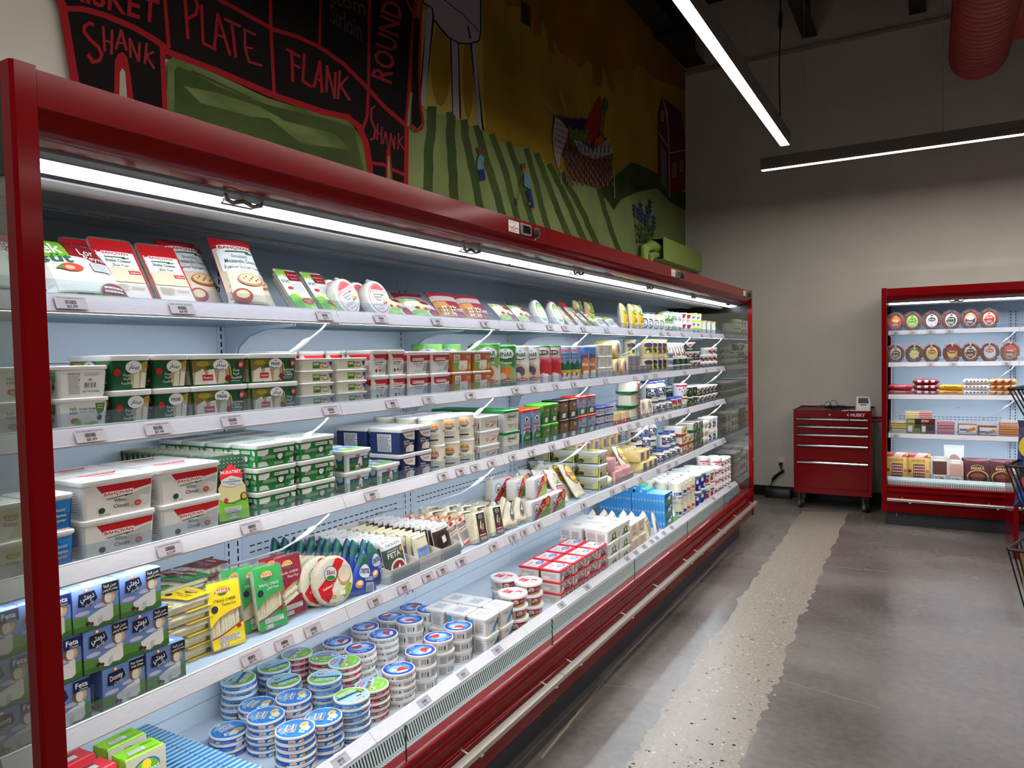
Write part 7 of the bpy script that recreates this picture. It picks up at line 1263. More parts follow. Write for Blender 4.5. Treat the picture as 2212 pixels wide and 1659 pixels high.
m = MB(); t_ = .003
for y0, y1 in ((.918, 1.161),):
    m.box((-1.885, y0, 0), (-1.545, y1, .002), M_KRAFT); m.box((-1.885, y0 - t_, 0), (-1.545, y0, .06), M_KRAFT); m.box((-1.885, y1, 0), (-1.545, y1 + t_, .06), M_KRAFT); m.box((-1.548, y0, .002), (-1.545, y1, .05), M_KRAFT); m.box((-1.888, y0, .0), (-1.885, y1, .12), M_KRAFT)
o = m.obj('kraft_tray'); o.location.z = ZD + .0005; tag(o, 'brown kraft tray holding the lime green and red cartons', 'tray')

WT = [('r', .08, .1, .92, .9, '#e6ebec'), ('l', .2, .25, .8, .78, 6, '#6a7078')]
WF = [('r', 0, 0, 1, 1, '#e4e2de'), ('p', [(.35, 0), (.75, 0), (.9, .5), (.95, .9), (.7, .6), (.5, .3)], '#3f86bc'), ('p', [(.3, 0), (.55, 0), (.7, .3), (.5, .2)], '#9ab8cc'), ('t', 'Sofra', .45, .8, .4, .16, '#4a5a7a', 0, 0), ('r', .9, .4, .98, .9, 'K')]
WSS = [('r', 0, 0, 1, 1, '#dedad4'), ('r', 0, .55, .3, 1, '#4a94c0'), ('r', .02, 0, .3, .55, '#b0a698'), ('l', .4, .15, .92, .8, 9, '#5a5a5a'), ('t', 'Sofra', .6, .9, .3, .1, '#4a5a7a', 0, 0)]
wt = tub('square_cheese_tub', .106, .098, .075, WF, WSS, WT, lh=.011, tp=.9)
rows(wt, 'square_cheese_tub', 'square white tub, blue swoosh', 'tub', 'square white tubs', [2.432, 2.549], XD, .098, ZD, .0755, 2, 3, gap=.006)
EKF = [('r', 0, 0, 1, 1, '#d8cfc4'), ('l', .04, .15, .32, .9, 7, '#4a4038'), ('r', .38, 0, 1, 1, '#b81c28'), ('e', .56, .55, .15, .38, '#2c5a34'), ('e', .56, .55, .135, .34, '#efece6'), ('t', 'Ekici', .56, .62, .2, .24, '#8a1a20'), ('e', .56, .34, .09, .1, '#2c7a34'), ('p', [(.5, 0), (.9, 0), (.95, .25), (.6, .12)], '#c8c43a'), ('l', .75, .4, .96, .8, 2, '#e8c0c0')]
EKT = [('e', .5, .5, .5, .5, '#f0eeea'), ('r', .3, .5, .66, .84, '#c8303a'), ('r', .5, .2, .76, .44, '#c8303a'), ('e', .4, .3, .22, .12, '#efece6'), ('t', 'Ekici', .4, .3, .24, .1, '#8a1a20'), ('e', .74, .62, .14, .18, '#dfe0e0'), ('s', [(.66, .5), (.74, .74), (.82, .6)], .02, '#8a9098'), ('t', 'Kaymaklı', .48, .7, .28, .07, 'W'), ('e', .18, .28, .05, .05, 'Y')]
ekt = can('strained_yogurt_tub', .062, .052, EKF, '#e8e4de', 'W', .86, 2, EKT, 1.06, lh=.012)
for k, (x, y, nm) in enumerate(((-1.572, 2.705, 'front left stack'), (-1.590, 2.88, 'front right stack'), (-1.722, 2.885, 'back stack'))):
    for l in range(3): setg(put(ekt, (x, y + (.004, 0, -.003)[l], ZD + l * .0525), RZM + math.radians(((-10, 12, -4)[l]))), 'red_label_round_tub', 'round white tub with red label', 'tub', 'round red labelled tubs', nm + ', ' + where(0, 1, l, 3))
GZ = [('r', 0, 0, 1, 1, '#d9d2c9'), ('r', .02, 0, .1, 1, '#8a2a34'), ('e', .62, .1, .32, .42, '#1c2a5c'), ('t', 'FETA', .66, .26, .36, .2, 'W'), ('t', 'DODONI', .52, .62, .4, .13, '#3a2a2c'), ('e', .52, .84, .1, .1, '#a8242c'), ('e', .2, .66, .06, .1, '#c8642c'), ('r', .84, .6, .92, .9, 'K'), ('e', .22, .2, .16, .16, '#efece4'), ('l', .4, .46, .7, .52, 1, 'R')]
GZT = [('r', .06, .08, .94, .92, '#eceae6'), ('t', 'DODONI', .36, .66, .42, .14, '#8a2a34'), ('e', .66, .32, .26, .18, '#4a6aa8'), ('t', 'FETA', .66, .32, .3, .13, 'W'), ('l', .12, .2, .36, .5, 2, 'A')]
gz = tub('feta_tub', .138, .115, .054, GZ, [('r', 0, 0, 1, 1, '#dcd6cd'), ('l', .1, .2, .9, .8, 5, 'A'), ('e', .3, .3, .2, .2, '#efece4')], GZT, lid='#c0202c', lh=.009, tp=.92)
rows(gz, 'feta_tub', 'white feta tub, red rimmed lid', 'tub', 'red rimmed feta tubs', [3.108, 3.255, 3.402, 3.549], XD, .115, ZD, .0545, lambda c, r: (3, 3, 3, 3)[c], 2)
BG = [('r', 0, 0, 1, 1, '#ebe9e5'), ('p', [(.2, 0), (.2, .14), (.36, .2), (.36, .7), (.8, .7), (.8, .2), (.95, .14), (.95, 0)], '#2c7a24'), ('e', .58, .44, .09, .18, '#e4ecd8'), ('p', [(.5, .8), (.6, .95), (.66, .8)], '#3a3430'), ('l', .44, .76, .72, .84, 1, '#3a3430')]
BGS = [('r', 0, 0, 1, 1, '#ebe9e5'), ('l', .08, .3, .5, .9, 7, '#5a5a5a'), ('l', .56, .1, .92, .86, 9, '#4a4a4a'), ('b', .1, .04, .44, .24)]
BGT = [('r', .08, .08, .92, .92, '#efedea'), ('t', 'UC', .5, .52, .2, .16, '#3a2a2c'), ('l', .3, .3, .7, .42, 1, '#7a2a34')]
bgt = tub('large_cheese_tub', .158, .150, .074, BG, BGS, BGT, lh=.014, tp=.93)
rows(bgt, 'large_cheese_tub', 'big white tub with green emblem', 'tub', 'big green emblem tubs', [3.715, 3.885], XD, .150, ZD, .0745, 3, 2)
WBK = [('r', 0, 0, 1, 1, '#e9dfc8'), ('r', .1, .1, .9, .9, '#dcd2ba'), ('t', 'Cheese', .5, .3, .6, .18, 'N'), ('l', .2, .5, .8, .85, 4, 'A')]
wbk = block('white_cheese_brick', .115, .12, .085, WBK, M_CREAM, flap=.015, side=WBK)
for k, (x, y, z, e) in enumerate(((-1.57, 4.06, 0, 'bottom left one'), (-1.57, 4.19, 0, 'bottom right one'), (-1.578, 4.06, .087, 'top left one'), (-1.58, 4.19, .087, 'top right one'), (-1.71, 4.06, 0, 'bottom one behind'))):
    setg(put(wbk, (x, y, ZD + z), RZM + math.radians((2, -3, 4, 0, 2)[k])), 'white_cheese_brick', 'cream cheese brick in film, navy print', 'cheese brick', 'cream cheese bricks on the deck', e)
WVP = [('r', 0, 0, 1, 1, '#eee5ce'), ('r', .2, .2, .8, .85, '#e4d8b4'), ('t', 'KAŞKAVAL', .5, .7, .5, .08, '#7a1c28'), ('l', .26, .28, .74, .6, 6, '#4a4a7a'), ('s', [(.2, .2), (.8, .2), (.8, .85), (.2, .85), (.2, .2)], .02, '#8a2a34')]
wvp = pack('cheese_wheel_slice', .11, .17, .05, WVP, film=M_CREAM)
for k in range(6): lean(wvp, 4.40 - (k % 2) * .03 - k * .012, XD - .045 - k * .062, ZD, 14, 4, -10, 'cheese_slice_pack', 'pale cheese slab with framed label', 'cheese pack', 'pale cheese slabs on the deck', 'front one' if k == 0 else 'rearmost one' if k == 5 else ORD[k] + ' from the front')
WHD = [('p', [(0, 0), (1, 0), (.8, .5), (.4, 1), (.1, .6)], '#cfd6dc'), ('e', .45, .4, .25, .25, '#4a7ab0'), ('e', .5, .3, .16, .12, '#b8484c')]
wv2 = wedge('cheese_wedge', .10, .15, .03, WHD, M_CREAM)
lean(wv2, 4.53, XD - .03, ZD, 12, 0, -6, 'cheese_wedge', 'blue labelled cheese wedge against the stacked blue cartons', 'cheese wedge')
# stacked light-blue cartons, filed back to the panel
LBS = [('r', 0, 0, 1, 1, '#3f96d8'), ('e', .5, .42, .3, .09, 'W'), ('e', .5, .42, .2, .05, '#2a5a9a'), ('r', 0, 0, .06, 1, '#2c78b8')]
LBF = [('r', 0, 0, 1, 1, '#2a6aa8'), ('p', [(0, 0), (1, 0), (1, .3), (.4, .4), (0, .2)], '#4a8a3c'), ('e', .6, .5, .2, .16, 'W'), ('e', .3, .75, .16, .12, '#1c3a7a'), ('e', .8, .75, .12, .1, '#d8e6f2')]
lb_ = MB(); lb_.box((-.082, -.0103, 0), (.082, .0103, .077), PL('#4aa0de')); la = MB(); art(la, fm(.164, .0206, .077, 1, 0, .077, 'l', 0), LBS); art(la, fm(.164, .0206, .077, 1, 0, .077, 'f', 0), LBF); art(la, plane_map((-.082, -.0103, .077), (.164, 0, 0), (0, .0206, 0)), [('r', 0, 0, 1, 1, '#8cc4ea'), ('r', .05, .3, .9, .6, '#5aa8de')])
lbp = proto('light_blue_carton', [('box', lb_, None), ('print', la, None)])
for l in range(3):
    for k in range(22): setg(put(lbp, (-1.545 - k * .0212 - (.004 if k > 10 else 0), 4.775 - .004 * l, ZD + l * .0775), RZM), 'light_blue_carton', 'light blue cheese carton', 'carton', 'filed light blue cartons', ('bottom', 'middle', 'top')[l] + ' level, ' + ('front one' if k == 0 else 'rearmost one' if k == 21 else ORD[k] + ' from the front'))
lf = MB(); lf.box((-.075, -.04, 0), (.075, .04, .021), PL('#4aa0de')); la = MB(); art(la, plane_map((-.075, -.04, .021), (.15, 0, 0), (0, .08, 0)), [('r', 0, 0, 1, 1, '#3f96d8'), ('p', [(.3, 0), (1, 0), (1, .6), (.5, .8)], '#6ab04a'), ('e', .3, .5, .14, .2, 'W')]); art(la, fm(.15, .08, .021, 1, 0, .021, 'f', 0), [('r', 0, 0, 1, 1, '#2f86c8')]); art(la, fm(.15, .08, .021, 1, 0, .021, 'l', 0), [('r', 0, 0, 1, 1, '#3f96d8'), ('e', .5, .5, .1, .3, 'W')])
lfp = proto('light_blue_carton', [('box', lf, None), ('print', la, None)])
for k, (x, y, l) in enumerate(((-1.70, 4.76, 0), (-1.80, 4.765, 0), (-1.74, 4.755, 1), (-1.83, 4.76, 1))):
    if k < 4: setg(put(lfp, (x - .0 if k % 2 == 0 else x, y, ZD + 3 * .0775 + l * .0215), RZM), 'light_blue_carton', 'light blue carton lying flat on the stack', 'carton', 'filed light blue cartons', ('lower front one', 'lower rear one', 'upper front one', 'upper rear one')[k])
gp = pack('green_white_pack', .12, .13, .04, [('r', 0, 0, 1, 1, '#6ab04a'), ('e', .4, .6, .35, .25, '#eef2f4'), ('p', [(0, 1), (.5, 1), (0, .6)], '#7ab8e0')], film=M_PW)
lean(gp, 4.93, XD - .03, ZD, 30, 0, -14, 'green_white_pack', 'green and white pack leaning at the foot of the jars', 'cheese pack')
NJ = lambda c: [('r', .02, .05, .98, .6, '#e9e6e0'), ('r', .3, .42, .98, .62, c), ('e', .42, .52, .06, .05, 'W'), ('e', .6, .52, .06, .05, 'W'), ('l', .06, .12, .5, .38, 6, '#4a4a4a'), ('t', 'Nabulsi' if c == '#22488c' else 'Ackawi', .78, .24, .4, .14, c), ('b', .08, .08, .3, .2)]
nj1 = can('brined_cheese_jar', .050, .135, NJ('#22488c'), '#e2dcc8', 'W', 1, 2, lh=.016, shoulder=.82, z1=.1, bm=M_MILK); nj2 = can('brined_cheese_jar', .050, .135, NJ('#d8642c'), '#e2dcc8', 'W', 1, 2, lh=.016, shoulder=.82, z1=.1, bm=M_MILK)
for c, y in enumerate((5.00, 5.105, 5.21, 5.315)):
    for r in range(3):
        for l in range(2):
            setg(put((nj1, nj2)[c > 1], (XD - .054 - r * .105, y, ZD + l * .1355), RZM + math.radians(-14 + 6 * (c % 2))), 'brined_cheese_jar', ('jar of cheese with blue label', 'jar of cheese with orange label')[c > 1], 'jar', 'brined cheese jars', where(c, 4, l, 2, r, 3))
YBL = [('r', 0, 0, 1, 1, '#1c2f96'), ('e', .2, .3, .14, .2, '#e9ecf4'), ('e', .62, .6, .12, .14, '#e9ecf4'), ('e', .85, .2, .12, .14, '#e9ecf4'), ('r', 0, .9, 1, 1, '#6a9a6a'), ('t', 'Yogurt', .5, .8, .5, .1, 'W')]
ybk = can('yogurt_bucket', .066, .128, YBL, '#1c2f96', 'W', .9, 2, lh=.014)
rows(ybk, 'blue_yogurt_bucket', 'deep blue yogurt bucket', 'bucket', 'deep blue yogurt buckets', [5.47, 5.61], XD, .134, ZD, .128, 2, 2)
KRO = [('r', 0, 0, 1, 1, '#efece8'), ('p', [(.2, .5), (.4, .8), (.6, .75), (.85, .8), (.8, .5)], '#1f5a34'), ('e', .55, .34, .26, .16, '#b8303a'), ('r', 0, .0, 1, .08, '#b8303a'), ('t', 'Karoun', .5, .62, .5, .14, 'W')]
krb = can('labneh_bucket', .062, .122, KRO, 'W', 'W', .9, 2, lh=.014)
rows(krb, 'labneh_bucket', 'white bucket, green crown print', 'bucket', 'green crown buckets', [5.755, 5.885], XD, .126, ZD, .122, 2, 2)
KRS = [('r', 0, 0, 1, 1, '#efece8'), ('r', 0, .5, 1, .72, '#b8303a'), ('e', .5, .34, .2, .18, '#c8a0a4'), ('e', .3, .3, .07, .09, 'K')]
krs = can('labneh_tub', .052, .074, KRS, 'W', 'W', .88, 2, lh=.012)
rows(krs, 'labneh_tub', 'white tub with red band', 'tub', 'red banded tubs', [6.005, 6.113], XD, .106, ZD, .074, lambda c, r: (3, 4)[c], 2)
KR2 = [('r', 0, 0, 1, 1, '#efece8'), ('r', 0, .8, 1, .9, '#1f5a34'), ('e', .6, .4, .16, .2, '#b8408a'), ('e', .3, .4, .06, .1, 'K')]
kr2 = can('kefir_tub', .047, .066, KR2, 'W', 'W', .88, 2, lh=.012)
rows(kr2, 'small_yogurt_tub', 'small white tub, green line', 'tub', 'small green lined tubs', [6.225, 6.325, 6.425], XD, .096, ZD, .066, lambda c, r: (4, 4, 4)[c], 2)

# ================================================================== SAUSAGE FRIDGE (right)
def ring(name, items):
    s = MB(); n = 26; p = []
    for k in range(n + 1): a = PI * .5 + .16 + (2 * PI - .32) * k / n; p.append((.058 * math.cos(a) * .86, 0, .078 + .066 * math.sin(a)))
    s.tube(p, .0145, M_SAUS, 10); l = MB(); art(l, lambda u, v, h: Vector(((u - .5) * .086, -.013 - h, .028 + v * .1)), items); f = MB()
    rr = random.Random(3); pts = [((.074 + rr.uniform(-.004, .005)) * math.cos(2 * PI * k / 22) * .95, .078 + (.082 + rr.uniform(-.006, .006)) * math.sin(2 * PI * k / 22)) for k in range(22)]
    pts = [(x, max(z, .001)) for x, z in pts]
    f.loft([[(x, -.0155, z) for x, z in pts], [(x, .016, z) for x, z in pts]], M_FILM)
    return proto(name, [('sausage', s, 60), ('label', l, None), ('film', f, None)])
def oval(c1, c2, c3): return [('e', .5, .5, .46, .5, c1), ('p', [(.08, .5), (.9, .62), (.84, .26), (.5, .03), (.2, .2)], c2), ('e', .5, .6, .3, .16, c3), ('t', 'Sucuk', .5, .6, .44, .12, 'W'), ('l', .25, .2, .75, .36, 2, 'W'), ('e', .5, .88, .12, .06, c3)]
RC_ = {'orange': ('#d8622c', '#b02a20', '#e8c04a'), 'lime': ('#b4d43a', '#8ab42c', '#2a7a34'), 'black and white': ('#e6e6e6', '#c8c8c8', '#1c1c1c'), 'dark green': ('#dfe0dc', '#4a5a3c', '#2c2c2c'), 'peach and navy': ('#e8a05a', '#2c2c54', '#dfe0e4'), 'cream and red': ('#e6d69a', '#9c2a2a', '#d8303a'),
       'beige': ('#d8cfc0', '#6a4a3a', '#3a2c24'), 'green and yellow': ('#2a7a3c', '#d8cf9a', '#e8c82c'), 'pale yellow': ('#e4d88a', '#c8b45a', '#a83224'), 'red and olive': ('#a8241c', '#c8b43a', '#8a1a18'), 'ivory': ('#e2d8b4', '#7a2a1c', '#3a2a20'), 'silver': ('#c8ccd8', '#dfe0e6', '#c84a2c'), 'tomato red': ('#d8401c', '#6a2a1c', '#c8281c')}
rp = {k: ring('ring_sausage', oval(*v)) for k, v in RC_.items()}
YF = YR + .2475 + .02
def putR(pr, px, z, sh, back=0, roll=0, dy=0., sc=1.12):
    p = on_y(px, 660 if z > 1.5 else 800, YF + .02)
    o = pr.copy(); COL.objects.link(o); o.matrix_world = Matrix.Translation((p.x, YF + dy, z)) @ Matrix.Rotation(math.radians(-back), 4, 'X') @ Matrix.Rotation(math.radians(roll), 4, 'Y') @ Matrix.Scale(sc, 4)
    for c in KIDS[pr]: k = c.copy(); COL.objects.link(k); k.parent = o
    return o
for (px, c), ro in zip(((1934, 'orange'), (1972, 'lime'), (2013, 'black and white'), (2054, 'dark green'), (2095, 'peach and navy'), (2137, 'cream and red')), (8, -8, 0, 4, 6, -4)): setg(putR(rp[c], px, Z1, 0, 6, ro * .3), 'ring_sausage', c + ' labelled ring sausage on the top shelf', 'sausage', 'ring sausages on the top shelf')
for (px, c), ro in zip(((1935, 'beige'), (1974, 'green and yellow'), (2014, 'pale yellow'), (2056, 'red and olive'), (2096, 'ivory'), (2138, 'silver'), (2180, 'tomato red')), (0, 8, -8, 4, 0, -4, 10)): setg(putR(rp[c], px, Z2, 0, 6, ro * .3), 'ring_sausage', c + ' labelled ring sausage on the second shelf', 'sausage', 'ring sausages on the second shelf')
def chub(name, c, marks):
    s = MB(); L = .098; s.loft([[(x, r * math.cos(a * PI / 7), .025 + r * math.sin(a * PI / 7)) for a in range(14)] for x, r in ((-L - .008, .003), (-L, .006), (-L + .006, .018), (-L + .02, .0245), (0, .025), (L - .02, .0245), (L - .006, .018), (L, .006), (L + .008, .003))], mat('casing_' + c[1:], c, .25))
    a = MB(); art(a, lambda u, v, h: Vector(((u - .5) * .17, -(.025 + h) * math.cos((v - .4) * 2.2), .025 + (.025 + h) * math.sin((v - .4) * 2.2))), marks, .0005, .0002, 4, 6)
    return proto(name, [('sausage', s, 60), ('print', a, None)])
cm_ = {'pink red': chub('chub_sausage', '#a8303a', [('l', .2, .35, .8, .65, 2, '#e0a8a8')]), 'dark red': chub('chub_sausage', '#7a1a20', [('r', .12, .3, .28, .7, '#e0c8c8'), ('r', .44, .3, .6, .7, '#e0c8c8'), ('r', .74, .3, .9, .7, '#e0c8c8')]), 'yellow': chub('chub_sausage', '#d89a1c', [('e', .15 + .2 * k, .5, .04, .14, '#8a5a14') for k in ()] + [('t', 'BOLOGNA', .5, .5, .6, .24, '#7a3a1c')]),
       'white': chub('chub_sausage', '#e4e0dc', [('e', .1 + .16 * k, .5, .035, .14, '#8a2a30' if k % 2 else '#2c2c30') for k in range(6)]), 'tan': chub('chub_sausage', '#c89a5a', [('p', [(.08 + .3 * k, .2), (.2 + .3 * k, .8), (.28 + .3 * k, .8), (.24 + .3 * k, .2)], '#8a1c24') for k in range(3)])}
for px, c, n in ((1946, 'pink red', 2), (2000, 'dark red', 3), (2054, 'yellow', 2), (2108, 'white', 3), (2166, 'tan', 3)):
    for l in range(n):
        p = on_y(px, 830, YF + .04); setg(put(cm_[c], (p.x, YF + .03, Z3 + l * .0485), math.radians((2, -3, 1)[l])), 'chub_sausage', c + ' thick sausage log', 'sausage', 'sausage logs on the third shelf', where(0, 1, l, n))
def fr(c, items, w=.13, h=.11, n=5, t=.03):
    s = MB(); rr = random.Random(1)
    for k in range(n): z = .012 + k * (h - .02) / n; s.tube([(-w / 2 + .01, 0, z), (w / 2 - .01, 0, z)], .0085, mat('frank_' + c[1:], c, .35), 8)
    a = MB(); art(a, lambda u, v, hh: Vector(((u - .5) * (w - .02), -t / 2 - hh, .01 + v * (h - .025))), items); f = MB(); f.loft([rrect(w / 2, t / 2, .008, 0), rrect(w / 2, t / 2 + .002, .008, h * .5), rrect(w / 2, .004, .003, h)], M_FILM)
    return proto('frankfurter_pack', [('sausage', s, 60), ('label', a, None), ('film', f, None)])
for px, z, dz, pr_, w in ((1942, 0, 0, fr('#c8a05a', [('r', .1, .0, .95, .3, '#e6e2d8'), ('r', .1, .4, .95, .6, '#d8c82c')]), 'pale franks with a yellow label'), (1974, 0, 0, fr('#8a3a24', [('r', 0, 0, 1, 1, '#7a8a3a'), ('r', .55, .35, .98, .98, '#2c2014'), ('t', 'CHICKEN FRANKS', .32, .8, .5, .16, 'W'), ('r', .1, .1, .4, .5, 'W')], .115, .135), 'olive packet of chicken franks'), (2004, 0, 0, fr('#8a3a24', [('r', 0, 0, 1, 1, '#6a241c'), ('r', .4, .2, .98, .7, '#3a1410'), ('t', 'BEEF FRANKS', .32, .84, .5, .14, 'W'), ('r', .1, .1, .36, .5, 'W')], .115, .135), 'maroon packet of beef franks'),
                         (2043, 0, 0, fr('#b86a64', [('r', .05, .0, .95, .35, '#d87a94'), ('r', .1, .7, .9, .98, '#e28aa4')], .13, .12), 'pink labelled cold cuts'), (2089, 0, 0, fr('#9a4a34', [('r', .05, .05, .98, .85, '#e9eef2'), ('r', .1, .35, .5, .5, '#3a6ac0'), ('p', [(.4, .2), (.95, .4), (.9, .7), (.5, .45)], '#d8902c')], .135, .11), 'left one of two white labelled frank packs'), (2132, 0, 0, fr('#9a4a34', [('r', .1, .05, .98, .75, '#e9eef2'), ('r', .1, .25, .5, .4, '#3a6ac0'), ('p', [(.4, .1), (.95, .3), (.9, .6), (.5, .35)], '#c8842c')], .135, .1), 'right one of two white labelled frank packs'), (2181, 0, 0, fr('#d8822c', [('r', .08, .72, .9, .95, '#e6d8d0'), ('t', 'FRANKFURTER', .5, .83, .7, .1, '#a8242c')], .15, .13, 7), 'orange frankfurters in clear film')):
    p = on_y(px, 920, YF + .02); o = put(pr_, (p.x, YF + .01, Z4), 0, sc=1.2); setg(o, 'frankfurter_pack', w + ' on the fourth shelf', 'sausage pack', 'frankfurter packs')
for px, c, w in ((1970, '#c8a05a', 'pale'), (1999, '#a85a4a', 'reddish')):
    p = on_y(px, 890, YF + .1); setg(put(fr(c, [], .12, .15, 8), (p.x, YF + .10, Z4 + .06), 0), 'frankfurter_pack', w + ' franks standing behind the packets', 'sausage pack', 'frankfurter packs')
    m = MB(); m.box((p.x - .055, YF + .075, Z4), (p.x + .055, YF + .125, Z4 + .0595), mat('frank_' + c[1:], c)); setg(m.obj('x'), 'sausage_slab', w + ' slab hidden under the rear franks', 'sausage pack', None)
SJ = [('r', 0, 0, 1, 1, '#c8a85a'), ('p', [(0, .82), (1, .82), (1, 1), (0, 1)], '#8a3434'), ('p', [(.3, .82), (.7, .82), (.9, 1), (.5, 1)], '#c8a0a0'), ('t', 'SOUJOUK', .5, .7, .6, .1, '#7a4a1c'), ('r', .28, .12, .76, .58, '#6a2c24'), ('e', .12, .34, .08, .06, '#6a2428'), ('e', .88, .34, .08, .06, '#b05a6a')] + [('e', .34 + .09 * (k % 5), .2 + .1 * (k // 5), .035, .03, '#d8b4a8') for k in range(20)]
VP = lambda c: [('r', .05, .1, .95, .95, '#b8b4ae'), ('r', .14, .3, .86, .8, c), ('r', .2, .06, .8, .28, '#e8e8e8'), ('t', 'PASTIRMA', .5, .17, .5, .12, 'K'), ('l', .2, .8, .8, .9, 1, 'W')]
MB_ = [('r', 0, 0, 1, 1, '#43121c'), ('e', .5, .28, .36, .26, '#c8a04a'), ('e', .5, .26, .33, .24, '#3a0e16'), ('e', .5, .28, .24, .14, '#7a4030'), ('t', 'BARAKA', .5, .6, .44, .1, '#e2b8a8'), ('s', [(.3, .68), (.5, .72), (.7, .68)], .02, '#c8a04a'), ('e', .88, .16, .07, .09, '#3a7a44'), ('p', [(.1, .9), (.5, .84), (.9, .92), (.7, .96)], '#7a4048')]
sj = pack('soujouk_bag', .155, .22, .05, SJ, film=mat('bag_straw', '#c8a85a', .25), crimp=.08); vp1 = pack('cured_meat_pack', .13, .2, .025, VP('#4a1c18'), film=mat('silver_film', '#b8b4ae', .15, .6), crimp=.06); vp2 = pack('cured_meat_pack', .11, .18, .025, VP('#b08a80'), film=mat('silver_film', '#b8b4ae'), crimp=.06); mbg = pack('maroon_meat_bag', .19, .2, .06, MB_, film=mat('bag_wine', '#43121c', .18), crimp=.08); slc = pack('sliced_meat_pack', .13, .28, .02, [('e', .5, .4, .4, .34, '#8a6a60')], film=mat('clear_bag', '#c4c9cc', .15), crimp=.06)
YD = YR + .17
for px, pr_, nm, w, z, dy in ((1937, sj, 'soujouk_bag', 'left one of two gold soujouk bags', ZD, 0), (1984, sj, 'soujouk_bag', 'right one of two gold soujouk bags', ZD, 0), (2030, vp1, 'cured_meat_pack', 'silver pack with dark cured meat', ZD, 0), (2065, vp2, 'cured_meat_pack', 'silver pack with pale sliced meat', ZD, 0), (2112, mbg, 'maroon_meat_bag', 'left one of two wine red meat bags', ZD, 0), (2166, mbg, 'maroon_meat_bag', 'right one of two wine red meat bags', ZD, 0), (2062, slc, 'sliced_meat_pack', 'tall clear pack behind the silver packs', ZD, .12)):
    p = on_y(px, 1020, YD + .03); o = pr_.copy(); COL.objects.link(o); o.matrix_world = Matrix.Translation((p.x, YD + .03 + dy, z)) @ Matrix.Rotation(math.radians(-16), 4, 'X') @ Matrix.Scale(1.15, 4)
    for c in KIDS[pr_]: k = c.copy(); COL.objects.link(k); k.parent = o
    setg(o, nm, w, 'meat pack', None)

# ------------------------------------------------------------------ tool chest on wheels
TR_ = mat('tool_chest_red', '#6c080e', .2, ior=1.3)
a = on_y(1714, 900, 7.5); b = on_y(1883, 900, 7.5); TX0, TX1 = a.x, b.x; TW = TX1 - TX0; TD = .46; zb = on_y(1716, 1063, 7.5).z; zt = on_y(1714, 887, 7.5).z
t = empty('tool_chest', (TX0, 7.5, 0)); m = MB(); hb = zt - zb
m.box((0, .014, zb), (TW, TD, zt), TR_); m.box((0, 0, zb), (.028, .014, zt), TR_); m.box((TW - .028, 0, zb), (TW, .014, zt), TR_); m.box((.028, 0, zt - .062), (TW - .028, .014, zt), TR_); m.box((.028, 0, zb), (TW - .028, .014, zb + .055), TR_)
m.obj('cabinet', t)
m = MB(); m.box((.006, .006, zt), (TW - .006, TD - .006, zt + .004), M_BLACK)
for q in (((0, 0, zt), (TW, .005, zt + .008)), ((0, TD - .005, zt), (TW, TD, zt + .02)), ((0, 0, zt), (.005, TD, zt + .012)), ((TW - .005, 0, zt), (TW, TD, zt + .012))): m.box(q[0], q[1], TR_)
m.obj('top_mat', t)
ys_ = [on_y(1800, p, 7.5).z for p in (902.5, 920, 938, 961, 998, 1055)]
ys_[0] = zt - .064
for k in range(5):
    z1, z0 = ys_[k], ys_[k + 1]
    if k == 4: z0 = zb + .057
    m = MB(); m.box((.031, -.001, z0 + .003), (TW - .031, .014, z1 - .002), TR_); d = m.obj('drawer', t)
    m = MB(); m.extrude_u([(-.001, z1 - .002), (-.016, z1 - .004), (-.021, z1 - .010), (-.019, z1 - .019), (-.012, z1 - .022), (-.012, z1 - .018), (-.001, z1 - .018)], .031, TW - .031, M_CHROME); m.obj('handle', d, 40)
m = MB(); art(m, plane_map((TW - .215, -.0005, zt - .052), (.17, 0, 0), (0, 0, .042)), [('t', 'HUSKY', .58, .5, .72, .72, '#d8d4d0'), ('p', [(.02, .5), (.1, .9), (.17, .55), (.12, .1), (.06, .3)], '#d8d4d0'), ('e', .09, .62, .03, .1, '#6e0d12')]); m.obj('maker_badge', t)
m = MB(); m.loft([rrect(.012, .012, .011, 0), rrect(.010, .010, .009, .005)], M_CHROME); l = m.obj('lock', t, 40); l.location = (TW * .475, .0, zt - .032); l.rotation_euler = (PI / 2, 0, 0)
m = MB(); m.tube([(TW, .06, zt - .09), (TW + .07, .06, zt - .085), (TW + .085, .12, zt - .085), (TW + .085, TD - .12, zt - .085), (TW + .07, TD - .06, zt - .085), (TW, TD - .06, zt - .09)], .013, TR_, 10); m.obj('side_handle', t, 50)
M_TYRE = mat('tyre_black', '#0e0e0e', .6); M_HUB = mat('hub_grey', '#8c8c8c', .4)
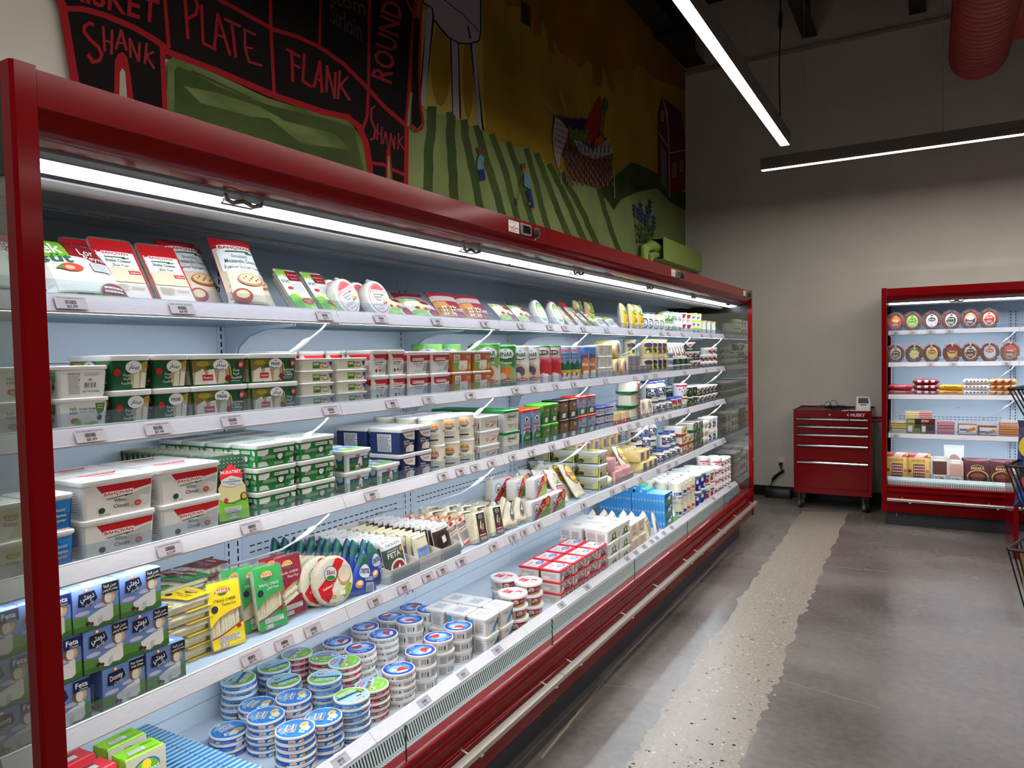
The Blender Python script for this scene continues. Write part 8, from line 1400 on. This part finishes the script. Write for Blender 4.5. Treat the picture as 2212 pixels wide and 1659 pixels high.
for x, y in ((.055, .06), (TW - .06, .06), (.055, TD - .06), (TW - .06, TD - .06)):
    m = MB(); R = .054
    m.loft([[(s, R * .0 + r * math.cos(2 * PI * k / 24), R + r * math.sin(2 * PI * k / 24)) for k in range(24)] for s, r in ((-.016, R * .82), (-.013, R), (.013, R), (.016, R * .82))], M_TYRE)
    for s in (-.0165, .0165): m.face([(s, .034 * math.cos(2 * PI * k / 20), R + .034 * math.sin(2 * PI * k / 20)) for k in range(20)], M_HUB)
    w = m.obj('caster', t, 40); w.location = (x, y, 0); w.rotation_euler = (0, 0, .5)
    m = MB(); m.box((-.026, -.03, zb - .006), (.026, .03, zb), M_STEEL)
    for s in (-.021, .018): m.face([(s, -.02, R), (s, .02, R), (s, .024, zb - .006), (s, -.024, zb - .006)], M_STEEL); m.box((s, -.018, R - .01), (s + .003, .018, zb - .005), M_STEEL)
    m.tube([(-.026, 0, R), (.026, 0, R)], .006, M_STEEL, 8); m.obj('fork', w)
tag(t, 'dark red rolling tool chest with five chrome handled drawers', 'tool chest')
# label printer and tangle of cables on its top
ZT = zt + .0042
t = empty('label_printer', (TX1 - .085, 7.64, ZT), math.radians(8)); m = MB()
m.loft([rrect(.062, .085, .012, 0), rrect(.062, .085, .012, .07), rrect(.058, .070, .014, .115, cy=.012), rrect(.052, .055, .014, .128, cy=.02)], mat('printer_white', '#d8d5d0', .35)); m.obj('casing', t, 50)
m = MB(); m.face([(-.046, -.0865, .072), (.046, -.0865, .072), (.042, -.062, .116), (-.042, -.062, .116)], M_BLACK); m.face([(-.03, -.088, .055), (.03, -.088, .055), (.03, -.0885, .062), (-.03, -.0885, .062)], M_BLACK); m.face([(-.042, -.061, .1165), (.042, -.061, .1165), (.036, -.03, .126), (-.036, -.03, .126)], M_BLACK); m.obj('paper_window', t)
tag(t, 'small white label printer on the tool chest', 'printer')
cr = random.Random(8); m = MB(); cx = TX0 + TW * .55
for k in range(7):
    pts = []; rx, ry = cr.uniform(.05, .12), cr.uniform(.03, .07); ph = cr.random() * 6; z = ZT + .006 + .004 * k
    for j in range(22): an = ph + j * .42; pts.append((cx + cr.uniform(-.01, .01) + rx * math.cos(an), 7.63 + ry * math.sin(an), z + .012 * abs(math.sin(j * .7 + k))))
    m.tube(pts, .0028, M_BLACK, 6)
for dx, hh, w in ((-.03, .09, .035), (-.08, .075, .03)):
    m.tube([(cx + dx + w * math.cos(q * PI / 8 - .3), 7.63, ZT + .004 + max(0, .03 + (hh - .03) * math.sin(q * PI / 8 - .3)) if q not in (0,) else ZT + .006) for q in range(11)], .0028, M_BLACK, 6)
m.tube([(TX0 + TW * .28, 7.6, ZT + .004), (TX0 + TW * .3, 7.61, ZT + .03), (TX0 + TW * .36, 7.62, ZT + .05), (TX0 + TW * .42, 7.62, ZT + .03), (cx - .05, 7.63, ZT + .01)], .0028, M_BLACK, 6)
tag(m.obj('power_cables', None, 60), 'tangle of black cables beside the label printer', 'cable')
m = MB(); m.tube([(cx + .12, 7.52, ZT + .004), (cx + .118, 7.497, ZT - .002), (cx + .118, 7.475, ZT - .03), (cx + .12, 7.474, ZT - .06), (cx + .12, 7.474, ZT - .1)], .0045, M_BLACK, 6); tag(m.obj('hanging_cable', None, 60), 'black strap hanging over the top drawer of the tool chest', 'cable')
m = MB(); m.box((-.07, -.04, 0), (.07, .04, .002), M_PW); m.box((-.05, -.03, .002), (.06, .045, .004), M_PW); o = m.obj('paper_slips'); o.location = (TX1 - .19, 7.545, ZT); o.rotation_euler = (0, 0, .15); tag(o, 'white paper slips lying in front of the label printer', 'paper')
# wall outlet, plug and black power unit
p = on_y(1688, 997, YW)
t = empty('wall_outlet', (p.x, YW, p.z)); m = MB(); m.box((-.036, -.006, -.058), (.036, -.0005, .058), mat('outlet_plate', '#c9c2ba', .4)); m.obj('cover_plate', t)
m = MB()
for z in (.022, -.022): m.box((-.017, -.0085, z - .015), (.017, -.006, z + .015), mat('outlet_face', '#dcd6ce', .4)); m.box((-.008, -.009, z - .002), (-.006, -.0086, z + .008), M_BLKM); m.box((.006, -.009, z - .002), (.008, -.0086, z + .008), M_BLKM)
m.obj('socket', t); tag(t, 'white wall outlet with a black plug in its lower socket', 'outlet')
m = MB(); m.box((p.x - .02, YW - .045, p.z - .04), (p.x + .016, YW - .0092, p.z - .008), M_BLACK)
q1, q2, q3, q4 = (on_y(*q, YW - .03) for q in ((1690, 1018), (1672, 1028), (1668, 1040), (1664, 1050)))
m.tube([(p.x, YW - .035, p.z - .03), (p.x + .005, YW - .035, p.z - .09), (q1.x - .0, YW - .035, q1.z), (q2.x, YW - .04, q2.z), (q3.x, YW - .04, q3.z), (q4.x, YW - .06, q4.z)], .006, M_BLACK, 8)
for k in range(3): m.tube([(q1.x + .02, YW - .04, q1.z + .02 - k * .012), (q1.x - .04, YW - .045, q1.z - .02 - k * .01), (q2.x - .02, YW - .05, q2.z - .03 - .01 * k), (q2.x - .01, YW - .045, q2.z - .05), (q1.x - .01, YW - .04, q1.z - .01), (q1.x + .02, YW - .04, q1.z + .02 - k * .012)], .005, M_BLACK, 6)
tag(m.obj('extension_cable', None, 60), 'black bundled cord running from the wall outlet to the floor box', 'cable')
a = on_z(1648, 1074, 0); b = on_z(1712, 1080, 0); m = MB(); m.loft([rrect(.135, .06, .02, 0), rrect(.135, .06, .02, .075), rrect(.125, .05, .02, .092)], M_BLACK); m.box((-.1, -.0605, .02), (.1, -.060, .022), M_DARK); o = m.obj('power_box', None, 40); o.location = ((a.x + b.x) / 2, YW - .012 - .065, 0); tag(o, 'black power box on the floor beside the tool chest', 'power box')

# ------------------------------------------------------------------ rack at the right edge
EX = on_z(2189, 1207, 0)
t = empty('gondola_rack', (EX.x, EX.y, 0)); m = MB(); m.loft([[(0, 0, .0), (.03, 0, 0), (.03, .7, 0), (0, .7, 0)], [(0, 0, .50), (.03, 0, .50), (.03, .7, .50), (0, .7, .50)]], M_RED); m.box((.03, .02, 0), (1.2, .7, .06), M_DARK); m.obj('side_panel', t)
m = MB(); m.box((-.002, -.002, .50), (.04, .05, .62), mat('grey_cap', '#8a8682', .5)); m.box((0, .05, .5), (.03, .7, .62), M_RED); m.obj('panel_cap', t)
tag(t, 'red end panel of a gondola at the right edge of the view', 'rack')
def basket(px, py, y, L, D, h, label, ry=0.):
    p = on_y(px, py, y); t = empty('wire_basket', (p.x, p.y, p.z), math.radians(-18)); m = MB(); r = .0022
    top = [(0, 0, 0), (L, 0, 0), (L, D, 0), (0, D, 0), (0, 0, 0)]; bot = [(.05, .02, -h), (L - .02, .02, -h), (L - .02, D - .02, -h), (.05, D - .02, -h), (.05, .02, -h)]
    m.tube(top, .0045, M_BLACK, 6); m.tube(bot, .003, M_BLACK, 6)
    n = 22
    for k in range(n + 1):
        f = k / n; m.tube([(L * f, 0, 0), (.05 + (L - .07) * f, .02, -h), (.05 + (L - .07) * f, D - .02, -h), (L * f, D, 0)], r, M_BLACK, 4)
    for k in range(12): f = k / 11; m.tube([(0, D * f, 0), (.05, .02 + (D - .04) * f, -h)], r, M_BLACK, 4)
    m.obj('wire_frame', t); tag(t, label, 'basket', 'black wire baskets at the right edge'); return t
b1_ = basket(2179, 840, 2.6, .5, .45, .11, 'black wire basket jutting in at the upper right edge')
b2_ = basket(2172, 1006, 2.6, .5, .45, .16, 'black wire basket with the colourful bag at the right edge')
b3_ = basket(2177, 1186, 2.4, .5, .45, .22, 'black wire basket with a cardboard sheet at lower right')
CB = pack('snack_bag', .20, .27, .09, [('r', 0, 0, 1, 1, '#1c2a5c'), ('e', .25, .7, .22, .14, 'Y'), ('e', .35, .5, .24, .12, '#2a6ac0'), ('p', [(0, .4), (.5, .5), (.8, .3), (.2, .2)], 'K'), ('e', .3, .3, .2, .1, '#c83a2c'), ('e', .25, .12, .22, .08, '#2a6ac0'), ('e', .7, .7, .2, .16, 'R')], film=mat('bag_navy', '#1c2a5c', .2), crimp=.06)
o = CB.copy(); COL.objects.link(o); q = b2_.location
for c in KIDS[CB]: k = c.copy(); COL.objects.link(k); k.parent = o
o.matrix_world = Matrix.Translation((q.x + .13, q.y + .10, q.z - .145)) @ Matrix.Rotation(math.radians(-20), 4, 'Z') @ Matrix.Rotation(math.radians(-8), 4, 'X'); o.name = 'snack_bag'; tag(o, 'colourful snack bag standing in the wire basket', 'snack bag')
q = b3_.location; m = MB(); m.loft([[(.035, .012, -.17), (.46, .012, -.17), (.46, .018, -.17), (.035, .018, -.17)], [(.02, .008, .0), (.46, .008, .03), (.46, .014, .03), (.02, .014, .0)]], M_KRAFT); o = m.obj('cardboard_sheet'); o.location = (q.x + .004, q.y + .0, q.z); o.rotation_euler = (0, 0, math.radians(-18)); tag(o, 'brown cardboard sheet lining the lower wire basket', 'cardboard')

DUP = {k: v for k, v in USED.items() if len(v) > 1}
